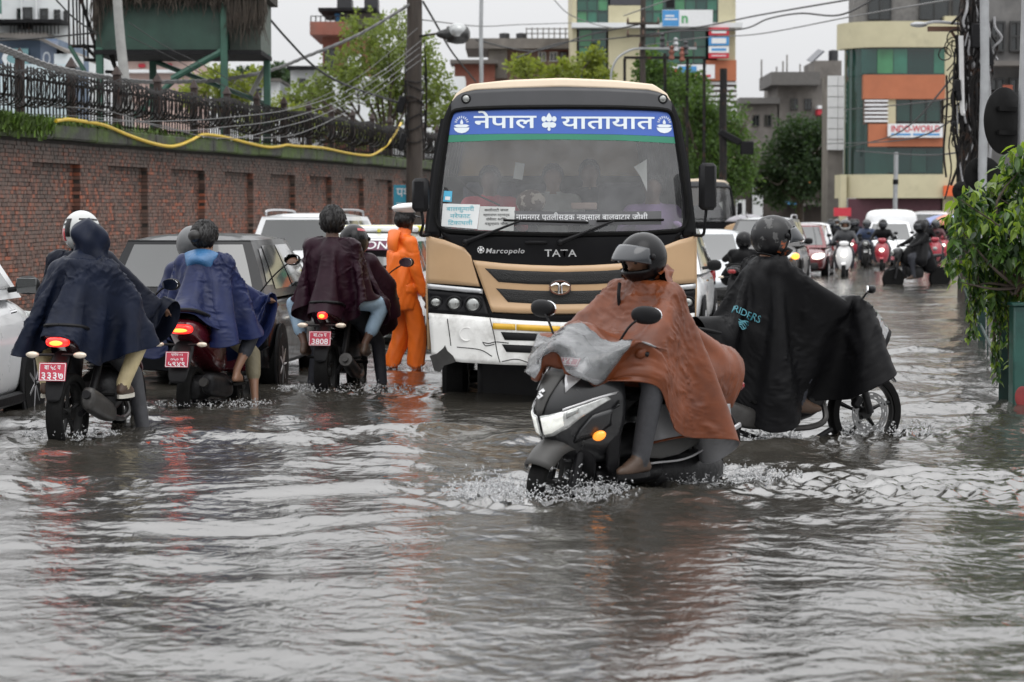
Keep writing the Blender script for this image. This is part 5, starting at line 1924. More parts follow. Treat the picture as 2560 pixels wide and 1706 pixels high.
 M_GRN = M("banner_green", (0.01, 0.19, 0.11), 0.35, var=0.08, scale=2, spec=.6)
 M_LET = M("banner_white", (0.68, 0.74, 0.78), 0.4, var=0.04)
 bl = [(1111, 336), (1230, 334), (1405, 335)]
 patch("blue_banner", [(1126, 279), (1160, 276), (1260, 273), (1405, 272), (1550, 273), (1650, 276), (1684, 279)], [(1113, 336), (1260, 334), (1405, 334), (1550, 336), (1697, 341)], M_BAN, R, 0.004, 50, 6, 0)
 patch("green_banner", [(1113, 336.5), (1260, 334.5), (1405, 334.5), (1550, 336.5), (1697, 341.5)], [(1109, 355), (1260, 350), (1405, 349), (1550, 351), (1701, 358)], M_GRN, R, 0.004, 50, 4, 0)
 lettering("lettering", "नेपाल", .16, M_LET, R, bplace(1262, 305, .008), bold=.016, width=158 / BUS_S)
 lettering("lettering", "यातायात", .16, M_LET, R, bplace(1521, 307, .008), bold=.016, width=235 / BUS_S)
 def mark(polys, u, v, name):
  b = MB()
  for P in polys:
   P = np.array(P, float)
   x, z = bx(u + P[:, 0]), bz(v - P[:, 1])
   b.add(np.stack([x, yF(x, z) - .008, z], 1), [tuple(range(len(P)))])
  return b.obj(name, M_LET, R, smooth=False, recalc=False)
 def lamp_mark(u):
  ps = [[(-20, -6), (20, -6), (17, -13), (10, -18), (0, -20), (-10, -18), (-17, -13)], [(-20, -1), (-12, -5), (12, -5), (20, -1), (12, 2), (-12, 2)],
    [(-3, 3), (3, 3), (4, 8), (0, 16), (-4, 8)]]
  for k in range(9):
   a = math.radians(10 + 20 * k)
   c, s_ = math.cos(a), math.sin(a)
   ps.append([(12 * c - s_, 6 + 12 * s_ + c), (12 * c + s_, 6 + 12 * s_ - c), (18 * c + s_, 6 + 18 * s_ - c), (18 * c - s_, 6 + 18 * s_ + c)])
  mark(ps, u, 312, "lamp_emblem")
 lamp_mark(1153)
 lamp_mark(1664)
 cir = lambda x, y, r, s=1.0: [(x + r * math.cos(a), y + r * s * math.sin(a)) for a in np.linspace(0, 2 * PI, 12, endpoint=False)]
 mark([[(-6, 13), (6, 13), (0, 22)], cir(0, 7, 8), cir(-13, 6, 6, 1.2), cir(13, 6, 6, 1.2), cir(-9, -9, 9, .8), cir(9, -9, 9, .8), [(-4, -2), (4, -2), (3, -18), (-3, -18)], cir(0, -20, 4)], 1373, 303, "deity_emblem")
 # papers and route strip inside the lower glass
 M_PAPER = M("wet_paper", (0.66, 0.68, 0.68), 0.6, var=0.05)
 M_PAPG = M("grey_paper", (0.5, 0.51, 0.5), 0.6, var=0.08)
 patch("route_card", [(1106, 509), (1200, 512)], [(1102, 566), (1193, 573)], M_PAPER, R, 0.003, 6, 4, 0)
 patch("route_card", [(1200, 516), (1288, 518)], [(1194, 575), (1284, 578)], M_PAPG, R, 0.003, 6, 4, 0)
 MC = M("cyan_ink", (0.1, 0.42, 0.5), 0.5)
 for (t, v, w_) in (("बालकुमारी", 523, 70), ("नरेफाट", 541, 52), ("टिकाथली", 558, 62)):
  t = t.replace("टि", "िट")
  lettering("lettering", t, .05, MC, R, bplace(1150, v, .006), bold=.004, width=w_ / BUS_S)
 for (t, v, w_) in (("कालीमाटी जमल", 526, 60), ("महाराजगन रत्नपार्क", 538, 66), ("धोबीघाट करिडोर", 549, 52), ("वसुन्धरा चौक", 560, 58)):
  lettering("lettering", t, .03, M_BBLACK, R, bplace(1241, v, .006), bold=.002, width=w_ / BUS_S)
 patch("route_strip", [(1286, 527), (1405, 530), (1655, 528)], [(1286, 562), (1405, 564), (1655, 562)], M("route_film", (0.1, 0.1, 0.105), 0.4), R, 0.003, 30, 3, 0)
 lettering("lettering", "नामनगर पुतलीसडक नक्साल बालुवाटार जोशी", .07, M_SIGNW, R, bplace(1455, 544, .006), bold=.006, width=330 / BUS_S)
 patch("blue_sticker", [(1109, 477), (1130, 478)], [(1106, 504), (1128, 505)], M("sticker_cyan", (0.08, 0.4, 0.6), 0.4), R, 0.004, 4, 3, 0)
 patch("clear_sticker", [(1112, 491), (1125, 492)], [(1111, 500), (1124, 501)], M_SIGNW, R, 0.006, 4, 3, 0)
 b = MB()
 P = spline([(1104, 402), (1150, 450), (1180, 480), (1250, 514)], 20)
 x, z = bx(P[:, 0]), bz(P[:, 1])
 b.tube(np.stack([x, yF(x, z) + .02, z], 1), [.004 + .006 * t for t in np.linspace(0, 1, 20)], 5)
 b.obj("aerial_lead", M_BLACK, R)
 # mirrors
 for (u0, v0, u1, v1, sx) in ((1031, 446, 1073, 530, -1), (1747, 408, 1790, 526, 1)):
  xc, zc = bx((u0 + u1) / 2), bz((v0 + v1) / 2)
  b = MB()
  b.box((xc, 0.02, zc), ((u1 - u0) / BUS_S, .1, (v1 - v0) / BUS_S), (0, 0, sx * .25), .03)
  mr = b.obj("wing_mirror", M_BLACK, R)
  b = MB()
  b.box((xc, 0.085, zc), ((u1 - u0) / BUS_S * .82, .01, (v1 - v0) / BUS_S * .86), (0, 0, sx * .25), .004)
  b.obj("mirror_glass", M_MIRROR, mr)
  b = MB()
  b.tube(spline([(xc, 0.05, zc - .1), (xc + sx * -.02, 0.04, bz(v1) - .1), (sx * 1.2, .1, bz(588)), (sx * 1.12, .2, bz(588))], 12), .014, 6)
  b.obj("mirror_arm", M_BLACK, mr)
 # cabin
 b = MB()
 b.box((0, 0.55, bz(575) - .09), (2.1, 0.5, 0.12), ch=.03)
 b.obj("dashboard", M_BLACK, R)
 b = MB()
 b.box((0, 2.6, 1.35), (2.1, .04, 1.2), ch=.01)
 b.obj("cabin_partition", M_DARKV, R)
 for (x, y) in ((-.62, 1.35), (.62, 1.35), (-.3, 2.3), (.6, 2.3), (-.65, 3.2), (.65, 3.2)):
  b = MB()
  b.box((x, y + .25, 1.5), (.5, .12, .75), (-.12, 0, 0), .05)
  b.box((x, y, 1.1), (.5, .5, .14), ch=.05)
  b.obj("seat", M_SEAT, R)
 b = MB()
 b.tube([(-.62 + .2 * math.cos(a), .78 + .06 * math.sin(a), 1.45 + .19 * math.sin(a)) for a in np.linspace(0, 2 * PI, 25)], .014, 6)
 b.obj("steering_wheel", M_BLACK, R)
 b = MB()
 for (u, v, w_, h_) in ((1290, 415, 26, 40),):
  b.box((bx(1298), .6, bz(425)), (24 / BUS_S, .01, 42 / BUS_S), (0, .15, .2))
 b.obj("hanging_card", M_PAPG, R, smooth=False)
 b = MB()
 b.add([(bx(1592), .55, bz(415)), (bx(1626), .6, bz(395)), (bx(1627), .6, bz(478)), (bx(1610), .57, bz(440))], [(0, 1, 2, 3)])
 b.obj("curtain", M_PAPG, R, smooth=False)
 # loose things on the dash
 d = tag(MB().ell((0, 0, 0), (.13, .12, .11), 18, 12).obj("cloth_bundle", M("plaid_cloth", (0.1, 0.06, 0.045), 0.8, var=0.1, col2=(0.55, 0.48, 0.42), c2scale=9, c2lo=.5, c2hi=.54)), "brown checked cloth bundle lying on the bus dashboard", "bundle")
 d.location = (R.location.x + bx(1328), BUS_Y + .52, bz(505))
 d = tag(MB().box((0, 0, 0), (.22, .1, .06), ch=.008).obj("dash_box", M("pink_box", (0.5, 0.36, 0.32), 0.6)), "small pinkish box on the bus dashboard behind the route strip", "box")
 d.location = (R.location.x + bx(1464), BUS_Y + .5, bz(515))
 return R
BUS = build_bus()
# ------------------------------------------------------------------ kit: people, helmets, bikes, cars
DEPTH = -0.15      # wheels and feet stand this far below the water line
def ik(a, c, l1, l2, pole):
 """middle joint of a two-bone limb from a to c, bending toward pole"""
 a, c, pole = np.array(a, float), np.array(c, float), np.array(pole, float)
 d = c - a
 L = np.linalg.norm(d)
 if L > (l1 + l2) * .995:
  c = a + d / L * (l1 + l2) * .995
  d = c - a
  L = np.linalg.norm(d)
 t = d / L
 x = (l1 * l1 - l2 * l2 + L * L) / (2 * L)
 h = math.sqrt(max(l1 * l1 - x * x, 1e-6))
 p = pole - t * pole.dot(t)
 p /= np.linalg.norm(p) + 1e-9
 return a + t * x + p * h, c
def pose(hip, lean=0.1, hands=None, feet=None, turn=0.0, head_tilt=(0, 0, 0), elbow=(0, 0, -1), knee_out=0.25, scale=1.0, twist=0.0, side=0.0, torso=0.5):
 """joint positions; +x is forward, +y the person's left. hands/feet: ((left), (right)) targets"""
 s = scale
 J = {}
 hip = np.array(hip, float)
 up = np.array([math.sin(lean), math.sin(side), math.cos(lean)])
 up /= np.linalg.norm(up)
 J['hip'] = hip
 J['waist'] = hip + up * .2 * s
 J['chest'] = hip + up * .38 * s
 J['neck'] = hip + up * torso * s
 J['head'] = J['neck'] + np.array([.03 * math.cos(twist), .03 * math.sin(twist), .15]) * s
 lat = np.array([-math.sin(twist), math.cos(twist), 0])
 for sd, k in ((1, 'l'), (-1, 'r')):
  J['sh' + k] = J['neck'] + (lat * sd * .185 - up * .055) * s
  J['hp' + k] = hip + np.array([0, sd * .09, 0]) * s
  h = hands[0 if sd > 0 else 1]
  if h is not None:
   e, h2 = ik(J['sh' + k], h, .29 * s, .26 * s, np.array([elbow[0], elbow[1] * sd, elbow[2]]))
   J['el' + k], J['ha' + k] = e, h2
  f = feet[0 if sd > 0 else 1]
  kn, f2 = ik(J['hp' + k], f, .43 * s, .43 * s, np.array([1.0, sd * knee_out, .25]))
  J['kn' + k], J['an' + k] = kn, f2
 return J
def hand_caps(wr, d, up, side, mi, s=1.0, curl=0.6):
 """palm, four unequal curled fingers, thumb from the side of the palm. d: direction of the fingers, up: back of the hand"""
 d, up = np.array(d, float), np.array(up, float)
 d /= np.linalg.norm(d)
 up = up - d * up.dot(d)
 up /= np.linalg.norm(up)
 lat = np.cross(up, d) * side
 wr = np.array(wr, float)
 out = [(wr, wr + d * .045 * s, .026 * s, .03 * s, mi), (wr + d * .03 * s + lat * .02 * s, wr + d * .085 * s + lat * .022 * s, .016 * s, .014 * s, mi),
   (wr + d * .03 * s - lat * .018 * s, wr + d * .08 * s - lat * .024 * s, .016 * s, .013 * s, mi), (wr + d * .03 * s, wr + d * .088 * s, .017 * s, .014 * s, mi)]
 for k, (o, L) in enumerate(((.031, .068), (.011, .078), (-.011, .073), (-.031, .056))):
  p = wr + d * .088 * s + lat * o * s
  a = curl * (0.8 + .15 * k)
  d1 = d * math.cos(a * .6) - up * math.sin(a * .6)
  d2 = d * math.cos(a * 1.7) - up * math.sin(a * 1.7)
  q = p + d1 * L * .5 * s
  out += [(p, q, .0088 * s, .0082 * s, mi), (q, q + d2 * L * .5 * s, .0082 * s, .0068 * s, mi)]
 p = wr + d * .02 * s + lat * .03 * s
 q = p + (d * .6 + lat * .7 - up * .25) * .045 * s
 out += [(p, q, .013 * s, .0105 * s, mi), (q, q + (d * .9 + lat * .2 - up * .3) * .03 * s, .0105 * s, .008 * s, mi)]
 return out
def person_caps(J, top=0, legs=1, skin=2, shoe=3, s=1.0, bulk=1.0, hands=True, head=True, short=None, feet_dir=None, curl=0.9, bare=False):
 """limb list for body(); material numbers: 0 top, 1 trousers, 2 skin, 3 shoe"""
 C = []
 b = bulk
 hp, ch, nk = J['hip'], J['chest'], J['neck']
 C += [(J['hpl'], J['hpr'], .125 * s * b, .125 * s * b, legs), (hp, J['waist'], .135 * s * b, .125 * s * b, top), (J['waist'], ch, .125 * s * b, .145 * s * b, top),
   (ch + (J['shl'] - nk) * .45, ch + (J['shr'] - nk) * .45, .12 * s * b, .12 * s * b, top), (J['shl'], J['shr'], .075 * s * b, .075 * s * b, top)]
 C += [(nk - np.array([0, 0, .03]), J['head'] - np.array([.01, 0, .05]), .064 * s, .06 * s, skin)]
 if head:
  C += head_caps(J['head'], s, skin, J.get('face', (1, 0, 0)))
 for k, sd in (('l', 1), ('r', -1)):
  if 'el' + k in J:
   C += [(J['sh' + k], J['el' + k], .062 * s * b, .05 * s * b, top), (J['el' + k], J['ha' + k], .05 * s * b, .036 * s * b, top)]
   if hands:
    d = J['ha' + k] - J['el' + k]
    C += hand_caps(J['ha' + k], J.get('hd' + k, d), J.get('hu' + k, (0.2, 0, 1)), sd if 'hd' + k not in J else sd, skin, s, curl)
  kn, an = J['kn' + k], J['an' + k]
  if short is None:
   C += [(J['hp' + k], kn, .098 * s * b, .068 * s * b, legs), (kn, an, .066 * s * b, .05 * s * b, legs)]
  else:
   m = kn + (an - kn) * short
   C += [(J['hp' + k], kn, .098 * s * b, .07 * s * b, legs), (kn, m, .07 * s * b, .062 * s * b, legs), (m, an + np.array([0, 0, .02]), .047 * s, .034 * s, skin)]
  fd = np.array(feet_dir[k] if feet_dir else (1, 0, 0), float)
  fd /= np.linalg.norm(fd)
  heel = an - fd * .05 * s - np.array([0, 0, .05]) * s
  ball = an + fd * .12 * s - np.array([0, 0, .06]) * s
  toe = an + fd * .18 * s - np.array([0, 0, .065]) * s
  r = (.03 if bare else .038) * s
  C += [(an, heel, r * 1.1, r, shoe), (an, ball, r * 1.15, r * 1.1, shoe), (heel, ball, r * .9, r * 1.1, shoe), (ball, toe, r * 1.05, r * .75, shoe)]
 return C
def head_caps(c, s, mi, face=(1, 0, 0)):
 """skull, jaw, nose, brow, ears, lips"""
 c = np.array(c, float)
 f = np.array(face, float)
 f /= np.linalg.norm(f)
 l = np.cross((0, 0, 1), f)
 l /= np.linalg.norm(l)
 u = np.cross(f, l)
 P = lambda x, y, z: c + (f * x + l * y + u * z) * s
 return [(P(-.025, 0, .03), P(.025, 0, .03), .085 * s, .08 * s, mi), (P(.02, 0, -.01), P(.045, 0, -.075), .066 * s, .042 * s, mi),
   (P(.085, 0, .015), P(.108, 0, -.018), .011 * s, .015 * s, mi), (P(.078, -.035, .035), P(.078, .035, .035), .014 * s, .014 * s, mi),
   (P(.076, -.016, -.05), P(.076, .016, -.05), .011 * s, .011 * s, mi), (P(-.005, .083, .02), P(-.012, .088, -.02), .016 * s, .012 * s, mi),
   (P(-.005, -.083, .02), P(-.012, -.088, -.02), .016 * s, .012 * s, mi)]
def helmet(parent, c, face=(1, 0, 0), pitch=0.0, mats=None, visor='up', open_face=False, s=1.0, peak=False, mark=None):
 """helmet with eye port, chin bar, trim and visor, about the head centre c"""
 sh, vis, trim = mats
 f = np.array(face, float)
 yaw = math.atan2(f[1], f[0])
 Rm = np.array((Matrix.Rotation(yaw, 3, 'Z') @ Matrix.Rotation(pitch, 3, 'Y')))
 c = np.array(c, float) + np.array([0, 0, .02])
 nu, nv = 56, 30
 az = np.linspace(-PI, PI, nu, endpoint=False)
 el = np.linspace(-1.02, PI / 2 - .02, nv)
 def surf(a, e, o=0.0):
  rx = .165 + .03 * np.clip(np.cos(a), 0, 1) ** 2 * np.clip(-e, 0, .8)
  r = np.stack([np.cos(e) * np.cos(a) * (rx + o), np.cos(e) * np.sin(a) * (.135 + o) * (1 + .04 * np.clip(-e, 0, 1)), np.sin(e) * (.155 + o)], -1) * s
  return r @ Rm.T + c
 A, E = np.meshgrid(az, el, indexing='ij')
 G = surf(A, E)
 b = MB()
 V = G.reshape(-1, 3)
 fs = []
 lo, hi = (-1.1, .42) if open_face else (-.42, .36)
 for i in range(nu):
  for j in range(nv - 1):
   a = az[i] + PI / nu
   e = (el[j] + el[j + 1]) / 2
   if abs(a) < 1.12 and lo < e < hi:
    continue
   i2 = (i + 1) % nu
   fs.append((i * nv + j, i2 * nv + j, i2 * nv + j + 1, i * nv + j + 1))
 b.add(V, fs)
 o = b.obj("helmet", sh, parent, smooth=True, angle=60, recalc=False)
 m = o.modifiers.new("shell", 'SOLIDIFY')
 m.thickness = .02
 m.offset = -1
 b = MB()
 P = [surf(np.array(a), np.array(-1.02), .002) for a in np.linspace(-PI, PI, 40)]
 b.tube(P, .007 * s, 5, False)
 b.obj("neck_trim", trim, o)
 if visor:
  if visor == 'up':
   e0, e1, ofs = .42, 1.12, .016
  elif visor == 'half':
   e0, e1, ofs = .1, .72, .014
  else:
   e0, e1, ofs = -.46, .4, .006
  aa = np.linspace(-1.25, 1.25, 26)
  ee = np.linspace(e0, e1, 10)
  AA, EE = np.meshgrid(aa, ee, indexing='ij')
  EE = EE - (0.0 if visor == 'down' else .28) * (np.abs(AA) / 1.25) ** 2
  G2 = surf(AA, EE, ofs)
  if visor == 'up' or visor == 'half':        # the raised shield stands out forward
   fw = np.array([1, 0, 0.25]) @ Rm.T
   G2 = G2 + fw * (.05 * s * np.clip(np.cos(AA), 0, 1) * (1 - (EE - e0) / (e1 - e0)).clip(0, 1))[..., None]
  b = MB()
  b.grid(G2)
  v = b.obj("visor", vis, o, smooth=True, angle=80, recalc=False)
  m = v.modifiers.new("t", 'SOLIDIFY')
  m.thickness = .004
  for sd in (-1, 1):
   b = MB()
   p = surf(np.array(sd * 1.3), np.array(.12), .004)
   b.ell(p, .02 * s, 10, 6)
   b.obj("visor_pivot", trim, o)
 if mark is not None:
  for (a0, a1, e0, e1, mt) in mark:
   AA, EE = np.meshgrid(np.linspace(a0, a1, 8), np.linspace(e0, e1, 8), indexing='ij')
   b = MB()
   b.grid(surf(AA, EE, .003))
   b.obj("decal", mt, o, recalc=False)
 return o
def hair(parent, c, face, mat, s=1.0, bun=False, seed=2):
 """short hair: a lumpy cap down to the nape with many small locks"""
 c = np.array(c, float)
 f = np.array(face, float)
 f /= np.linalg.norm(f)
 l = np.cross((0, 0, 1), f)
 l /= np.linalg.norm(l)
 def P(a, e, o=0.0):
  fr = max(0.0, math.cos(a))
  e = max(e, -1.05 + 1.75 * fr ** .6) if fr > 0 else e
  r = .104 - .018 * max(0, -e) + o + .004 * math.sin(a * 9 + 3 * e) + .003 * math.sin(a * 17 + 5)
  return c + s * (f * (r * math.cos(e) * math.cos(a) * 1.1 - .008) + l * (r * math.cos(e) * math.sin(a) * .93) + np.array([0, 0, r * math.sin(e) * 1.15 + .022]))
 b = MB()
 b.grid(np.array([[P(a, e) for e in np.linspace(-1.05, PI / 2 - .03, 18)] for a in np.linspace(-PI, PI, 36, endpoint=False)]), cu=True)
 rg = np.random.default_rng(seed)
 for k in range(620):
  a, e = rg.uniform(-PI, PI), rg.uniform(-.95, 1.45)
  fr = max(0.0, math.cos(a))
  if e < -1.05 + 1.75 * fr ** .6:
   continue
  p, q = P(a, e, .001), P(a + rg.normal(0, .18), e - .22 - .1 * rg.uniform(), .006 * rg.uniform())
  m = (p + q) / 2 + (p - c) * .04
  b.tube([p, m, q], [.004 * s, .0038 * s, .001], 4)
 if bun:
  b.ell(c - f * .125 * s + np.array([0, 0, .03]), (.052 * s, .052 * s, .047 * s), 14, 9)
 return b.obj("hair", mat, parent)
def web(J, r=.045):
 """solid under the arms, for the capes to lie on"""
 out = []
 for k in 'lr':
  for t in (.35, .7, 1.0):
   out.append((J['sh' + k] + (J['el' + k] - J['sh' + k]) * t, J['waist'] + (J['hip'] - J['waist']) * .5, r, r, 0))
  for t in (.35, .7, 1.0):
   out.append((J['el' + k] + (J['ha' + k] - J['el' + k]) * t - np.array([0, 0, .01]), J['hip'] + np.array([.12, 0, 0.02]), r, r, 0))
 return out
def over_hands(J, neck, a, L, nr, up=.085):
 """cape points that lie over the hands on the bar"""
 pins = {}
 for k in 'lr':
  h = np.array(J['ha' + k], float)
  d = h - neck
  j = int(np.argmin(np.abs((a - math.atan2(d[1], d[0]) + PI) % (2 * PI) - PI)))
  i = min(nr - 1, int(round(np.linalg.norm(d) * 1.06 / L[j] * (nr - 1))))
  out = np.array([d[0], d[1], 0]) / math.hypot(d[0], d[1])
  pins[(i, j)] = h + out * .05 + np.array([0, 0, up])
  m = (np.array(J['el' + k]) + h) / 2
 return pins
# ---- wheels
def wheel_parts(parent, name, c, R, w, rim_mat, spokes=5, disc=False, tyre_mat=None, hub_w=.08, yaw=0.0):
 """tyre with tread blocks, rim, spokes and optional drilled brake disc; axle along local y"""
 h = bpy.data.objects.new(name, None)
 COL.objects.link(h)
 h.parent = parent
 h.location = c
 h.rotation_euler = (0, 0, yaw)
 tr = R * .17 if R < .35 else R * .3
 prof = [(R - tr * 1.25, -w * .42), (R - tr * .8, -w * .5), (R - tr * .3, -w * .47), (R - tr * .06, -w * .3), (R, 0), (R - tr * .06, w * .3), (R - tr * .3, w * .47), (R - tr * .8, w * .5), (R - tr * 1.25, w * .42)]
 b = MB()
 a = np.linspace(0, 2 * PI, 44, endpoint=False)
 A = np.array([[(r * math.cos(q), y, r * math.sin(q)) for (r, y) in prof] for q in a])
 A[::2, 3:6] *= np.array([.985, 1, .985])
 b.grid(A, cu=True, cv=True)
 b.obj("tyre", tyre_mat or M_RUBBER, h)
 Ri = R - tr * 1.2
 b = MB()
 prof = [(Ri, -w * .42), (Ri * 1.03, -w * .3), (Ri * .93, -w * .25), (Ri * .9, 0), (Ri * .93, w * .25), (Ri * 1.03, w * .3), (Ri, w * .42), (Ri * .96, 0)]
 b.grid(np.array([[(r * math.cos(q), y, r * math.sin(q)) for (r, y) in prof] for q in a]), cu=True, cv=True)
 b.lathe([(.001, -hub_w / 2), (.045, -hub_w / 2), (.05, 0), (.045, hub_w / 2), (.001, hub_w / 2)], 16, axis='y')
 b.obj("rim", rim_mat, h)
 for k in range(spokes):
  q = 2 * PI * k / spokes + .3
  b = MB()
  for y in ((-.012, .012) if R > .27 and spokes < 7 else (0,)):
   pass
  P = [(.03 * math.cos(q), 0, .03 * math.sin(q)), (Ri * .5 * math.cos(q + .06), 0, Ri * .5 * math.sin(q + .06)), (Ri * .94 * math.cos(q), 0, Ri * .94 * math.sin(q))]
  b.tube(P, [.02, .013, .02], 6)
  b.obj("spoke", rim_mat, h)
 if disc:
  b = MB()
  y = disc
  n = 60
  holes = []
  r0, r1 = R * .33, R * .5
  ring = np.linspace(0, 2 * PI, n, endpoint=False)
  fs = []
  rr = np.linspace(r0, r1, 6)
  V = np.array([[(r * math.cos(q), y, r * math.sin(q)) for r in rr] for q in ring]).reshape(-1, 3)
  for i in range(n):
   for j in range(5):
    if (i + (j // 2) * 2) % 5 in (0, 1) and j in (1, 3):
     continue
    i2 = (i + 1) % n
    fs.append((i * 6 + j, i2 * 6 + j, i2 * 6 + j + 1, i * 6 + j + 1))
  b.add(V, fs)
  o = b.obj("brake_disc", M("disc_steel", (0.2, 0.2, 0.2), 0.35, 0.8), h, smooth=False, recalc=False)
  o.modifiers.new("t", 'SOLIDIFY').thickness = .005
  b = MB()
  b.box((-r1 * .75, y * 1.1, r1 * .55), (.07, .05, .09), (0, .6, 0), .015)
  b.obj("brake_caliper", M_BLACK, h)
 return h
def sheet_loft(rings, name, mat, parent, sub=1, caps=True):
 b = MB()
 b.loft(rings, caps)
 o = b.obj(name, mat, parent, smooth=True, angle=50, subsurf=sub)
 return o
def rring(x, zc, w, h, n=16, p=2.6, tilt=0.0, yc=0.0):
 """superellipse ring in the y-z plane at station x"""
 a = np.linspace(0, 2 * PI, n, endpoint=False)
 c, s_ = np.cos(a), np.sin(a)
 y = np.sign(c) * np.abs(c) ** (2 / p) * w
 z = np.sign(s_) * np.abs(s_) ** (2 / p) * h
 return np.stack([x + z * tilt, yc + y, zc + z], 1)
M_LAMPR = M("red_tail_lamp_lit", (0.5, 0.01, 0.01), 0.2, emit=(1.0, 0.03, 0.02), estr=1.5, var=0.1, coat=0.5)
M_LAMPRC = M("red_tail_lamp_core", (0.8, 0.1, 0.02), 0.2, emit=(1.0, 0.22, 0.03), estr=4.0, var=0.1)
M_LAMPDIM = M("red_lamp_unlit", (0.25, 0.008, 0.01), 0.15, var=0.1, coat=0.6)
M_INDIC = M("clear_indicator", (0.6, 0.52, 0.42), 0.15, 0.2, var=0.1, coat=0.5)
M_AMBER = M("amber_lamp_lit", (0.9, 0.35, 0.05), 0.2, emit=(1.0, 0.35, 0.03), estr=3.0)
M_HEADLIT = M("headlamp_lit", (0.8, 0.8, 0.75), 0.1, emit=(1.0, 0.93, 0.8), estr=3.0)
M_WARMLIT = M("warm_headlamp_lit", (0.8, 0.75, 0.6), 0.1, emit=(1.0, 0.85, 0.55), estr=6.0)
M_PLATER = M("plate_red", (0.42, 0.03, 0.06), 0.4, var=0.08)
M_ENGINE = M("engine_black", (0.014, 0.014, 0.015), 0.45, 0.1, var=0.3, scale=15, bump=0.2, spec=0.25)
M_EXH = M("exhaust_steel", (0.05, 0.048, 0.046), 0.4, 0.5, var=0.25, scale=12)
M_RIMB = M("black_alloy", (0.012, 0.012, 0.012), 0.4, 0.0, spec=0.25)
def plate(parent, c, w, h, mat, lines, rot=(0, 0, 0), ink=None, face=-1):
 """number plate with raised rim and lettering, facing local -x (face=-1) or +x"""
 h0 = bpy.data.objects.new("number_plate", None)
 b = MB()
 b.box((0, 0, 0), (.008, w, h), ch=.003)
 o = b.obj("number_plate", mat, parent)
 o.location = c
 o.rotation_euler = rot
 n = len(lines)
 for i, (t, sz, wd) in enumerate(lines):
  zc = h * (.5 - (i + .5) / n) * .92
  lettering("lettering", t, sz, ink or M_SIGNW, o, lambda V: np.stack([np.full(len(V), face * .0055), face * V[:, 0] * 1.0, zc + V[:, 1]], 1), bold=.012, width=wd)
 b = MB()
 for k in (-1, 1):
  b.box((face * .0045, 0, k * (h / 2 - .006)), (.002, w - .01, .004))
  b.box((face * .0045, k * (w / 2 - .006), 0), (.002, .004, h - .016))
 b.obj("plate_border", ink or M_SIGNW, o, smooth=False)
 return o
def mirror_part(parent, base, tip, r=(.07, .045), face=(-1, 0, 0), glass=M_MIRROR, shell=M_BLACK, square=False):
 """bike mirror: stem from the bar, shell, and the glass facing `face`"""
 b = MB()
 base, tip = np.array(base, float), np.array(tip, float)
 b.tube(spline([base, base * .5 + tip * .5 + np.array([.01, 0, .03]), tip], 8), .007, 6)
 o = b.obj("mirror", shell, parent)
 f = np.array(face, float)
 f /= np.linalg.norm(f)
 yaw = math.atan2(f[1], f[0])
 pit = -math.asin(f[2])
 Rm = np.array(Matrix.Rotation(yaw, 3, 'Z') @ Matrix.Rotation(pit, 3, 'Y'))
 b = MB()
 b.ell((0, 0, 0), (.032, r[0], r[1]), 20, 12, p=.75 if square else .9)
 b.v = [np.concatenate(b.v) @ Rm.T + tip]
 b.obj("mirror_shell", shell, o)
 b = MB()
 a = np.linspace(0, 2 * PI, 22, endpoint=False)
 pw = .7 if square else .9
 ring = np.stack([np.full(22, .024), np.sign(np.cos(a)) * np.abs(np.cos(a)) ** pw * r[0] * .9, np.sign(np.sin(a)) * np.abs(np.sin(a)) ** pw * r[1] * .88], 1)
 b.add(np.concatenate([ring, ring + np.array([.009, 0, 0])]) @ Rm.T + tip, [tuple(range(22, 44))] + [(i, (i + 1) % 22, (i + 1) % 22 + 22, i + 22) for i in range(22)])
 b.obj("mirror_glass", glass, o, smooth=False)
 return o
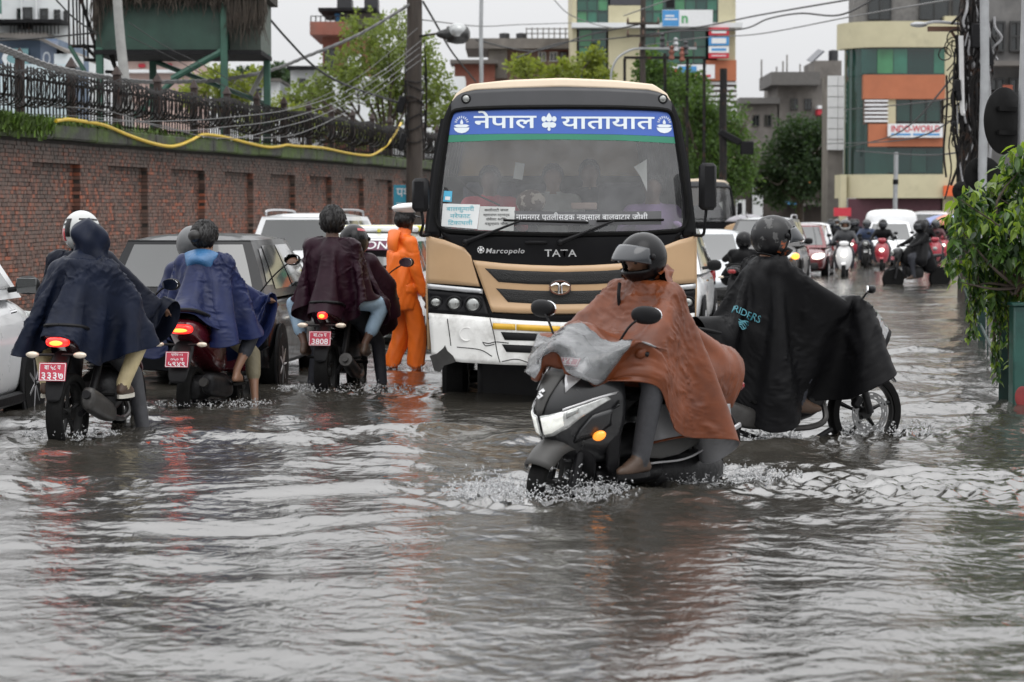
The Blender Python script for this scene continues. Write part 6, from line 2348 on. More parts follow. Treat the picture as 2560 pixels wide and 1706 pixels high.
def motorcycle(label, loc, rz, paint, plate_lines=None, tail_lit=True, group="motorcycles seen from behind", rim=None, headlit=False, disc=False, sport=True, cat="motorcycle", steer=0.0, tail_w=.15, exhaust_round=False, lamp_core=True):
 R = thing("motorcycle", label, cat, loc, rz, group)
 xr, xf, rad = -.66, .66, .30
 rim = rim or M_RIMB
 wheel_parts(R, "rear_wheel", (xr, 0, rad), rad, .125, rim, 5)
 wheel_parts(R, "front_wheel", (xf, 0, rad), rad, .10, rim, 5, disc=-.075 if disc else False, yaw=steer)
 # frame, engine, swingarm
 sheet_loft([rring(-.2, .42, .10, .10), rring(-.1, .40, .15, .16), rring(.1, .42, .16, .18), rring(.25, .46, .13, .16), rring(.34, .5, .08, .1)], "engine", M_ENGINE, R)
 for k in range(6):
  b = MB()
  b.box((.17, 0, .5 + k * .025), (.2, .24, .008), (0, .25, 0))
  b.obj("cooling_fin", M_ENGINE, R, smooth=False)
 for sd in (-1, 1):
  b = MB()
  b.tube([(-.15, sd * .085, .42), (xr, sd * .095, rad)], [.03, .022], 8)
  b.obj("swingarm", M_BLACK, R)
  b = MB()
  b.tube([(-.28, sd * .12, .72), (-.5, sd * .115, .40)], [.028, .03], 10)
  b.obj("shock_absorber", M_BLACK, R)
  b = MB()
  b.tube([(xf, sd * .085, rad), (xf - .08, sd * .085, .55), (xf - .2, sd * .085, .95)], [.028, .026, .022], 10)
  b.obj("fork_leg", M_ENGINE, R)
 # exhaust on the right
 b = MB()
 b.tube(spline([(.26, -.08, .42), (.24, -.14, .26), (.0, -.17, .22), (-.3, -.18, .27)], 16), .022, 8)
 ex = b.obj("exhaust", M_EXH, R)
 if exhaust_round:
  b = MB()
  b.tube([(-.25, -.18, .26), (-.35, -.19, .29), (-.78, -.2, .42)], [.03, .062, .06], 18)
  b.obj("muffler", M_BLACK, ex)
  b = MB()
  b.tube([(-.775, -.2, .418), (-.80, -.2, .427)], [.063, .06], 18)
  b.tube([(-.80, -.2, .427), (-.83, -.2, .436)], [.028, .028], 12)
  b.obj("muffler_tip", M_EXH, ex)
 else:
  rings = []
  for (x, z, w, h) in ((-.25, .26, .03, .035), (-.35, .29, .055, .075), (-.6, .36, .06, .085), (-.8, .43, .05, .085), (-.815, .435, .04, .07)):
   rings.append(rring(x, z, w, h, 14, 3.0, .25, -.2))
  sheet_loft(rings, "muffler", M_EXH, ex)
  b = MB()
  b.tube([(-.815, -.2, .45), (-.835, -.2, .457)], [.032, .03], 12)
  b.obj("muffler_tip", M_BLACK, ex)
 # tank, seat, tail
 sheet_loft([rring(-.02, .80, .09, .06), rring(.06, .83, .125, .10), rring(.2, .87, .155, .125), rring(.36, .86, .14, .12), rring(.46, .82, .08, .07)], "fuel_tank", paint, R)
 sheet_loft([rring(.03, .80, .10, .03), rring(-.1, .795, .13, .04), rring(-.25, .80, .14, .045), rring(-.38, .86, .135, .05), rring(-.6, .88, .12, .045), rring(-.7, .885, .08, .03)], "seat", M_SEATV, R)
 sheet_loft([rring(-.05, .7, .10, .05), rring(-.3, .735, .13, .065), rring(-.55, .80, .13, .06), rring(-.75, .85, tail_w * .8, .05), rring(-.86, .87, tail_w * .55, .035)], "tail_fairing", paint, R)
 b = MB()
 for sd in (-1, 1):
  b.tube(spline([(-.45, sd * .14, .86), (-.68, sd * .15, .92), (-.8, sd * .1, .94), (-.82, 0, .945)], 10), .013, 6)
 b.obj("grab_rail", M_BLACK, R)
 # tail lamp
 sheet_loft([rring(-.80, .82, tail_w * .5, .035, 12, 3), rring(-.87, .825, tail_w * .48, .04, 12, 3), rring(-.885, .825, tail_w * .3, .025, 12, 3)], "tail_lamp", M_LAMPR if tail_lit else M_LAMPDIM, R)
 if tail_lit and lamp_core:
  b = MB()
  b.ell((-.883, 0, .818), (.008, tail_w * .26, .018), 12, 8)
  b.obj("tail_lamp_bulb", M_LAMPRC, R)
 # mudguard and plate hanger
 sheet_loft([rring(-.72, .76, .07, .03, 12), rring(-.86, .66, .075, .02, 12), rring(-.93, .5, .07, .012, 12), rring(-.96, .40, .055, .008, 12)], "mudguard", M_BLACK, R)
 if plate_lines:
  plate(R, (-.955, 0, .62), .2, .13, M_PLATER, plate_lines, (0, .2, 0))
 for sd in (-1, 1):
  b = MB()
  b.tube([(-.84, sd * .03, .735), (-.87, sd * .14, .735)], .011, 6)
  st = b.obj("indicator", M_BLACK, R)
  b = MB()
  b.ell((-.88, sd * .175, .735), (.028, .05, .024), 14, 8)
  b.obj("indicator_lens", M_INDIC, st)
 # front end
 b = MB()
 b.tube(spline([(.36, .36, 1.03), (.42, .28, 1.06), (.47, .1, 1.03), (.48, 0, 1.02), (.47, -.1, 1.03), (.42, -.28, 1.06), (.36, -.36, 1.03)], 24), .013, 8)
 hb = b.obj("handlebar", M_BLACK, R)
 for sd in (-1, 1):
  b = MB()
  b.tube([(.40, sd * .29, 1.055), (.35, sd * .39, 1.025)], .019, 8)
  b.obj("grip", M_RUBBER, hb)
 sheet_loft([rring(.42, .93, .06, .06), rring(.5, .93, .11, .1), rring(.6, .92, .11, .1), rring(.66, .9, .06, .06)], "headlamp_cowl", paint, R)
 b = MB()
 b.ell((.645, 0, .91), (.04, .085, .07), 16, 10)
 b.obj("headlamp", M_WARMLIT if headlit else M_LENS, R)
 sheet_loft([rring(xf - .22, .60, .05, .012, 12), rring(xf - .1, .645, .06, .015, 12), rring(xf + .05, .645, .06, .015, 12), rring(xf + .2, .58, .05, .01, 12), rring(xf + .27, .5, .035, .008, 12)], "front_fender", paint, R)
 return R
M_SEATV = M("seat_vinyl", (0.011, 0.011, 0.012), 0.5, var=0.2, bump=0.1, spec=0.25)
def foot_pegs(R):
 for sd in (-1, 1):
  for x in (-.02, -.38):
   b = MB()
   b.tube([(x, sd * .12, .36 if x > -.1 else .42), (x, sd * .25, .36 if x > -.1 else .42)], .014, 6)
   b.obj("footpeg", M_RUBBER, R)
def scooter_rear(label, loc, rz, paint, plate_lines, group):
 """commuter scooter seen from behind: rounded tail, lamp, side panels, covered muffler"""
 R = thing("scooter", label, "scooter", loc, rz, group)
 xr, xf, rad = -.6, .64, .235
 wheel_parts(R, "rear_wheel", (xr, 0, rad), rad, .12, M_RIMB, 5)
 wheel_parts(R, "front_wheel", (xf, 0, rad), rad, .11, M_RIMB, 5)
 sheet_loft([rring(.02, .5, .12, .16), rring(-.2, .58, .17, .2), rring(-.45, .66, .18, .17), rring(-.7, .76, .16, .11), rring(-.83, .8, .12, .08), rring(-.88, .81, .07, .04)], "side_panels", paint, R)
 sheet_loft([rring(.12, .72, .1, .03), rring(-.1, .76, .15, .05), rring(-.4, .82, .155, .055), rring(-.62, .86, .13, .05), rring(-.72, .87, .07, .03)], "seat", M_SEATV, R)
 b = MB()
 b.tube(spline([(-.5, .17, .85), (-.75, .17, .91), (-.86, .11, .945), (-.89, 0, .95), (-.86, -.11, .945), (-.75, -.17, .91), (-.5, -.17, .85)], 24), .016, 8)
 b.obj("grab_rail", M_BLACK, R)
 sheet_loft([rring(-.8, .79, .11, .045, 14, 3), rring(-.88, .79, .105, .045, 14, 3), rring(-.9, .79, .08, .03, 14, 3)], "tail_lamp", M_LAMPR, R)
 b = MB()
 b.ell((-.899, 0, .78), (.008, .07, .016), 12, 8)
 b.obj("tail_lamp_bulb", M_LAMPRC, R)
 sheet_loft([rring(-.74, .68, .1, .05, 12), rring(-.85, .58, .1, .03, 12), rring(-.93, .45, .09, .014, 12), rring(-.965, .34, .075, .008, 12)], "mudguard", M_BLACK, R)
 plate(R, (-.955, 0, .545), .2, .13, M_PLATER, plate_lines, (0, .22, 0))
 for sd in (-1, 1):
  b = MB()
  b.tube([(-.84, sd * .06, .66), (-.86, sd * .15, .665)], .011, 6)
  st = b.obj("indicator", M_BLACK, R)
  b = MB()
  b.ell((-.87, sd * .185, .665), (.025, .045, .022), 14, 8)
  b.obj("indicator_lens", M_INDIC, st)
 sheet_loft([rring(.2, .3, .1, .07), rring(-.1, .3, .14, .1), rring(-.45, .3, .16, .12), rring(-.7, .27, .1, .1)], "engine", M_ENGINE, R)
 rings = [rring(x, z, w, h, 14, 2.6, .1, -.2) for (x, z, w, h) in ((-.2, .25, .03, .04), (-.3, .27, .06, .085), (-.6, .31, .07, .1), (-.78, .34, .062, .09), (-.81, .345, .045, .06))]
 ex = sheet_loft(rings, "muffler", M_BLACK, R)
 b = MB()
 b.tube([(-.8, -.18, .35), (-.835, -.18, .355)], [.04, .036], 14)
 b.obj("muffler_tip", M_EXH, ex)
 b = MB()
 b.box((.25, 0, .3), (.5, .3, .05), ch=.02)
 b.obj("floorboard", M_BLACK, R)
 sheet_loft([rring(.42, .35, .2, .02, 14), rring(.5, .5, .22, .03, 14), rring(.5, .7, .23, .03, 14), rring(.44, .9, .19, .04, 14), rring(.4, .98, .1, .03, 14)], "leg_shield", paint, R)
 b = MB()
 b.tube(spline([(.3, .35, 1.0), (.36, .25, 1.03), (.4, 0, 1.02), (.36, -.25, 1.03), (.3, -.35, 1.0)], 20), .013, 8)
 b.obj("handlebar", M_BLACK, R)
 sheet_loft([rring(.35, 1.0, .06, .04), rring(.42, 1.02, .13, .07), rring(.52, 1.0, .12, .07), rring(.58, .97, .06, .04)], "handlebar_cowl", paint, R)
 return R
# ------------------------------------------------------------------ cars
def car(name, label, loc, rz, paint, L=3.9, Wd=1.7, H=1.5, kind="hatch", cat="car", group=None, lit_brake=False, rails=False, wheel_r=.30, plate_mat=None, plate_txt=None, glass=None, lamps="off", dark_low=True, hood=.92, belt=.95, roof_mat=None, indicator=False):
 """car body from cross-sections: lower shell, glasshouse, panes, wheels, lamps, bumpers, mirrors, plates. +x is forward"""
 R = thing(name, label, cat, loc, rz, group)
 w = Wd / 2
 xr, xf = -L / 2, L / 2
 glass = glass or M_DGLASS
 # lower shell: station (x, width factor, bottom, shoulder height, deck height)
 tall_tail = kind in ("hatch", "suv", "van")
 tail_z = belt + .02 if tall_tail else belt - .03
 st = [(xr, .80, .42, .62, .70), (xr + .06, .90, .34, .74, tail_z - .12), (xr + .25, .97, .28, .80, tail_z - .01), (xr + .8, 1.0, .24, .80, tail_z), (0, 1.0, .22, .78, belt), (L * .2, 1.0, .22, .77, belt - .02),
   (xf - .95, .99, .24, .76, hood), (xf - .45, .96, .26, .72, hood - .08), (xf - .12, .88, .3, .66, hood - .2), (xf, .74, .38, .58, hood - .32)]
 rings = []
 for (x, k, zb, zs, zt) in st:
  half = [(k * w * .86, zb), (k * w * .97, zb + .08), (k * w, (zb + zs) / 2), (k * w * .985, zs), (k * w * .93, zs + (zt - zs) * .65), (k * w * .78, zt), (k * w * .4, zt + .02), (0, zt + .025)]
  rings.append([(x, y, z) for (y, z) in half] + [(x, -y, z) for (y, z) in half[-2::-1]])
 sheet_loft(rings, "body", paint, R, 2)
 # glasshouse
 gx = {"hatch": (xr + .12, xr + .42, L * .12, L * .31), "suv": (xr + .10, xr + .30, L * .14, L * .29), "sedan": (xr + .55, xr + 1.15, L * .08, L * .28), "van": (xr + .05, xr + .1, L * .25, L * .36)}[kind]
 rb, rt, ft, fb = gx
 zb, zt = belt - .05, H
 wb, wt = w * .93, w * .70
 def gp(s, t, face, off=0.0):
  """surface of the glasshouse: s along, t up, on 'l','r','f','b'"""
  zz = zb + (zt - .06 - zb) * t
  wy = wb + (wt - wb) * t ** 1.15
  x0, x1 = rb + (rt - rb) * t ** .9, fb + (ft - fb) * t ** .9
  if face in 'lr':
   sg = 1 if face == 'l' else -1
   return (x0 + (x1 - x0) * s, sg * (wy + .02 * math.sin(PI * s) + off), zz)
  y = wy * (2 * s - 1)
  if face == 'f':
   return (x1 + .10 * (1 - (2 * s - 1) ** 2) + off, y, zz + off * .5)
  return (x0 - .07 * (1 - (2 * s - 1) ** 2) - off, y, zz + off * .5)
 for fc in 'lrfb':
  b = MB()
  b.grid(np.array([[gp(s, t, fc) for t in np.linspace(0, 1, 6)] for s in np.linspace(0, 1, 12)]))
  b.obj("pillar_frame", paint if fc != 'x' else M_BLACK, R)
 def pane(s0, s1, t0, t1, fc, nm="window", skew0=0.0, skew1=0.0):
  b = MB()
  G = []
  for q in np.linspace(0, 1, 12):
   row = []
   for t in np.linspace(t0, t1, 6):
    k = (t - t0) / (t1 - t0)
    s = (s0 + skew0 * k) + ((s1 + skew1 * k) - (s0 + skew0 * k)) * q
    row.append(gp(s, t, fc, .006))
   G.append(row)
  b.grid(np.array(G))
  return b.obj(nm, glass, R)
 pane(.06, .94, .12, .94, 'f', "windscreen")
 pane(.07, .93, .2 if tall_tail else .12, .92, 'b', "rear_window")
 for fc in 'lr':
  if kind == "suv":
   pane(.03, .2, .18, .9, fc, skew0=.02)
   pane(.23, .52, .14, .9, fc)
   pane(.55, .95, .14, .9, fc, skew1=-.05)
  elif kind == "van":
   pane(.62, .95, .14, .9, fc)
  else:
   pane(.06, .16, .22, .85, fc, skew0=.04)
   pane(.19, .50, .14, .9, fc)
   pane(.53, .95, .14, .9, fc, skew1=-.06)
 # roof
 nr_ = 10
 G = []
 for i, q in enumerate(np.linspace(0, 1, nr_)):
  row = []
  for p in np.linspace(-1, 1, 11):
   x0, x1 = rt - .07 * (1 - p * p) - .01, ft + .10 * (1 - p * p) + .01
   edge = (1 - abs(2 * q - 1) ** 4) * (1 - abs(p) ** 4)
   row.append((x0 + (x1 - x0) * q, p * wt * 1.02, zt - .065 + .065 * edge))
  G.append(row)
 b = MB()
 b.grid(np.array(G))
 rf = b.obj("roof", roof_mat or paint, R)
 if rails:
  for sd in (-1, 1):
   b = MB()
   b.tube(spline([(rt + .1, sd * wt * .93, zt - .04), (rt + .2, sd * wt * .93, zt + .035), ((rt + ft) / 2, sd * wt * .93, zt + .05), (ft - .25, sd * wt * .93, zt + .03), (ft - .12, sd * wt * .93, zt - .04)], 16), .02, 6)
   b.obj("roof_rail", M_STEEL, rf)
 # wheels and arches
 for nm, x in (("rear_wheel", xr + .68), ("front_wheel", xf - .78)):
  for sd in (-1, 1):
   h = bpy.data.objects.new(nm, None)
   COL.objects.link(h)
   h.parent = R
   h.location = (x, sd * (w - .085), wheel_r)
   b = MB()
   b.lathe([(wheel_r * .62, -.1), (wheel_r * .95, -.1), (wheel_r, -.06), (wheel_r, .06), (wheel_r * .95, .1), (wheel_r * .62, .1), (wheel_r * .62, 0)], 32, axis='y')
   b.obj("tyre", M_RUBBER, h)
   b = MB()
   b.lathe([(wheel_r * .63, -.07), (wheel_r * .63, .085), (wheel_r * .58, .09), (wheel_r * .56, .05), (.001, .045)] if sd > 0 else [(.001, -.045), (wheel_r * .56, -.05), (wheel_r * .58, -.09), (wheel_r * .63, -.085), (wheel_r * .63, .07)], 32, axis='y')
   rm = b.obj("rim", M_RIMB, h)
   for k in range(7):
    q = 2 * PI * k / 7
    b = MB()
    b.tube([(.03 * math.cos(q), sd * .08, .03 * math.sin(q)), (wheel_r * .58 * math.cos(q), sd * .085, wheel_r * .58 * math.sin(q))], [.028, .02], 5)
    b.obj("spoke", M("alloy_silver", (0.42, 0.42, 0.43), 0.35, 0.8), h)
   b = MB()
   b.lathe([(wheel_r * 1.16, 0), (wheel_r * 1.16, .02), (.01, .02)] if sd > 0 else [(.01, -.02), (wheel_r * 1.16, -.02), (wheel_r * 1.16, 0)], 32, (x, sd * (w - .012), wheel_r + .03), 'y')
   b.obj("wheel_arch", M_DARKV, R)
 # sills and bumpers
 if dark_low:
  for sd in (-1, 1):
   b = MB()
   b.box((0, sd * (w - .02), .25), (L - 1.9, .06, .1), ch=.02)
   b.obj("sill", M_BLACK, R)
 sheet_loft([[(xr - .02 + .1 * (abs(y) / w) ** 3, y, z) for (y, z) in ((-w * .9, .32), (-w * .9, .46), (-w * .45, .5), (0, .5), (w * .45, .5), (w * .9, .46), (w * .9, .32), (0, .28))],
    [(xr + .12 + .1 * (abs(y) / w) ** 3, y, z) for (y, z) in ((-w * .95, .30), (-w * .95, .5), (-w * .45, .54), (0, .54), (w * .45, .54), (w * .95, .5), (w * .95, .30), (0, .26))]], "rear_bumper", paint if not dark_low else M_BLACK, R, 0)
 b = MB()
 b.box((xf - .06, 0, .42), (.16, Wd * .72, .2), ch=.05)
 b.obj("front_grille", M_MESH, R)
 b = MB()
 b.box((xf + .005, 0, .60), (.06, Wd * .42, .09), ch=.02)
 b.obj("upper_grille", M_BLACK, R)
 for sd in (-1, 1):
  # tail lamps wrap the corner
  if tall_tail:
   hl = 0.34 if kind == "suv" else .24
   sheet_loft([rring(xr + .02, .86, .09, hl * .5, 12, 3, .12, sd * w * .82), rring(xr + .12, .86, .1, hl * .52, 12, 3, .12, sd * w * .86), rring(xr + .3, .86, .05, hl * .4, 12, 3, .12, sd * w * .93)], "tail_lamp", M_LAMPDIM, R, 1)
  else:
   sheet_loft([rring(xr + .0, .76, .15, .08, 12, 3, .1, sd * w * .72), rring(xr + .1, .76, .15, .085, 12, 3, .1, sd * w * .78), rring(xr + .25, .76, .06, .06, 12, 3, .1, sd * w * .92)], "tail_lamp", M_LAMPDIM, R, 1)
  sheet_loft([rring(xf - .02, hood - .27, .12, .06, 12, 3, -.4, sd * w * .62), rring(xf - .14, hood - .24, .15, .075, 12, 3, -.4, sd * w * .70), rring(xf - .34, hood - .2, .08, .05, 12, 3, -.4, sd * w * .84)], "headlamp", {"on": M_HEADLIT}.get(lamps, M_LENS), R, 1)
  if indicator and sd == indicator:
   b = MB()
   b.ell((xf - .06, sd * w * .86, hood - .25), (.07, .09, .07), 12, 8)
   b.obj("indicator_lamp", M_AMBER, R)
  b = MB()
  b.ell((fb - .42, sd * (w + .10), belt + .06), (.05, .10, .075), 14, 10, p=.8)
  b.tube([(fb - .40, sd * (w * .93), belt + .02), (fb - .42, sd * (w + .06), belt + .04)], .025, 6)
  mo = b.obj("door_mirror", M_BLACK, R)
  b = MB()
  b.box((fb - .468, sd * (w + .10), belt + .06), (.01, .16, .12), ch=.004)
  b.obj("mirror_glass", M_DGLASS, mo)
  b = MB()
  b.tube([(-.25, sd * (w + .004), belt - .14), (-.08, sd * (w + .004), belt - .135)], .014, 6)
  b.tube([(.62, sd * (w + .004), belt - .15), (.8, sd * (w + .004), belt - .145)], .014, 6)
  b.obj("door_handles", M_CHROME, R)
 b = MB()
 zz = H - .1
 b.box((rt - .02, 0, zz), (.04, Wd * .26, .025), ch=.008)
 b.obj("brake_light", M_LAMPR if lit_brake else M_LAMPDIM, R)
 plate(R, (xr - .025, 0, .72 if tall_tail else .5), .42, .11, plate_mat or M_PLATER, plate_txt or [("बा १२ च ४५६", .07, .34)])
 plate(R, (xf + .03, 0, .40), .42, .11, plate_mat or M_PLATER, plate_txt or [("बा १२ च ४५६", .07, .34)], face=1)
 b = MB()
 b.tube([(rb - .02, .1, belt + .08), (rb + .03, -.35, belt + .14)], .012, 5)
 b.obj("rear_wiper", M_BLACK, R)
 return R
M_GREYCAR = M("dark_grey_metallic", (0.005, 0.0055, 0.007), 0.35, 0.0, var=0.06, scale=3, coat=0.4, spec=0.1)
M_WHITECAR = M("white_car_paint", (0.72, 0.73, 0.74), 0.3, var=0.04, scale=2, coat=0.8)
M_SILVER = M("silver_car_paint", (0.5, 0.52, 0.54), 0.3, 0.5, var=0.05, coat=0.7)
M_BROWNCAR = M("dark_bronze_paint", (0.025, 0.023, 0.022), 0.3, 0.1, var=0.05, coat=0.35)
M_REDCAR = M("dark_red_paint", (0.14, 0.015, 0.018), 0.28, 0.3, var=0.05, coat=0.9)
def heading(deg_right):
 """rotation for a thing driving away up the street, turned deg_right to the right"""
 return PI / 2 - math.radians(deg_right)
# dark hatchback, seen from behind
car("hatchback", "dark grey wet hatchback with a lit red brake strip, stopped by the brick wall", (-2.93, 24.3, DEPTH), heading(4), M_GREYCAR, 3.9, 1.66, 1.55, "hatch", lit_brake=True, wheel_r=.31, belt=1.0, dark_low=False)
# white SUV at the left edge, only its right front side in view
car("white_suv", "white car cut off by the left picture edge, black door mirror", (-4.93, 18.6, DEPTH), heading(3), M_WHITECAR, 4.3, 1.82, 1.7, "suv", wheel_r=.34, hood=1.08, belt=1.1)
# white SUV by the wall behind the maroon rider
car("white_suv", "white car with roof rails behind the rider in maroon", (-3.15, 40.5, DEPTH), heading(7), M_WHITECAR, 4.3, 1.8, 1.78, "suv", rails=True, wheel_r=.33, belt=1.1)
# small white taxi with a load on its roof
tx = car("taxi", "white car with an advert strip across its rear window, left of the officer", (-1.66, 31.3, DEPTH), heading(5), M_WHITECAR, 3.6, 1.55, 1.52, "hatch", cat="car", wheel_r=.28, belt=.98)
b = MB()
b.box((-1.605, 0, 1.36), (.01, 1.0, .12), (0, .42, 0))
st = b.obj("advert_strip", M("maroon_film", (0.12, 0.02, 0.06), 0.4), tx, smooth=False)
lettering("lettering", "KORONA", .13, M_SIGNW, tx, lambda V: np.stack([-1.618 + .42 * V[:, 1], -V[:, 0], 1.36 + V[:, 1]], 1), bold=.01, width=.8, shear=.15)
b = MB()
a = np.linspace(0, 2 * PI, 20)
b.tube([(-1.83, -.48 + .06 * math.cos(t), .78 + .08 * math.sin(t)) for t in a], .006, 4)
b.tube([(-1.83, -.53, .68), (-1.83, -.43, .68)], .008, 4)
b.obj("round_decal", M_SIGNR, tx)
M_YLOAD = M("yellow_green_strap", (0.45, 0.42, 0.05), 0.6, var=0.2)
for k, x in enumerate((-.9, -.3, .3)):
 b = MB()
 b.box((x, 0, 1.56 + .005 * k), (.35, 1.1, .07), (0, .02, 0), .02)
 b.obj("roof_rack_board", M_SIGNW if k != 1 else M_YLOAD, tx)
for y in (-.45, -.1, .4):
 b = MB()
 b.tube([(-1.15, y, 1.54), (.6, y * .9, 1.57)], .022, 6)
 b.obj("roof_rack_bar", M_YLOAD, tx)
# oncoming cars right of the bus
car("white_car", "white car nosing out right behind the bus, front wing in view", (1.88, 33.6, DEPTH), heading(188), M_WHITECAR, 4.0, 1.75, 1.6, "hatch", wheel_r=.3, hood=1.0, belt=1.0)
car("silver_sedan", "silver sedan facing the camera between the bus and the black rider", (3.45, 43.5, DEPTH), heading(189), M_SILVER, 4.2, 1.75, 1.5, "sedan", lamps="on")
car("dark_suv", "dark bronze SUV with silver roof and lit amber indicator, facing the camera", (6.0, 57, DEPTH), heading(190), M_BROWNCAR, 4.3, 1.85, 1.72, "suv", roof_mat=M_SILVER, rails=True, wheel_r=.35, hood=1.08, belt=1.1, indicator=1)
car("red_car", "dark red car facing the camera beside the dark SUV", (7.9, 66, DEPTH), heading(191), M_REDCAR, 3.7, 1.6, 1.55, "hatch", lamps="on")
car("white_car", "pale car far back in the queue behind the white scooter", (9.9, 80, DEPTH), heading(190), M_WHITECAR, 3.7, 1.65, 1.55, "hatch")
pk = car("delivery_van", "white van with a tall box body far down the street", (12.5, 80, DEPTH), heading(191), M_WHITECAR, 4.2, 1.75, 1.6, "sedan", cat="van")
sheet_loft([rring(-2.0, 1.3, .82, .62, 16, 5), rring(-1.9, 1.3, .88, .7, 16, 5), rring(-.1, 1.3, .88, .7, 16, 5), rring(.0, 1.28, .8, .6, 16, 5)], "box_body", M_WHITECAR, pk)
car("white_car", "white car beyond the box van, only its roof in view", (15.2, 88, DEPTH), heading(191), M_WHITECAR, 3.9, 1.75, 1.95, "van", cat="van")
# ------------------------------------------------------------------ riders
M_SKIN = M("brown_skin", (0.20, 0.105, 0.065), 0.5, var=0.1, scale=10)
M_SKIND = M("dark_brown_skin", (0.10, 0.052, 0.035), 0.5, var=0.1, scale=10)
M_HAIR = M("black_hair", (0.008, 0.007, 0.007), 0.45, var=0.3, scale=30)
M_NAVY = M("navy_rain_cloth", (0.0065, 0.01, 0.023), 0.45, var=0.25, scale=5, bump=0.12, bscale=9, spec=0.14)
M_NAVY2 = M("dark_navy_rain_cloth", (0.006, 0.008, 0.016), 0.45, var=0.25, scale=5, bump=0.12, bscale=9, spec=0.1)
M_BLUE = M("blue_rain_cloth", (0.009, 0.015, 0.058), 0.38, var=0.25, scale=5, bump=0.15, bscale=9, spec=0.22)
M_LBLUE = M("pale_blue_lining", (0.03, 0.11, 0.24), 0.4, var=0.25, scale=6, bump=0.3)
M_MAROON = M("maroon_rain_cloth", (0.018, 0.005, 0.011), 0.42, var=0.25, scale=5, bump=0.12, bscale=9, spec=0.14)
M_BROWN = M("rust_brown_rain_cloth", (0.135, 0.034, 0.0095), 0.4, var=0.22, scale=4, bump=0.12, bscale=10, spec=0.35, col2=(0.09, 0.023, 0.008), c2scale=3)
M_LINING = M("grey_poncho_lining", (0.25, 0.25, 0.26), 0.5, var=0.12, scale=4, bump=0.2, bscale=12)
M_BLKCL = M("black_rain_cloth", (0.0055, 0.0055, 0.0062), 0.48, var=0.25, scale=5, bump=0.12, bscale=9, spec=0.09)
M_KHAKI = M("wet_cream_trousers", (0.42, 0.35, 0.2), 0.6, var=0.15, scale=8, bump=0.2)
M_OLIVEC = M("olive_shorts", (0.16, 0.14, 0.09), 0.7, var=0.15, bump=0.2)
M_DENIM = M("pale_denim", (0.24, 0.34, 0.44), 0.7, var=0.15, scale=8, bump=0.2)
M_DKTROU = M("dark_trousers", (0.018, 0.02, 0.028), 0.7, var=0.2, bump=0.2)
M_GREYTR = M("grey_trousers", (0.035, 0.036, 0.041), 0.65, var=0.2, bump=0.2)
M_SHOE = M("brown_shoe", (0.06, 0.035, 0.022), 0.55, var=0.2)
M_SOLE = M("pale_sole", (0.5, 0.48, 0.42), 0.7)
M_VISOR = M("smoked_visor", (0.02, 0.023, 0.028), 0.1, var=0.05, spec=0.7, coat=0.2)
M_HGREY = M("matt_grey_helmet", (0.075, 0.078, 0.082), 0.42, var=0.05, coat=0.2)
M_HBLACK = M("black_helmet", (0.006, 0.006, 0.007), 0.25, var=0.1, spec=0.25)
M_HWHITE = M("silver_helmet", (0.42, 0.43, 0.42), 0.2, var=0.06, coat=0.7)
M_HRED = M("red_decal", (0.4, 0.02, 0.03), 0.25, coat=0.6)
NS = 52
def neck_ring(c, rx=.085, ry=.095, tilt=0.0, n=NS):
 a = np.linspace(-PI, PI, n, endpoint=False)
 return np.stack([c[0] + rx * np.cos(a), c[1] + ry * np.sin(a), c[2] - tilt * np.cos(a)], 1), a
def lens_fn(a, front, side, back, square=0.25):
 """cloth reach by direction: a rounded rectangle"""
 c, s = np.cos(a), np.sin(a)
 fx = np.where(c > 0, front, back)
 p = 2 + 6 * square
 return 1.0 / ((np.abs(c) / fx) ** p + (np.abs(s) / side) ** p) ** (1 / p)
def flipflop(parent, an, fd):
 fd = np.array(fd, float)
 fd /= np.linalg.norm(fd)
 lat = np.array([-fd[1], fd[0], 0])
 c = np.array(an) + fd * .065 - np.array([0, 0, .1])
 a = np.linspace(0, 2 * PI, 18, endpoint=False)
 ring = [c + fd * .14 * math.cos(q) + lat * (.048 + .008 * math.cos(q)) * math.sin(q) for q in a]
 b = MB()
 b.loft([ring, [p + np.array([0, 0, .02]) for p in ring]])
 b.tube(spline([c + fd * .02 + lat * .045 + np.array([0, 0, .02]), c + fd * .05 + lat * .02 + np.array([0, 0, .07]), c + fd * .09 + np.array([0, 0, .025]), c + fd * .05 - lat * .02 + np.array([0, 0, .07]), c + fd * .02 - lat * .045 + np.array([0, 0, .02])], 16), .007, 5)
 return b.obj("flip_flop", M_RUBBER, parent)
def shoe_sole(parent, an, fd, mat=M_SOLE):
 fd = np.array(fd, float)
 fd /= np.linalg.norm(fd)
 lat = np.array([-fd[1], fd[0], 0])
 c = np.array(an) + fd * .06 - np.array([0, 0, .105])
 a = np.linspace(0, 2 * PI, 18, endpoint=False)
 ring = [c + fd * .145 * math.cos(q) + lat * .046 * math.sin(q) for q in a]
 b = MB()
 b.loft([ring, [p + np.array([0, 0, .028]) for p in ring]])
 return b.obj("shoe_sole", mat, parent)
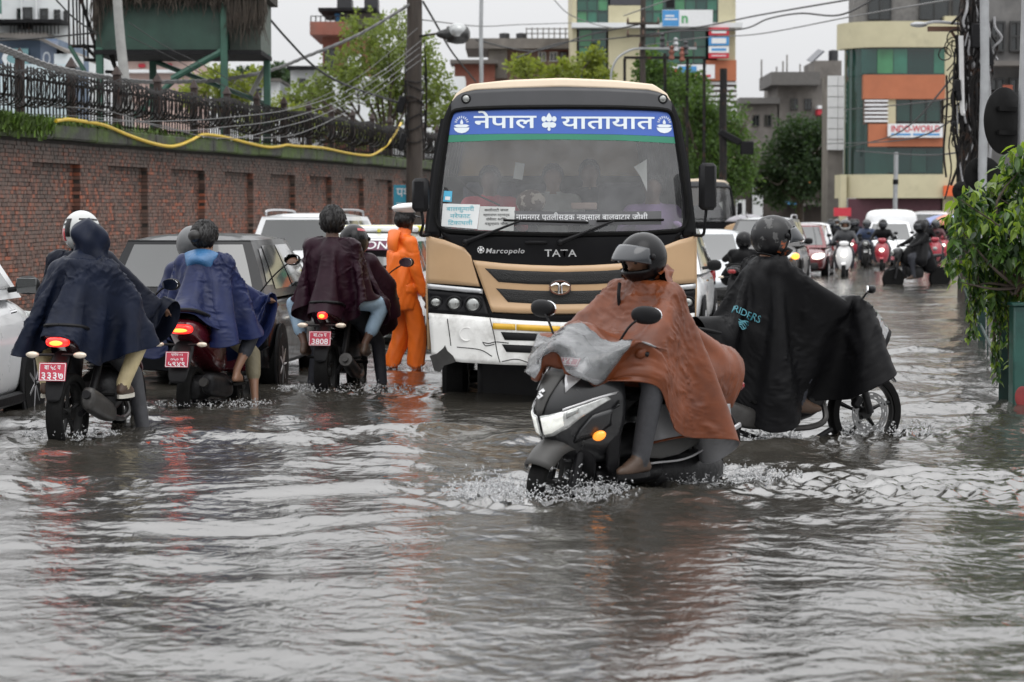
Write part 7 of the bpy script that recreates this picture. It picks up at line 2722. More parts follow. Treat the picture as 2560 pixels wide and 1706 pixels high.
def hood_up(parent, c, mat, face=(1, 0, 0), s=1.0):
 """soft hood pulled over the head: open toward the face, sagging folds, spreading onto the shoulders"""
 f = np.array(face, float)
 f /= np.linalg.norm(f)
 l = np.cross((0, 0, 1), f)
 b = MB()
 G = []
 for e in np.linspace(-1.25, 1.45, 22):
  row = []
  for a_ in np.linspace(-2.45, 2.45, 30):
   ang = PI + a_                       # centred on the back of the head
   r = .125 + .012 * math.sin(3 * a_ + 4 * e) + .008 * math.sin(7 * a_ - 3 * e + 1)
   low = max(0, -e - .35)
   k = math.cos(e) if e > 0 else 1 - .18 * math.sin(min(1, -e) * 1.6) + low * .35
   z = math.sin(e) * .15 if e > 0 else e * .165
   peak = .03 * math.exp(-((e - .5) / .5) ** 2) * math.exp(-(a_ / .6) ** 2)
   row.append(np.array(c) + s * (f * ((r * 1.08 + peak) * k * math.cos(ang) + .01) + l * (r * .95 * k * math.sin(ang)) + np.array([0, 0, z + .03 - .02 * math.cos(ang)])))
  G.append(row)
 b.grid(np.array(G))
 o = b.obj("hood", mat, parent, recalc=False)
 o.modifiers.new("s", 'SUBSURF').render_levels = 1
 o.modifiers.new("t", 'SOLIDIFY').thickness = .006
 return o
def person(label, loc, rz, group=None, name="person"):
 return thing(name, label, "person", loc, rz, group)
# ---------------- A: two in navy capes on the left
pA_ = on_water(170, 1088)
RZ_A = heading(10)
fwdA = Vector((math.cos(RZ_A), math.sin(RZ_A), 0))
LOC_A = pA_ + fwdA * .66
LOC_A.z = DEPTH
M_DKRED = M("dark_red_bike_paint", (0.09, 0.008, 0.014), 0.25, 0.3, var=0.05, coat=0.8)
M_BLKPT = M("black_bike_paint", (0.012, 0.012, 0.014), 0.25, 0.2, var=0.1, coat=0.7)
moA = motorcycle("dark motorcycle with glowing orange-red tail lamp under the navy capes", LOC_A, RZ_A, M_DKRED, [("बा ५८ प", .045, .12), ("३३३७", .075, .16)], tail_w=.19)
foot_pegs(moA)
mirror_part(moA, (.4, -.25, 1.05), (.38, -.44, 1.2), face=(-1, .1, 0))
dr = person("motorcycle driver in a navy cape and silver-red helmet, at the far left", LOC_A, RZ_A)
Jd = pose((-.08, .05, .86), .2, side=.17, hands=((.37, .37, 1.03), (.37, -.37, 1.03)), feet=((.0, .2, .42), (.12, -.3, .12)), elbow=(-.2, .6, -.5), knee_out=.35, torso=.59)
Cd = person_caps(Jd, bulk=1.08)
body("body", Cd, [M_NAVY2, M_GREYTR, M_SKIN, M_SHOE], dr, .018)
helmet(dr, Jd['head'], (1, 0, 0), 0.05, (M_HWHITE, M_VISOR, M_BLACK), 'down',
  mark=[(1.75, 2.5, -.5, .1, M_HRED), (2.5, 2.9, -.3, .6, M_HBLACK), (1.5, 2.9, .25, .36, M_HBLACK), (1.5, 2.9, .5, .6, M_HBLACK), (-2.9, -1.5, .25, .36, M_HBLACK), (-2.9, -1.5, .52, .62, M_HBLACK)])
pi_ = person("pillion passenger in a navy hooded cape and wet cream trousers, rear-left motorcycle", LOC_A, RZ_A)
Jp = pose((-.47, -.02, .95), .10, side=-.08, hands=((-.1, .26, .98), (-.1, -.28, .98)), feet=((-.36, .27, .50), (-.33, -.30, .50)), elbow=(-.3, .9, -.3), knee_out=1.0, torso=.42)
Cp = person_caps(Jp, bulk=1.08)
body("body", Cp, [M_NAVY, M_KHAKI, M_SKIN, M_SHOE], pi_, .016)
for k in 'lr':
 shoe_sole(pi_, Jp['an' + k], (1, 0, 0))
bikecaps = [((-.7, 0, .86), (.1, 0, .82), .14, .15, 0), ((.1, 0, .86), (.45, 0, .84), .15, .12, 0), ((.42, .38, 1.05), (.42, -.38, 1.05), .03, .03, 0)]
ring, a = neck_ring(Jd['neck'] + np.array([0, 0, .03]))
Ld = lens_fn(a, .80, .70, .42, .4)
X = drape(ring, Ld, .1, Cd + Cp + bikecaps + web(Jd), nr=24, steps=75, iters=5, wind=(-1.5, 0, 0), seed=3, pins=over_hands(Jd, Jd['neck'], a, Ld, 24))
cloth_obj("rain_cape", X, [M_NAVY2], dr, crumple=.005, seed=3)
ring, a = neck_ring(Jp['neck'] + np.array([0, 0, .035]), .075, .085)
X = drape(ring, lens_fn(a, .5, .62, .45), .1, Cp + Cd + bikecaps + web(Jp), nr=24, steps=80, iters=5, wind=(-1.5, 1.5, 0), seed=5)
cloth_obj("rain_cape", X, [M_NAVY], pi_, crumple=.006, seed=5)
hood_up(pi_, Jp['head'] + np.array([-.0, -.03, -.02]), M_NAVY, (.75, -.65, 0), 1.0)
# ---------------- B: two on a scooter in blue
pB_ = on_water(480, 1012)
RZ_B = heading(12)
fwdB = Vector((math.cos(RZ_B), math.sin(RZ_B), 0))
LOC_B = pB_ + fwdB * .6
LOC_B.z = DEPTH
scB = scooter_rear("dark red scooter with lit tail lamp and upside-down-looking red plate", LOC_B, RZ_B, M_DKRED, [("प्रदेश ०३", .026, .1), ("०५० प", .036, .11), ("५९४९", .058, .15)], "motorcycles seen from behind")
scB["label"] = "dark red scooter with lit tail lamp carrying the two in the blue cape"
mirror_part(scB, (.33, .27, 1.03), (.32, .46, 1.17), (.075, .045), face=(-1, -.05, .05))
mirror_part(scB, (.33, -.27, 1.03), (.30, -.60, 1.34), (.075, .05), face=(-1, .25, .2))
dr = person("scooter driver in a grey helmet before the passenger in blue", LOC_B, RZ_B)
Jd = pose((-.02, .07, .82), .12, side=.28, hands=((.32, .36, 1.0), (.32, -.36, 1.0)), feet=((.05, .33, .13), (.03, -.34, .13)), elbow=(-.2, .6, -.5), knee_out=.6)
Cd = person_caps(Jd, short=.42, bare=True, bulk=1.05)
body("body", Cd, [M_BLUE, M_OLIVEC, M_SKIN, M_SKIN], dr, .016)
helmet(dr, Jd['head'] + np.array([0, .02, .01]), (1, .1, 0), 0.0, (M_HGREY, M_VISOR, M_BLACK), 'down', mark=[(-2.2, -1.8, .1, .22, M_HRED)])
for k in 'lr':
 flipflop(dr, Jd['an' + k], (1, 0, 0))
pi_ = person("scooter passenger in a bright blue cape, dark hair in a bun", LOC_B, RZ_B)
Jp = pose((-.40, -.03, .93), .10, ((-.05, .2, .95), (-.05, -.22, .95)), ((-.32, .26, .40), (-.34, -.30, .40)), elbow=(-.3, .9, -.3), knee_out=.8, torso=.46, scale=.97)
Jp['face'] = (1, -.35, 0)
Cp = person_caps(Jp, short=.5, bare=True, s=.97, bulk=1.02)
body("body", Cp, [M_BLUE, M_DKTROU, M_SKIN, M_SKIN], pi_, .014)
hair(pi_, Jp['head'], Jp['face'], M_HAIR, 1.12, True)
for k in 'lr':
 flipflop(pi_, Jp['an' + k], (1, 0, 0))
bikecaps = [((-.75, 0, .84), (.1, 0, .76), .16, .16, 0), ((.33, .38, 1.02), (.33, -.38, 1.02), .035, .035, 0)]
ring, a = neck_ring(Jd['neck'] + np.array([0, 0, .03]))
Ld = lens_fn(a, .80, .70, .42, .4)
X = drape(ring, Ld, .1, Cd + Cp + bikecaps + web(Jd), nr=24, steps=75, iters=5, wind=(-1.5, 0, 0), seed=13, pins=over_hands(Jd, Jd['neck'], a, Ld, 24))
cloth_obj("rain_cape", X, [M_BLUE], dr, crumple=.006, seed=13)
ring, a = neck_ring(Jp['neck'] + np.array([0, 0, .035]), .075, .085)
X = drape(ring, lens_fn(a, .5, .62, .5), .1, Cp + Cd + bikecaps + web(Jp), nr=24, steps=80, iters=5, wind=(-1.5, -1.5, 0), seed=15)
cloth_obj("rain_cape", X, [M_BLUE], pi_, crumple=.007, seed=15)
# hood lying on the back
b = MB()
G = []
for t in np.linspace(0, 1, 9):
 row = []
 for q in np.linspace(-1.6, 1.6, 15):
  row.append(Jp['neck'] + np.array([-.07 - .12 * math.sin(t * 2.4) * math.cos(q * .8), .15 * math.sin(q) * (1 - .35 * t), .05 + .02 * math.cos(q * 2) - .18 * t + .04 * t * math.cos(q)]))
 G.append(row)
b.grid(np.array(G))
o = b.obj("folded_hood", M_LBLUE, pi_)
o.modifiers.new("s", 'SUBSURF').render_levels = 2
o.modifiers.new("t", 'SOLIDIFY').thickness = .01
# ---------------- C: two on a motorcycle in maroon
pC_ = on_water(818, 972)
RZ_C = heading(8)
fwdC = Vector((math.cos(RZ_C), math.sin(RZ_C), 0))
LOC_C = pC_ + fwdC * .66
LOC_C.z = DEPTH
moC = motorcycle("dark red motorcycle with round silencer carrying the two in maroon", LOC_C, RZ_C, M_DKRED, [("बा.८७ प", .045, .12), ("3808", .07, .15)], exhaust_round=True, tail_w=.10)
foot_pegs(moC)
mirror_part(moC, (.4, -.25, 1.05), (.36, -.55, 1.28), (.075, .045), face=(-1, .3, 0))
dr = person("motorcycle driver in a black and red helmet behind the maroon cape", LOC_C, RZ_C)
Jd = pose((-.06, -.03, .85), .2, side=-.1, hands=((.37, .37, 1.03), (.37, -.37, 1.03)), feet=((.05, .3, .14), (.1, -.36, .12)), elbow=(-.2, .6, -.5), knee_out=.45)
Cd = person_caps(Jd, bulk=1.05)
body("body", Cd, [M_MAROON, M_DKTROU, M_SKIN, M_SHOE], dr, .018)
helmet(dr, Jd['head'] + np.array([0, -.02, -.02]), (1, 0, 0), .1, (M_HBLACK, M_VISOR, M_BLACK), 'down', mark=[(-2.6, -1.6, .55, .75, M_HRED)])
pi_ = person("motorcycle passenger in a maroon cape and pale jeans, bare dark hair", LOC_C, RZ_C)
Jp = pose((-.46, .0, .96), .06, ((-.1, .24, .98), (-.1, -.26, .98)), ((-.34, .28, .52), (-.34, -.28, .52)), elbow=(-.3, .9, -.3), knee_out=1.1, torso=.52, scale=1.02)
Cp = person_caps(Jp, short=.62, bulk=1.06)
body("body", Cp, [M_MAROON, M_DENIM, M_SKIND, M_SHOE], pi_, .015)
hair(pi_, Jp['head'], (1, .05, 0), M_HAIR, 1.2)
bikecaps = [((-.7, 0, .86), (.1, 0, .82), .14, .15, 0), ((.42, .38, 1.05), (.42, -.38, 1.05), .03, .03, 0)]
ring, a = neck_ring(Jd['neck'] + np.array([0, 0, .03]))
Ld = lens_fn(a, .78, .58, .42, .4)
X = drape(ring, Ld, .1, Cd + Cp + bikecaps + web(Jd), nr=24, steps=75, iters=5, wind=(-1.5, -.5, 0), seed=23, pins=over_hands(Jd, Jd['neck'], a, Ld, 24))
cloth_obj("rain_cape", X, [M_MAROON], dr, crumple=.005, seed=23)
ring, a = neck_ring(Jp['neck'] + np.array([0, 0, .035]), .075, .085)
X = drape(ring, lens_fn(a, .48, .50, .55), .1, Cp + Cd + bikecaps + web(Jp), nr=24, steps=80, iters=5, wind=(-1.0, 0.3, 0), seed=25)
cloth_obj("rain_cape", X, [M_MAROON], pi_, crumple=.006, seed=25)
WAKES += [(pA_.x, pA_.y, .5, .9), (pB_.x, pB_.y, .5, .8), (pC_.x, pC_.y, .7, 1.0), (pC_.x + .5, pC_.y - .3, .8, .9)]
# ------------------------------------------------------------------ foreground scooter
HERO_F, HERO_R = Vector((0.23, 13.60, 0)), Vector((1.06, 14.56, 0))
hd = (HERO_F - HERO_R).normalized()
RZ_H = math.atan2(hd.y, hd.x)
LOC_H = (HERO_F + HERO_R) / 2
LOC_H.z = DEPTH - .06
LOC_H.x += .03
LEAN_H = math.radians(-1.5)          # leaning into the turn
MXH = (Matrix.Translation(LOC_H) @ Matrix.Rotation(RZ_H, 4, 'Z') @ Matrix.Rotation(LEAN_H, 4, 'X')).inverted()
def loc_of(mx, u, v, Y):
 return np.array(mx @ W(u, v, Y))
M_SCG = M("graphite_scooter_paint", (0.014, 0.0145, 0.016), 0.3, 0.1, var=0.06, coat=0.35)
M_SCS = M("silver_grey_panel", (0.055, 0.054, 0.052), 0.42, 0.1, var=0.1, spec=0.35)
M_SCW = M("silver_trim_bright", (0.6, 0.6, 0.61), 0.3, 0.4, var=0.05)
COWL = [(.36, .36, .58, .14), (.46, .34, .70, .19), (.56, .33, .785, .23), (.66, .33, .82, .25), (.76, .33, .80, .25), (.86, .33, .74, .225), (.95, .33, .66, .18), (1.02, .34, .58, .12)]
def cowl_x(y, z, off=0.0):
 zz = [c[0] for c in COWL]
 xb, xf, w = (float(np.interp(z, zz, [c[k] for c in COWL])) for k in (1, 2, 3))
 q = min(.999, abs(y) / (w + 1e-6))
 return xb + (xf - xb) * (1 - q ** 1.75) ** (1 / 1.5) + off
def cowl_patch(name, top, bot, mat, parent, off, n=16, m=6, thick=.008):
 """panel on the nose: top/bottom lines in (y, z)"""
 A, B = poly_at(top, n), poly_at(bot, n)
 G = []
 for t in np.linspace(0, 1, m):
  G.append([(cowl_x(p[0], p[1]) + off, p[0] * (1 + off * .6), p[1]) for p in A * (1 - t) + B * t])
 b = MB()
 b.grid(np.array(G))
 o = b.obj(name, mat, parent, smooth=True, angle=60)
 o.modifiers.new("t", 'SOLIDIFY').thickness = thick
 return o
def build_hero_scooter():
 R = thing("scooter", "graphite scooter with lit V-shaped headlamp ploughing through the water", "scooter", LOC_H, RZ_H)
 wheel_parts(R, "front_wheel", (.62, 0, .245), .245, .12, M_RIMB, 5)
 wheel_parts(R, "rear_wheel", (-.64, 0, .235), .235, .13, M_RIMB, 5)
 rings = []
 for (z, xb, xf, w) in COWL:
  a = np.linspace(-PI / 2, PI / 2, 19)
  ring = []
  for q in a:
   y = w * math.sin(q)
   ring.append((cowl_x(y * .999, z), y, z))
  ring += [(xb - .05, w * .6, z), (xb - .07, 0, z), (xb - .05, -w * .6, z)]
  rings.append(ring)
 sheet_loft(rings, "front_cowl", M_SCG, R, 1)
 # headlamp, nose panel, accents
 for sd in (-1, 1):
  cowl_patch("headlamp", [(sd * .012, .655), (sd * .06, .665), (sd * .12, .69), (sd * .19, .735), (sd * .222, .765)], [(sd * .012, .535), (sd * .06, .545), (sd * .12, .59), (sd * .185, .675), (sd * .230, .748)], M_HLAMP, R, .014)
  cowl_patch("lamp_reflector", [(sd * .018, .645), (sd * .06, .655), (sd * .115, .678)], [(sd * .018, .55), (sd * .06, .562), (sd * .11, .605)], M_HEADSOFT, R, .02, 10, 4, .004)
  cowl_patch("lamp_reflector", [(sd * .125, .682), (sd * .16, .703)], [(sd * .125, .645), (sd * .16, .678)], M_LENS, R, .02, 8, 4, .004)
  cowl_patch("position_light", [(sd * .11, .70), (sd * .17, .738), (sd * .235, .79)], [(sd * .11, .688), (sd * .17, .726), (sd * .235, .775)], M_SCW, R, .018, 10, 3, .004)
  cowl_patch("silver_accent", [(sd * .07, .90), (sd * .10, .965), (sd * .10, .985)], [(sd * .105, .79), (sd * .135, .86), (sd * .14, .93)], M_SCW, R, .014, 8, 4, .006)
  cowl_patch("side_wing", [(sd * .20, .66), (sd * .24, .70), (sd * .245, .74)], [(sd * .12, .50), (sd * .19, .54), (sd * .225, .60)], M_SCG, R, .03, 10, 5, .02)
  b = MB()
  c = np.array([cowl_x(sd * .19, .55) + .035, sd * .215, .545])
  b.ell(c, (.02, .042, .028), 14, 10, (0.5 * sd, 0.3, 0.4 * sd))
  b.obj("indicator", M_AMBERH if sd > 0 else M_INDIC, R)
 cowl_patch("nose_panel", [(-.075, .90), (0, .905), (.075, .90)], [(-.02, .665), (0, .66), (.02, .665)], M_SCS, R, .010, 12, 8)
 em = MB()
 P = np.array([(.028, .79), (-.004, .807), (-.028, .795), (-.010, .783), (.010, .780), (-.026, .773), (0.0, .757), (.028, .772), (.010, .781), (-.012, .785)])
 em.add([(cowl_x(y * .5, z) + .024, y * .8, z) for (y, z) in [(-.028, .79), (.004, .81), (.028, .797), (.012, .787), (.0, .795), (-.012, .787)]], [(0, 1, 2, 3, 4, 5)])
 em.add([(cowl_x(y * .5, z) + .025, y * .8, z) for (y, z) in [(-.012, .787), (.028, .772), (.02, .764), (-.02, .779)]], [(0, 1, 2, 3)])
 em.add([(cowl_x(y * .5, z) + .024, y * .8, z) for (y, z) in [(.028, .77), (-.004, .75), (-.028, .763), (-.012, .773), (.0, .765), (.012, .773)]], [(0, 1, 2, 3, 4, 5)])
 em.obj("emblem", M_SCW, R, smooth=False)
 # red plate on the nose top
 pl_ = plate(R, (.64, 0, .955), .26, .055, M_PLATER, [("४२८४१", .045, .17)], (0, -.62, 0), face=1)
 # fender
 G = []
 for q in np.linspace(.5, 2.35, 16):
  row = []
  for p in np.linspace(-1, 1, 9):
   r = .30 + .02 * max(0, .9 - q) - .07 * p ** 4 - .02 * abs(p)
   row.append((.62 + r * math.cos(q), p * .098, .25 + r * math.sin(q)))
  G.append(row)
 b = MB()
 b.grid(np.array(G))
 o = b.obj("front_fender", M_SCS, R)
 o.modifiers.new("t", 'SOLIDIFY').thickness = .008
 sheet_loft([rring(.42, .3, .13, .1), rring(.5, .42, .14, .12), rring(.58, .5, .13, .09), rring(.66, .52, .08, .05)], "inner_skirt", M_BLACK, R)
 for sd in (-1, 1):
  b = MB()
  b.tube([(.62, sd * .09, .245), (.56, sd * .09, .45), (.5, sd * .07, .6)], .028, 10)
  b.obj("fork_leg", M_BLACK, R)
  b = MB()
  sheet_loft([rring(.44, .5, .02, .2, 14, 3, 0, sd * .17), rring(.36, .6, .03, .3, 14, 3, 0, sd * .2), rring(.33, .62, .02, .28, 14, 3, 0, sd * .18)], "leg_shield", M_BLACK, R)
 sheet_loft([rring(.45, .3, .12, .06), rring(.3, .28, .17, .06), rring(0, .28, .18, .07), rring(-.2, .3, .17, .09)], "floorboard", M_BLACK, R)
 sheet_loft([rring(.38, .42, .05, .08), rring(.2, .42, .06, .08), rring(-.02, .46, .09, .1), rring(-.2, .52, .12, .12)], "centre_tunnel", M_BLACK, R)
 sheet_loft([rring(.0, .48, .12, .14), rring(-.2, .52, .185, .19), rring(-.45, .58, .19, .18), rring(-.75, .68, .16, .13), rring(-.95, .76, .1, .07), rring(-1.0, .78, .05, .03)], "side_panels", M_SCG, R, 2)
 for sd in (-1, 1):
  sheet_loft([rring(.1, .42, .012, .05, 10, 3, 0, sd * .17), rring(-.2, .42, .015, .07, 10, 3, 0, sd * .205), rring(-.6, .55, .015, .05, 10, 3, 0, sd * .19), rring(-.8, .64, .008, .02, 10, 3, 0, sd * .15)], "side_trim", M_SCS, R)
  b = MB()
  b.tube(spline([(.05, sd * .2, .35), (-.3, sd * .215, .36), (-.7, sd * .2, .47)], 10), [.006] * 10, 5)
  b.obj("trim_line", M_SCW, R)
  b = MB()
  b.box((-.82, sd * .175, .5), (.1, .02, .03), (0, .3, 0), .006)
  b.obj("passenger_peg", M_STEEL, R)
 sheet_loft([rring(.12, .72, .11, .03), rring(-.1, .75, .16, .05), rring(-.3, .77, .17, .05), rring(-.45, .83, .16, .05), rring(-.75, .86, .14, .045), rring(-.88, .87, .08, .03)], "seat", M_SEATV, R)
 sheet_loft([rring(-.1, .25, .12, .1), rring(-.4, .26, .17, .13), rring(-.7, .25, .16, .12), rring(-.85, .25, .1, .08)], "engine", M_ENGINE, R)
 rings = [rring(x, z, w, h, 14, 2.6, .1, .02 - .22) for (x, z, w, h) in ((-.2, .25, .03, .04), (-.35, .27, .06, .085), (-.75, .33, .07, .1), (-.95, .36, .06, .08))]
 sheet_loft(rings, "muffler", M_BLACK, R)
 sheet_loft([rring(-.85, .6, .09, .05), rring(-.98, .5, .08, .03), rring(-1.05, .36, .07, .01)], "mudguard", M_BLACK, R)
 b = MB()
 b.box((-1.0, 0, .74), (.05, .2, .06), ch=.02)
 b.obj("tail_lamp", M_LAMPDIM, R)
 b = MB()
 b.tube(spline([(.30, .36, 1.0), (.38, .26, 1.03), (.44, .1, 1.03), (.44, -.1, 1.03), (.38, -.26, 1.03), (.30, -.36, 1.0)], 20), .014, 8)
 b.obj("handlebar", M_BLACK, R)
 sheet_loft([rring(.36, 1.03, .1, .04), rring(.46, 1.05, .16, .06), rring(.56, 1.03, .13, .05), rring(.62, 1.0, .06, .03)], "handlebar_cowl", M_BLACK, R)
 for sd in (-1, 1):
  mirror_part(R, (.42, sd * .22, 1.04), (.36, sd * .38, 1.225), (.095, .052), face=(-1, -sd * .15, .05))
 return R
def soft_headlamp(name, col, estr):
 return M(name, col, 0.12, var=0.25, scale=40, emit=(1.0, 0.99, 0.93), estr=estr, coat=1.0)
M_HLAMP = M("headlamp_lens_grey", (0.5, 0.51, 0.5), 0.08, 0.2, var=0.35, scale=22, coat=1.0)
M_HEADSOFT = soft_headlamp("headlamp_glow", (0.6, 0.62, 0.58), 0.45)
M_AMBERH = M("amber_blinker", (0.8, 0.25, 0.03), 0.15, emit=(1.0, 0.3, 0.03), estr=1.3, var=0.3, scale=60, coat=1.0)
HERO = build_hero_scooter()
HERO.rotation_euler = (LEAN_H, 0, RZ_H)
rd = person("scooter rider in a rust-brown poncho and black helmet with raised visor", LOC_H, RZ_H)
rd.rotation_euler = (LEAN_H, 0, RZ_H)
J = pose((-.14, 0, .83), .06, hands=((.34, .32, 1.0), (.34, -.32, 1.0)), feet=((.24, .27, .40), (.26, -.15, .42)), elbow=(-.3, .8, -.4), knee_out=.75, torso=.53)
J['face'] = (1, -.12, -.28)
C = person_caps(J, bulk=1.1, hands=False)
body("body", C, [M_BROWN, M_GREYTR, M_SKIN, M_SHOE], rd, .012, 5)
for k in 'lr':
 shoe_sole(rd, J['an' + k], (1, 0, 0), M_BLACK)
for sd in (-1, 1):
 b = MB()
 f = np.array(J['face']) / np.linalg.norm(J['face'])
 l = np.cross((0, 0, 1), f)
 l /= np.linalg.norm(l)
 u = np.cross(f, l)
 b.ell(J['head'] + f * .083 + l * .034 * sd + u * .013, (.011, .014, .009), 12, 8)
 b.obj("eye", M("eye_dark", (0.02, 0.015, 0.012), 0.1), rd)
helmet(rd, J['head'] + np.array([-.01, 0, .0]), (1, -.12, 0), .2, (M_HBLACK, M_VISOR, M_BLACK), 'half', s=.95)
b = MB()
G = []
for q in np.linspace(1.5, 4.9, 30):
 row = []
 for w_ in np.linspace(0, 2 * PI, 12, endpoint=False):
  r = .036 + .012 * math.sin(5 * q + 2 * math.sin(3 * w_)) + .006 * math.sin(11 * q + 4 * w_) + .012 * (q < 3.2)
  row.append(J['neck'] + np.array([(.115 + r * math.cos(w_)) * math.cos(q), (.125 + r * math.cos(w_)) * math.sin(q), .055 + r * 1.1 * math.sin(w_) + .02 * math.sin(3 * q)]))
 G.append(row)
b.grid(np.array(G), cv=True)
b.obj("bunched_hood", M_BROWN, rd)
b = MB()
b.tube(spline([J['head'] + np.array([.1, -.08, -.13]), J['head'] + np.array([.12, -.07, -.2]), J['head'] + np.array([.11, -.07, -.26])], 10), .011, 6)
b.obj("chin_strap", M_BLACK, rd)
herocaps = [((-.85, 0, .82), (.05, 0, .72), .17, .18, 0), ((.40, .36, 1.03), (.40, -.36, 1.03), .04, .04, 0), ((.46, 0, 1.03), (.60, 0, .98), .14, .12, 0), ((.60, -.1, .92), (.60, .1, .92), .13, .13, 0),
   ((.62, 0, .8), (.64, 0, .7), .17, .17, 0), ((.42, .44, 1.06), (.42, .3, 1.04), .04, .05, 0), ((.42, -.44, 1.06), (.42, -.3, 1.04), .04, .05, 0), ((.5, .15, .98), (.42, .3, 1.02), .08, .05, 0), ((.5, -.15, .98), (.42, -.3, 1.02), .08, .05, 0)]
ring, a = neck_ring(J['neck'] + np.array([0, 0, .04]), .085, .09)
NSH = NS
Ln = lens_fn(a, 1.08, .80, .74, .35)
Ln *= 1 - .34 * np.exp(-((a - 0.80) / .26) ** 2) - .12 * np.exp(-((a + 0.8) / .25) ** 2)      # slit between front panel and side flap
front0 = int(np.argmin(np.abs(a)))
pins = {}
for k in range(-5, 6):              # the front hem is hooked over the nose of the scooter
 y = .042 * k
 pins[(31, front0 + k)] = (cowl_x(y * .8, .90) + .03 - .02 * abs(k) / 5, y, .925 - .006 * abs(k) - (.04 if k > 3 else 0))
pins.update(over_hands(J, J['neck'], a, Ln, 32, .1))
X = drape(ring, Ln, .1, C + herocaps + web(J), nr=32, steps=95, iters=7, wind=(-3.0, 1.2, 0.6), seed=41, thick=.014, pins=pins)
def hero_cells(i, j):
 """clear panel sewn into the front of the poncho"""
 d = (j - front0 + NS // 2) % NS - NS // 2
 return 2 if (19 <= i < 29 and -6 <= d <= 3) else 0
M_CLEAR = M("clear_pvc", (0.3, 0.31, 0.32), 0.14, 0.0, var=0.3, scale=9, bump=1.0, bscale=8, coat=1.0, col2=(0.16, 0.165, 0.17), c2scale=6, c2lo=.5, c2hi=.62)
o = cloth_obj("poncho", X, [M_BROWN, M_LINING, M_CLEAR, M_CLEAR], rd, crumple=.0055, seed=41, matfn=hero_cells, thick=0)
M_CLEAR.node_tree.nodes['Principled BSDF'].inputs['Alpha'].default_value = .34
t = o.modifiers.new("thickness", 'SOLIDIFY')
t.thickness, t.offset, t.material_offset = .004, -1, 1
# wind-blown grey lining on the near side
G = []
for s in np.linspace(0, 1, 26):
 row = []
 for q in np.linspace(0, 1, 20):
  u = 1612 + (1838 - 1612) * s + 6 * math.sin(5 * s) * q - 25 * (1 - q) * (s - .5)
  vb = 1112 - 22 * math.sin(min(1, s * 1.1) * 2.6) + 0 * s
  v = 1010 - 0 * s + (vb - 1010) * q
  Y = 13.82 + .45 * s + (.05 * math.sin(9 * s + 1) + .03 * math.sin(17 * s + 2)) * (.25 + q)
  row.append(loc_of(MXH, u, v, Y))
 G.append(row)
b = MB()
b.grid(np.array(G))
o = b.obj("poncho_lining", M_LINING, rd)
o.modifiers.new("t", 'SOLIDIFY').thickness = .004
b = MB()
b.tube([np.array(r[-1]) for r in G], .007, 5)
b.obj("poncho_binding", M_BROWN, o)
# ------------------------------------------------------------------ black motorcycle crossing behind
RZ_K = math.radians(24)
fk = Vector((math.cos(RZ_K), math.sin(RZ_K), 0))
fw_ = W(2160, 1040, 17.4)
LOC_K = Vector((fw_.x, fw_.y, 0)) - fk * .66
LOC_K.z = DEPTH
MXK = (Matrix.Translation(LOC_K) @ Matrix.Rotation(RZ_K, 4, 'Z')).inverted()
moK = motorcycle("black motorcycle with five-spoke wheels and drilled disc, crossing to the right", LOC_K, RZ_K, M_BLKPT, None, tail_lit=False, disc=True, group=None)
if "group" in moK:
 del moK["group"]
foot_pegs(moK)
mirror_part(moK, (.42, .26, 1.05), (.36, .42, 1.25), (.06, .06), face=(-1, -.25, .0))
mirror_part(moK, (.42, -.26, 1.05), (.46, -.40, 1.2), (.085, .03), face=(-1, .55, .0))
b = MB()
b.tube(spline([(.3, -.14, .2), (.1, -.17, .13), (-.2, -.18, .13), (-.5, -.18, .22)], 14), .02, 8)
b.obj("crash_bar", M_BLACK, moK)
rk = person("motorcycle rider in a black cape and patterned helmet, heading right", LOC_K, RZ_K)
J = pose((-.28, 0, .87), .24, hands=((.37, .35, 1.04), (.37, -.35, 1.04)), feet=((-.02, .2, .42), (-.02, -.2, .42)), elbow=(-.3, .7, -.5), knee_out=.3, torso=.54)
C = person_caps(J, bulk=1.08, hands=False)
body("body", C, [M_BLKCL, M_DKTROU, M_SKIN, M_SHOE], rk, .016)
M_HPAT = M("dark_patterned_helmet", (0.008, 0.008, 0.009), 0.35, var=0.3, scale=9, spec=0.35, col2=(0.07, 0.07, 0.07), c2scale=14, c2lo=.56, c2hi=.59)
M_HORG = M("orange_decal", (0.3, 0.07, 0.02), 0.3, coat=0.5, col2=(0.02, 0.02, 0.02), c2scale=30, c2lo=.45, c2hi=.5)
helmet(rk, J['head'] + np.array([.02, 0, .0]), (1, -.1, 0), .22, (M_HPAT, M_VISOR, M_BLACK), 'half', s=1.0, mark=[(-1.55, -1.25, -.75, -.1, M_HORG), (-1.2, -.8, -.85, -.5, M_HORG)])
kcaps = [((-.75, 0, .86), (.1, 0, .82), .15, .16, 0), ((.1, 0, .9), (.5, 0, .88), .17, .15, 0), ((.44, .4, 1.06), (.44, -.4, 1.06), .035, .035, 0), ((.5, 0, 1.0), (.68, 0, .95), .14, .12, 0), ((.60, 0, .85), (.62, 0, .75), .12, .12, 0), ((.45, -.4, 1.06), (.6, -.1, 1.02), .03, .06, 0), ((.45, .4, 1.06), (.6, .1, 1.02), .03, .06, 0)]
ring, a = neck_ring(J['neck'] + np.array([.01, 0, .035]), .085, .09)
Lk = lens_fn(a, 1.04, 1.0, .62, .4)
X = drape(ring, Lk, .1, C + kcaps + web(J), nr=32, steps=95, iters=7, wind=(-.4, 0, 0), seed=51, thick=.014, pins=over_hands(J, J['neck'], a, Lk, 32))
fr0 = int(np.argmin(np.abs(a)))
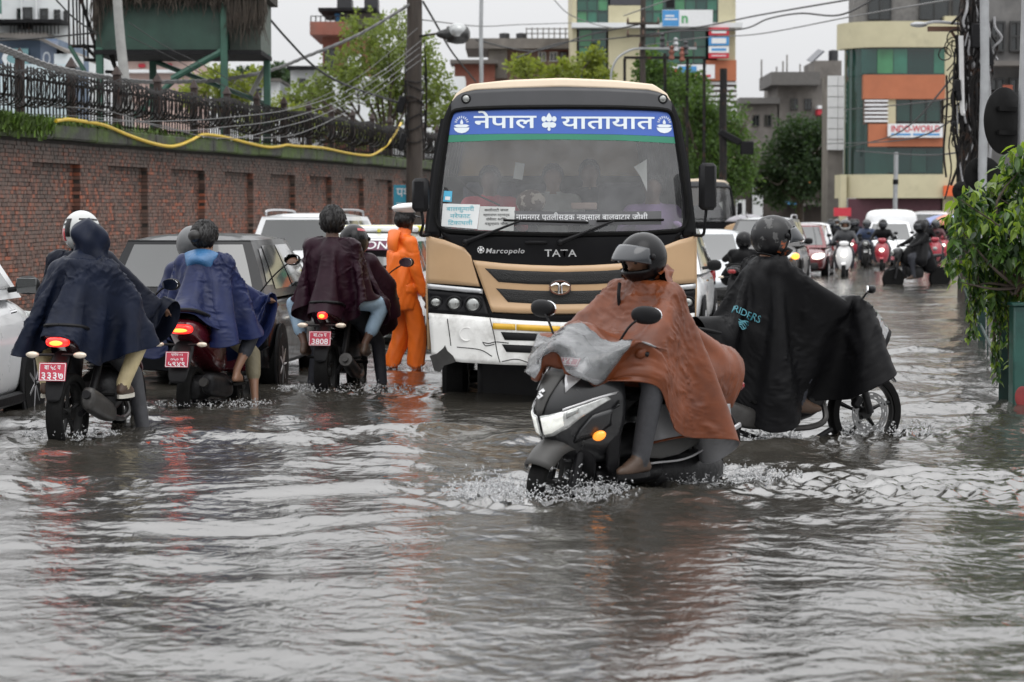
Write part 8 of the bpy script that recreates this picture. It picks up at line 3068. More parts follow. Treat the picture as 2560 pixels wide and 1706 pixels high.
M_CLEARK = M("clear_dark_pvc", (0.10, 0.10, 0.105), 0.12, var=0.3, scale=9, bump=0.8, bscale=14, coat=1.0, col2=(0.35, 0.35, 0.36), c2scale=8, c2lo=.55, c2hi=.62)
cloth_obj("rain_cape", X, [M_BLKCL, M_CLEARK], rk, crumple=.007, seed=51, matfn=lambda i, j: 1 if (22 <= i < 30 and abs((j - fr0 + NS // 2) % NS - NS // 2) <= 4) else 0)
# teal print on the back of the cape
best, bi = 1e9, None
for i in range(6, 28):
 for j in range(NS):
  w_ = Matrix.Translation(LOC_K) @ Matrix.Rotation(RZ_K, 4, 'Z') @ Vector(X[i, j])
  pu = CX + F_PX * w_.x / w_.y
  pv = HOR + F_PX * (CAM_H - w_.z) / w_.y
  ta = X[min(i + 1, 31), j] - X[i - 1, j]
  tb = X[i, (j + 1) % NS] - X[i, (j - 1) % NS]
  nn_ = np.cross(tb, ta)
  nn_ = nn_ / (np.linalg.norm(nn_) + 1e-9)
  if nn_.dot(X[i, j] - (J['chest'] + J['hip']) / 2) < 0:
   nn_ = -nn_
  cd = np.array(MXK @ Vector((0, 0, CAM_H))) - X[i, j]
  if nn_.dot(cd / np.linalg.norm(cd)) < .35:
   continue
  d = (pu - 1862) ** 2 + (pv - 795) ** 2
  if d < best:
   best, bi = d, (i, j)
i, j = bi
tdn = X[min(i + 2, 31), j] - X[max(i - 2, 0), j]
tdn /= np.linalg.norm(tdn)
tr = X[i, (j + 2) % NS] - X[i, (j - 2) % NS]
tr /= np.linalg.norm(tr)
nrm = np.cross(tr, tdn)
camd = np.array(MXK @ Vector((0, 0, CAM_H))) - X[i, j]
if nrm.dot(camd) < 0:
 nrm = -nrm
right = np.cross(-tdn, nrm)
M_TEAL = M("teal_print", (0.03, 0.16, 0.2), 0.5)
XF = X.reshape(-1, 3)
def on_cloth(dz):
 def f(V):
  P = X[i, j] + np.outer(V[:, 0], right) - np.outer(V[:, 1] + dz, tdn)
  out = []
  for p in P:
   r = XF - p
   d = r @ nrm
   lat = np.linalg.norm(r - np.outer(d, nrm), axis=1)
   k = np.argsort(lat + np.where(d < -.12, 1.0, 0))[:5]
   out.append(p + nrm * (d[k].max() + .012))
  return np.array(out)
 return f
lettering("lettering", "RIDERS", .075, M_TEAL, rk, on_cloth(0.0), bold=.008)
b = MB()
for q in range(5):                 # worn emblem below the word: a few brush strokes
 t = np.linspace(-.05, .05, 9)
 z = -.055 - .014 * q + .008 * np.sin(60 * t + q) - .012 * np.abs(t) * 8
 w_ = .0035 + .0015 * (q % 2)
 t = t * (1 - .13 * q)
 V = np.concatenate([np.stack([t, z + w_, 0 * t], 1), np.stack([t, z - w_, 0 * t], 1)])
 b.add(on_cloth(0.0)(V), [(k, k + 1, k + 10, k + 9) for k in range(8)])
b.obj("emblem_print", M_TEAL, rk, smooth=False, recalc=False)
WAKES += [(HERO_F.x, HERO_F.y, .55, 2.2), (HERO_F.x - .1, HERO_F.y - .25, .5, 1.6), (HERO_R.x - .3, HERO_R.y - .2, .7, 1.2), (HERO_R.x + .2, HERO_R.y, .8, 1.3), (fw_.x + .1, fw_.y, .5, 1.6), (LOC_K.x, LOC_K.y, .6, 1.0), (2.3, 13.9, 1.0, 1.0), (2.9, 14.3, .9, .7)]
# ------------------------------------------------------------------ traffic officer
M_ORSUIT = M("orange_rain_suit", (0.85, 0.17, 0.018), 0.42, var=0.1, scale=4, bump=0.15, bscale=10, spec=0.4)
pc = on_water(1006, 922)
RZ_O = math.radians(28)
of = person("traffic officer in a bright orange rain suit and white peaked cap beside the bus", (pc.x, pc.y, DEPTH), RZ_O)
J = pose((0, 0, .965), .02, hands=((.16, .22, .80), (.16, -.25, .80)), feet=((-.06, .12, .12), (.10, -.12, .12)), elbow=(-1, .3, 0), knee_out=.1, torso=.54, scale=1.0)
J['face'] = (1, .25, -.03)
C = person_caps(J, top=0, legs=1, skin=2, shoe=3, bulk=.98, curl=.5)
C += [(J['neck'] + np.array([0, 0, -.03]), J['neck'] + np.array([.01, 0, .05]), .09, .07, 0)]
for k in 'lr':
 C += [(J['sh' + k], J['el' + k], .072, .066, 0), (J['el' + k], J['ha' + k] + (J['el' + k] - J['ha' + k]) * .12, .064, .05, 0)]
def suit_folds(v):
 q = np.stack([v[:, 0] + .5 * v[:, 2], v[:, 1] - .4 * v[:, 2], v[:, 2] * .9], 1)
 return .003 * (1 - 2 * np.abs(vnoise(q, 4, 2, 1.9))) + .0025 * (1 - 2 * np.abs(vnoise(q, 9, 2, 5.0)))
def masked(fn, C_, mats_):
 return fn
body("body", C, [M_ORSUIT, M_ORSUIT, M_SKIND, M_BLACK], of, .011, 14, disp=lambda v: np.where((v[:, 2] > .16) & (v[:, 2] < 1.50), suit_folds(v), 0) * np.clip((1.5 - v[:, 2]) * 8, 0, 1))
# loose jacket and wide trousers over the body
rgz = np.random.default_rng(12)
rings = []
for t in np.linspace(0, 1, 26):
 z = 1.43 - .68 * t
 c = J['hip'] + (J['neck'] - J['hip']) * ((z - J['hip'][2]) / (J['neck'][2] - J['hip'][2])) if z > J['hip'][2] else J['hip']
 ring = []
 for q in np.linspace(0, 2 * PI, 48, endpoint=False):
  sh = min(1, t * 5 + .35)
  fold = .006 * math.sin(5 * q + 7 * t + 2 * math.sin(3 * t)) - .010 * abs(math.sin(3.5 * q + 4 * t + 2 * math.sin(2 * q))) + .004 * math.sin(9 * q - 11 * t + 1.5 * math.sin(2 * q)) + .006 * math.sin(15 * q + 23 * t)
  if t > .92:
   fold -= .008
  rx, ry = (.145 + .035 * t) * sh + fold * sh, (.185 + .025 * t) * sh + fold * sh
  ring.append((c[0] - .01 + rx * math.cos(q), c[1] + ry * math.sin(q), z + .012 * math.sin(3 * q)))
 rings.append(ring)
b = MB()
b.grid(np.array(rings), cv=True)
o = b.obj("jacket", M_ORSUIT, of, smooth=True, angle=180)
o.modifiers.new("t", 'SOLIDIFY').thickness = .006
for k in 'lr':
 P = spline([J['hp' + k], J['kn' + k], J['an' + k] + np.array([0, 0, .06])], 30)
 rings = []
 for n_, p in enumerate(P):
  t = n_ / 29
  rings.append([p + np.array([(.100 - .004 * t + f_) * math.cos(q), (.092 + .0 * t + f_) * math.sin(q), .02 * math.sin(2 * q + 9 * t)]) for q in np.linspace(0, 2 * PI, 36, endpoint=False)
      for f_ in (.004 - .009 * abs(math.sin(5 * t + 2.5 * q + 2 * math.sin(2 * q + 4 * t))) + .0025 * math.sin(23 * t - 5 * q) * (.4 + t),)])
 b = MB()
 b.grid(np.array(rings), cv=True)
 o = b.obj("trouser_leg", M_ORSUIT, of, smooth=True, angle=180)
 o.modifiers.new("t", 'SOLIDIFY').thickness = .006
# hood lying between the shoulders
b = MB()
G = []
for t in np.linspace(0, 1, 9):
 G.append([J['neck'] + np.array([-.10 - .055 * math.sin(t * 2.6) * math.cos(q * .8), .15 * math.sin(q) * (1 - .45 * t), .05 - .24 * t + .03 * math.cos(q)]) for q in np.linspace(-1.6, 1.6, 15)])
b.grid(np.array(G))
o = b.obj("hood", M_ORSUIT, of)
o.modifiers.new("s", 'SUBSURF').render_levels = 2
o.modifiers.new("t", 'SOLIDIFY').thickness = .014
hair(of, J['head'], J['face'], M_HAIR, .98)
hc = J['head'] + np.array([0, 0, .085])
b = MB()
b.lathe([(.098, -.02), (.1, .02), (.1, .03)], 28, hc)
cp = b.obj("cap_band", M("cap_black", (0.01, 0.01, 0.012), 0.4), of)
b = MB()
b.lathe([(.1, .0), (.125, .03), (.142, .055), (.138, .072), (.08, .092), (.01, .096)], 32, hc + np.array([0, 0, .015]))
vv = b.verts()
vv[:, 2] += .10 * (vv[:, 0] - hc[0]) * (vv[:, 2] > hc[2] + .02)
b.v = [vv]
b.obj("cap_crown", M("cap_white", (0.78, 0.78, 0.77), 0.5, var=0.04), cp)
G = []
for r in (.095, .135, .165):
 G.append([hc + np.array([r * math.cos(q) * 1.05, r * math.sin(q), -.012 - .3 * (r - .095)]) for q in np.linspace(-1.1, 1.1, 15)])
b = MB()
b.grid(np.array(G))
o = b.obj("cap_peak", M_BBLACK, cp)
o.modifiers.new("t", 'SOLIDIFY').thickness = .006
WAKES.append((pc.x, pc.y, .35, .6))
# ------------------------------------------------------------------ people in the bus
def seated(label, x, y, z, shirt, skin, lean=.05, face=(1, 0, 0), vox=.024):
 P = person(label, (BUS.location.x + x, BUS_Y + y, 0), -PI / 2)
 J = pose((0, 0, z), lean, hands=((.42, .18, z + .35), (.42, -.18, z + .35)), feet=((.5, .12, z - .35), (.5, -.12, z - .35)), elbow=(-.3, .5, -.6))
 J['face'] = face
 body("body", person_caps(J, hands=False, bulk=1.12), [shirt, M_DKTROU, skin, M_SHOE], P, vox)
 hair(P, J['head'], face, M_HAIR)
 return P
seated("bus driver in a red shirt behind the left half of the windscreen", -.62, 1.15, 1.22, M("red_shirt", (0.42, 0.03, 0.06), 0.7), M_SKIND)
seated("bus passenger in pale clothes behind the middle of the windscreen", -.05, 1.7, 1.25, M("pale_shirt", (0.3, 0.3, 0.29), 0.7), M_SKIN)
seated("bus passenger in dark clothes behind the right of centre of the windscreen", .3, 2.2, 1.3, M_NAVY, M_SKIN)
seated("bus conductor in a lilac shirt behind the right edge of the windscreen", .82, 1.0, 1.15, M("lilac_shirt", (0.22, 0.14, 0.3), 0.7), M_SKIND)
# ------------------------------------------------------------------ riders far down the street
M_JACKETS = [M_NAVY2, M_BLKCL, M("dark_grey_jacket", (0.03, 0.032, 0.036), 0.6, var=0.2), M("dull_blue_jacket", (0.02, 0.035, 0.08), 0.6, var=0.2), M("maroon_jacket", (0.06, 0.012, 0.016), 0.6, var=0.2)]
def far_scooter(label, u, v, paint, lit, heading_deg=190, moto=False, group="oncoming scooters and motorcycles"):
 """front of a small scooter or motorcycle: nose, lamp, fender, bar, mirrors, wheels, seat"""
 p = on_water(u, v)
 rz = heading(heading_deg)
 R = thing("motorcycle" if moto else "scooter", label, "motorcycle" if moto else "scooter", (p.x, p.y, DEPTH), rz, group)
 rad = .29 if moto else .235
 for nm, x in (("front_wheel", .62), ("rear_wheel", -.6)):
  b = MB()
  b.lathe([(rad * .55, -.05), (rad * .9, -.055), (rad, 0), (rad * .9, .055), (rad * .55, .05)], 20, (x, 0, rad), 'y')
  b.obj(nm, M_RUBBER, R)
 if moto:
  sheet_loft([rring(-.1, .8, .1, .06), rring(.15, .86, .15, .12), rring(.4, .83, .1, .09)], "fuel_tank", paint, R)
  sheet_loft([rring(.38, .92, .1, .09), rring(.55, .9, .13, .12), rring(.64, .88, .09, .09)], "headlamp_cowl", paint, R)
  sheet_loft([rring(-.2, .42, .14, .14), rring(.2, .45, .16, .18), rring(.32, .5, .1, .1)], "engine", M_ENGINE, R)
  for sd in (-1, 1):
   b = MB()
   b.tube([(.62, sd * .085, .3), (.46, sd * .085, .95)], .028, 8)
   b.obj("fork_leg", M_ENGINE, R)
  lz, lx = .89, .655
 else:
  rings = []
  for (z, xf, w) in ((.32, .5, .12), (.5, .62, .2), (.7, .6, .24), (.88, .52, .2), (.98, .46, .12)):
   a_ = np.linspace(-PI / 2, PI / 2, 11)
   rings.append([(.36 + (xf - .36) * math.cos(q), w * math.sin(q), z) for q in a_] + [(.33, w * .5, z), (.33, -w * .5, z)])
  sheet_loft(rings, "front_apron", paint, R)
  sheet_loft([rring(.36, 1.02, .1, .05), rring(.46, 1.04, .15, .07), rring(.54, 1.01, .1, .05)], "handlebar_cowl", paint, R)
  sheet_loft([rring(.1, .45, .12, .14), rring(-.3, .55, .18, .18), rring(-.75, .7, .14, .12)], "side_panels", paint, R)
  lz, lx = (.74, .61)
 sheet_loft([rring(.5, .5, .06, .02), rring(.66, .54, .07, .02), rring(.82, .47, .06, .015)], "front_fender", paint, R)
 sheet_loft([rring(.1, .75, .1, .04), rring(-.3, .8, .15, .05), rring(-.7, .84, .12, .04)], "seat", M_SEATV, R)
 b = MB()
 b.ell((lx, 0, lz), (.03, .075, .055), 14, 8)
 b.obj("headlamp", lit or M_LENS, R)
 b = MB()
 b.tube(spline([(.3, .36, 1.02), (.38, .2, 1.05), (.42, 0, 1.04), (.38, -.2, 1.05), (.3, -.36, 1.02)], 14), .016, 6)
 b.obj("handlebar", M_BLACK, R)
 for sd in (-1, 1):
  mirror_part(R, (.38, sd * .22, 1.05), (.36, sd * .4, 1.24), (.065, .045), face=(-1, 0, 0))
 return R, p, rz
def far_rider(label, p, rz, jacket, helm, hz=.84, group="riders in the oncoming traffic", vox=.03, bare=False, cape=False):
 P = person(label, (p.x, p.y, DEPTH), rz, group)
 J = pose((-.15, 0, hz), .08, hands=((.34, .33, 1.03), (.34, -.33, 1.03)), feet=((.2, .2, .36), (.2, -.2, .36)), elbow=(-.3, .7, -.4))
 C = person_caps(J, hands=False, bulk=1.15)
 if cape:
  C += [(J['chest'], np.array([.05, .3, .7]), .16, .14, 0), (J['chest'], np.array([.05, -.3, .7]), .16, .14, 0), (J['chest'], np.array([.3, 0, .75]), .15, .16, 0), (J['waist'], np.array([-.3, 0, .6]), .18, .2, 0)]
 body("body", C, [jacket, M_DKTROU, M_SKIN, M_SHOE], P, vox)
 if bare:
  hair(P, J['head'], (1, 0, 0), M_HAIR)
 else:
  helmet(P, J['head'], (1, 0, 0), .05, (helm, M_VISOR, M_BLACK), 'down' if helm is not M_HWHITE else 'up')
 return P
M_WHITESC = M("white_scooter_paint", (0.7, 0.7, 0.7), 0.3, coat=0.6, var=0.04)
M_REDSC = M("crimson_scooter_paint", (0.3, 0.015, 0.03), 0.28, coat=0.6, var=0.05)
FAR = [
 ("white scooter with lit lamp, nearest of the oncoming scooters", 2112, 692, M_WHITESC, M_HEADLIT, False, "rider in dark jacket and silver helmet on the white scooter", M_JACKETS[2], M_HWHITE),
 ("dark motorcycle just right of and behind the white scooter", 2166, 668, M_BLKPT, None, True, "rider in navy jacket on the dark motorcycle beside the white scooter", M_JACKETS[3], M_HGREY),
 ("crimson scooter with bright round headlamp right of the white scooter", 2206, 674, M_REDSC, M_HEADLIT, False, "rider in black jacket on the crimson scooter", M_JACKETS[1], M_HBLACK),
 ("motorcycle with the brightest warm headlamp in the oncoming crowd", 2290, 652, M_BLKPT, M_WARMLIT, True, "rider in blue jacket behind the brightest warm headlamp", M_JACKETS[3], M_HWHITE),
 ("crimson scooter at the right, half behind the bush leaves", 2338, 668, M_REDSC, M_LENS, False, "rider in maroon on the crimson scooter half behind the bush", M_JACKETS[4], M_HGREY),
 ("small dark scooter between the crimson scooter and the warm headlamp", 2250, 648, M_BLKPT, M_AMBER, False, "rider in dark grey between the crimson scooter and the warm headlamp", M_JACKETS[2], M_HBLACK),
 ("dark scooter in front of the red car, orange lamp lit", 2076, 662, M_REDSC, M_HEADLIT, False, "rider in black beside the dark red car", M_JACKETS[1], M_HBLACK),
 ("far dark scooter left of the box van", 2140, 640, M_BLKPT, M_HEADLIT, False, "helmeted rider far back left of the box van", M_JACKETS[0], M_HBLACK),
 ("far dark scooter right of the box van", 2268, 636, M_BLKPT, None, False, "helmeted rider far back right of the box van", M_JACKETS[0], M_HWHITE),
 ("far scooter under the blue umbrella", 2315, 634, M_REDSC, None, False, "helmeted rider far back left of the blue umbrella", M_JACKETS[2], M_HGREY),
 ("farthest scooter beside the bush", 2372, 640, M_BLKPT, None, False, "helmeted rider farthest right beside the bush", M_JACKETS[3], M_HBLACK),
]
for (lb, u, v, pt, lit, mt, rl, jk, hm) in FAR:
 R_, p_, rz_ = far_scooter(lb, u, v, pt, lit, 191, mt)
 far_rider(rl, p_, rz_, jk, hm)
 WAKES.append((p_.x, p_.y, .6, .7))
def copy_tree(o, parent=None):
 c = o.copy()
 COL.objects.link(c)
 c.parent = parent
 for ch in o.children:
  copy_tree(ch, c)
 return c
SRC = {}
for o_ in list(COL.objects):
 if o_.parent is None and o_.get("label") in [f[0] for f in FAR] + [f[6] for f in FAR]:
  SRC[o_["label"]] = o_
MORE = [(2185, 644, 1, "second motorcycle back, between the white and the crimson scooters"), (2232, 660, 5, "dark scooter just left of the sideways black motorcycle"), (2322, 648, 3, "motorcycle just right of the brightest warm headlamp"), (2358, 655, 6, "dark scooter touching the bush leaves"),
  (2215, 630, 8, "far scooter in front of the box van's bonnet"), (2345, 628, 7, "far scooter directly under the blue umbrella's edge"), (2160, 628, 9, "far scooter left of the box van's wheel"), (2295, 626, 5, "far scooter behind the brightest warm headlamp"),
  (2130, 650, 2, "crimson scooter close behind the white scooter"), (2092, 640, 8, "far scooter beside the red car's roof"), (2245, 632, 1, "far motorcycle beside the box van's corner"), (2270, 622, 9, "farthest scooter left of the blue umbrella"),
  (2385, 632, 7, "far scooter half swallowed by the bush"), (2192, 622, 10, "farthest scooter in front of the purple shutter"), (2335, 618, 8, "farthest scooter below the orange shop sign"), (2312, 668, 6, "dark scooter between the sideways motorcycle and the bush")]
for (u, v, k, lb) in MORE:
 q_ = on_water(u, v)
 for nm, pre in ((FAR[k][0], ""), (FAR[k][6], "rider on the ")):
  c_ = copy_tree(SRC[nm])
  c_.location = (q_.x, q_.y, DEPTH)
  c_["label"] = pre + lb
# black motorcycle turned across, under a black cover, by the bush
R_, p_, rz_ = far_scooter("black motorcycle under a dark cover turned sideways, left of the bush", 2292, 712, M_BLKPT, None, 250, True)
far_rider("rider hunched under a black cape on the sideways motorcycle by the bush", p_, rz_, M_BLKCL, M_HBLACK, cape=True)
# caped rider behind the black motorcycle
p_ = on_water(1862, 778)
mo_ = motorcycle("dark motorcycle mostly hidden behind the rider in black", (p_.x, p_.y, DEPTH), heading(20), M_BLKPT, None, tail_lit=False, group=None)
if "group" in mo_:
 del mo_["group"]
far_rider("rider in a black cape partly hidden behind the larger rider in black", p_, heading(20), M_BLKCL, M_HBLACK, hz=.66, group=None, cape=True, vox=.022)
def umbrella(label, u, v, Y, mats, R_=.62):
 p = W(u, v, Y)
 root = thing("umbrella", label, "umbrella", (p.x, Y, p.z))
 for k in range(8):
  b = MB()
  a0, a1 = 2 * PI * k / 8, 2 * PI * (k + 1) / 8
  G = []
  for t in np.linspace(0, 1, 6):
   row = []
   for q in np.linspace(0, 1, 5):
    a_ = a0 + (a1 - a0) * q
    r = R_ * math.sin(t * 1.25) / math.sin(1.25) * (1 - .06 * math.sin(q * PI) * t)
    row.append((r * math.cos(a_), r * math.sin(a_), -.33 * R_ * (1 - math.cos(t * 1.25)) * 1.5))
   G.append(row)
  b.grid(np.array(G))
  o = b.obj("panel", mats[k % len(mats)], root)
  o.modifiers.new("t", 'SOLIDIFY').thickness = .003
 b = MB()
 b.tube([(0, 0, .06), (0, 0, -.8)], .01, 6)
 b.obj("shaft", M_STEEL, root)
 P = person("pedestrian in dark clothes under the " + label.split(" umbrella")[0] + " umbrella", (p.x, Y, DEPTH), heading(190))
 J = pose((0, 0, .92), .02, hands=((.2, .1, 1.15), (.05, -.25, .85)), feet=((0, .1, .1), (0, -.1, .1)), elbow=(-1, .3, 0), knee_out=.1)
 body("body", person_caps(J, hands=False), [M_JACKETS[2], M_DKTROU, M_SKIN, M_SHOE], P, .03)
 hair(P, J['head'], (1, 0, 0), M_HAIR)
umbrella("pale blue and orange umbrella", 2372, 536, 86, [M("umbrella_blue", (0.2, 0.25, 0.45), 0.5), M("umbrella_blue", (0.2, 0.25, 0.45), 0.5), M("umbrella_orange", (0.5, 0.2, 0.12), 0.5)], 1.1)
umbrella("grey umbrella over the silver sedan's roof", 1868, 536, 66, [M("umbrella_grey", (0.26, 0.25, 0.27), 0.5)], .6)
# second tan minibus far behind
b2 = copy_tree(BUS)
b2.location = ((1748 - CX) / F_PX * 74, 74, 0)
for o_ in list(b2.children):
 if o_.name.split(".")[0] in ("blue_banner", "green_banner", "lamp_emblem", "deity_emblem", "lettering", "route_card", "route_strip"):
  bpy.data.objects.remove(o_)
b2["label"] = "second tan minibus far behind, only its right flank past the front bus"
# ------------------------------------------------------------------ bush, barrier and green post at the right
BAR_A = math.atan(.1732)
M_GREENP = M("dark_green_rail_paint", (0.006, 0.024, 0.02), 0.5, var=0.3, spec=0.3)
bar = thing("street_barrier", "dark green iron barrier running along the right pavement edge", "barrier", (4.30, 21.1, 0), PI / 2 - BAR_A)
pm = MB().box((0, 0, .33), (.016, .016, 1.05)).mesh("picket", M_GREENP, smooth=False)
for k in range(15):
 rep("picket", pm, bar, (k * 2.0, 0, 0), (random.uniform(-.03, .03), random.uniform(-.04, .04), 0))
for z in (.22, .8):
 b = MB()
 b.box((14.7, 0.02, z), (29.8, .02, .035))
 b.obj("rail", M_GREENP, bar, smooth=False)
for k in range(2):
 b = MB()
 b.box((k * 9.4 - .1, 0, .38), (.09, .09, 1.3), ch=.01)
 b.obj("post", M_GREENP, bar, smooth=False)
c = W(2566, 760, 20.2)
gp = thing("green_post", "stout teal-green painted post at the right picture edge", "post", (c.x, 20.2, 0))
b = MB()
b.box((0, 0, .31), (.25, .2, 1.02), ch=.015)
b.obj("shaft", M("teal_post_paint", (0.012, 0.065, 0.052), 0.45, var=0.15, scale=5, col2=(0.006, 0.03, 0.026), c2scale=3), gp)
b = MB()
b.box((0, 0, .83), (.28, .23, .03), ch=.008)
b.obj("cap", M("teal_post_paint", (0.012, 0.065, 0.052), 0.45), gp)
b = MB()
b.ell((-.05, -.1, .06), (.06, .006, .09), 14, 8)
b.obj("red_mark", M("red_smear", (0.2, 0.02, 0.02), 0.5, var=0.3), gp)
ps = person("person in an orange rain jacket, one hand on the green post", (c.x + .42, 20.45, DEPTH), PI)
J = pose((0, 0, .93), .05, hands=((.3, .3, .85), (.46, .04, 1.01)), feet=((0, .12, .1), (0, -.12, .1)), elbow=(-1, .3, -.3), knee_out=.1, torso=.54)
J['hdr'], J['hur'] = (1, .1, -.35), (.2, 0, 1)
body("body", person_caps(J, bulk=1.0, curl=.45), [M_ORSUIT, M_ORSUIT, M_SKIN, M_BLACK], ps, .010, 4)
hair(ps, J['head'], (1, 0, 0), M_HAIR)
bush = thing("ficus_bush", "glossy green ficus bush hanging over the barrier at the right edge", "bush", (W(2480, 545, 20.3).x, 20.3, 0))
LB = [(2480, 510, 70), (2545, 470, 80), (2425, 500, 46), (2398, 540, 36), (2440, 585, 62), (2510, 590, 75), (2392, 610, 30), (2388, 660, 26), (2396, 705, 16), (2560, 560, 70), (2555, 400, 48), (2450, 650, 42), (2505, 680, 46),
  (2560, 650, 50), (2530, 730, 26), (2440, 700, 22), (2475, 735, 26), (2515, 765, 20), (2548, 715, 34)]
LBw = [(W(u, v, 20.1 + .5 * hsh(u, v)), r * 20.2 / F_PX) for (u, v, r) in LB]
lf = MB()
for sx in (-1, 1):
 lf.add([(0, 0, 0), (.25, sx * .19, .05), (.55, sx * .22, .03), (.82, sx * .1, -.05), (1.08, 0, -.16), (.55, 0, -.03)], [(0, 1, 2, 5), (5, 2, 3, 4)] if sx > 0 else [(0, 5, 2, 1), (5, 4, 3, 2)])
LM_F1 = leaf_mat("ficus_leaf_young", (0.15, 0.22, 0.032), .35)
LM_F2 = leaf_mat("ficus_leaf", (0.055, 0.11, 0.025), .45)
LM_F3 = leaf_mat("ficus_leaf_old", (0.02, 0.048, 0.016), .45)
for m_ in (LM_F1, LM_F2, LM_F3):
 m_.node_tree.nodes["Principled BSDF"].inputs["Coat Weight"].default_value = .5
lm = [lf.mesh("leaf", m_, smooth=True, angle=180, recalc=False) for m_ in (LM_F1, LM_F2, LM_F3)]
rg = np.random.default_rng(77)
wts = np.array([r ** 2 for (_, r) in LBw])
bo = np.array(bush.location)
LV, LF, n0 = [], [], 0
unit = lf.verts()
ufs = lf.f
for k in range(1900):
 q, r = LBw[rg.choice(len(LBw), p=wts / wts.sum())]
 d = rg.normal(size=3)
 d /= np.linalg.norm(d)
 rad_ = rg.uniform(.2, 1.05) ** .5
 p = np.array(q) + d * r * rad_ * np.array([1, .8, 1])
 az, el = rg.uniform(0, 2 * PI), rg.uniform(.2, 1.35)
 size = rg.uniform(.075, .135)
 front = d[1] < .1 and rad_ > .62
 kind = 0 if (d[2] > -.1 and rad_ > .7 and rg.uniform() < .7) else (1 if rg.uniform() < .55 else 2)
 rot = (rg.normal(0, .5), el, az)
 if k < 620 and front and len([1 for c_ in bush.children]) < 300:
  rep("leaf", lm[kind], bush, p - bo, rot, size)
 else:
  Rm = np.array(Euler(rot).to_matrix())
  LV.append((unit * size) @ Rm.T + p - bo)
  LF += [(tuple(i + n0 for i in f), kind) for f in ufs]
  n0 += len(unit)
b = MB()
b.v, b.n = LV, n0
b.f, b.m = [f for f, _ in LF], [m_ for _, m_ in LF]
tag(b.obj("foliage", [LM_F1, LM_F2, LM_F3], bush, smooth=True, angle=180, recalc=False), kind="stuff")
for k in range(16):
 b = MB()
 q, r = LBw[k % len(LBw)]
 st_ = np.array(W(2545, 720, 20.3)) - bo
 e = np.array(q) - bo
 b.tube(spline([st_, (st_ + e) / 2 + rg.normal(size=3) * .08, e + rg.normal(size=3) * r * .4], 8), np.linspace(.018, .004, 8), 5)
 b.obj("branch", M_BARK, bush)
for k in range(12):                   # stems trailing down the barrier
 u, v0 = rg.uniform(2420, 2545), rg.uniform(660, 720)
 v1 = v0 + rg.uniform(60, 260)
 P = [np.array(W(u + rg.normal(0, 6) * t, v0 + (v1 - v0) * t, 20.4)) - bo for t in np.linspace(0, 1, 6)]
 b = MB()
 b.tube(spline(P, 10), .006, 4)
 b.obj("trailing_stem", M_BARK, bush)
 b = MB()
 for p in spline(P, 26):
  for r_ in range(2):
   Rm = np.array(Euler((rg.normal(0, .5), rg.uniform(.4, 1.4), rg.uniform(0, 2 * PI))).to_matrix())
   b.add((unit * rg.uniform(.05, .10)) @ Rm.T + p, ufs, int(rg.integers(0, 3)))
 tag(b.obj("trailing_leaves", [LM_F1, LM_F2, LM_F3], bush, smooth=True, angle=180, recalc=False), kind="stuff")
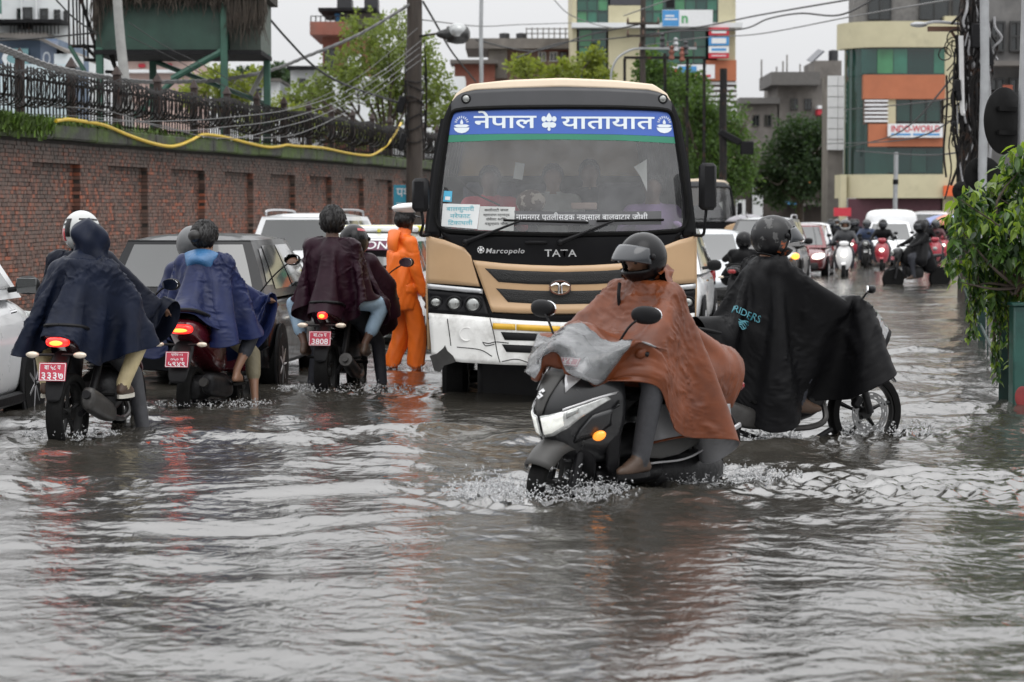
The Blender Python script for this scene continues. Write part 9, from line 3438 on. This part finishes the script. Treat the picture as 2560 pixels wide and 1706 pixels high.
# ------------------------------------------------------------------ spray
M_DROP = M("spray_water", (0.75, 0.76, 0.77), 0.08, var=0.05, spec=0.8, trans=0.75)
def splash(label, c, n, R_, hgt, seed, dirv=(0, 0), sz=.0055):
 rg = np.random.default_rng(seed)
 V0 = np.array([(1, 0, 0), (-1, 0, 0), (0, 1, 0), (0, -1, 0), (0, 0, 1), (0, 0, -1)], float)
 Fo = [(0, 2, 4), (2, 1, 4), (1, 3, 4), (3, 0, 4), (2, 0, 5), (1, 2, 5), (3, 1, 5), (0, 3, 5)]
 b = MB()
 for k in range(n * 2):
  a_ = rg.uniform(0, 2 * PI)
  r = R_ * rg.uniform(.25, 1.0) ** .7
  z = abs(rg.normal(0, hgt * (1.1 - .6 * r / R_)))
  p = np.array([c[0] + r * math.cos(a_) + dirv[0] * z, c[1] + .75 * r * math.sin(a_) + dirv[1] * z, z])
  s = sz * rg.uniform(.3, 1.0) ** 2 + .0018
  st = rg.uniform(1, 3.2)
  d = rg.normal(size=3)
  d /= np.linalg.norm(d)
  vs = V0 * s + np.outer(V0 @ d, d) * s * (st - 1)
  b.add(vs + p, Fo)
 # torn sheets of water thrown up by the wheel
 for k in range(max(3, n // 60)):
  a_ = rg.uniform(0, 2 * PI)
  G = []
  r0 = R_ * rg.uniform(.3, .6)
  wd = rg.uniform(.25, .6)
  hh = hgt * rg.uniform(.4, 1.3)
  ph = rg.uniform(0, 6)
  for t in np.linspace(0, 1, 7):
   row = []
   for q in np.linspace(-1, 1, 9):
    rr = r0 + .10 * t + .02 * math.sin(5 * q + ph)
    top = 1 - .5 * abs(q) + .3 * math.sin(9 * q + ph)
    row.append((c[0] + rr * math.cos(a_ + q * wd), c[1] + .75 * rr * math.sin(a_ + q * wd), -.02 + hh * t * max(.1, top) - .03 * t * t))
   G.append(row)
  b.grid(np.array(G))
 o = b.obj("splash", M_DROP, smooth=True, angle=180, recalc=False)
 return tag(o, label, "splash", kind="stuff")
splash("white spray thrown up by the front wheel of the foreground scooter", (HERO_F.x - .05, HERO_F.y - .1), 900, .55, .07, 1, (-.4, -.3))
splash("spray trailing at the rear of the foreground scooter", (HERO_R.x + .1, HERO_R.y - .1), 420, .6, .035, 2, (.3, 0))
splash("spray at the front wheel of the black motorcycle", (fw_.x + .12, fw_.y), 420, .4, .06, 3, (.4, 0))
splash("spray under the engine of the black motorcycle", (LOC_K.x - .3, LOC_K.y - .25), 320, .4, .06, 4)
splash("spray behind the motorcycle with the maroon rider", (pC_.x + .2, pC_.y - .1), 320, .7, .03, 5)
splash("spray at the rear wheel of the motorcycle with the navy riders", (pA_.x, pA_.y), 200, .4, .03, 6)
splash("spray around the feet of the orange-suited officer", (pc.x + .1, pc.y), 160, .4, .03, 7)
splash("spray by the wheel of the scooter with the blue riders", (pB_.x + .2, pB_.y), 220, .5, .03, 8)
build_water()
bpy.data.scenes.remove(WORKSHOP)
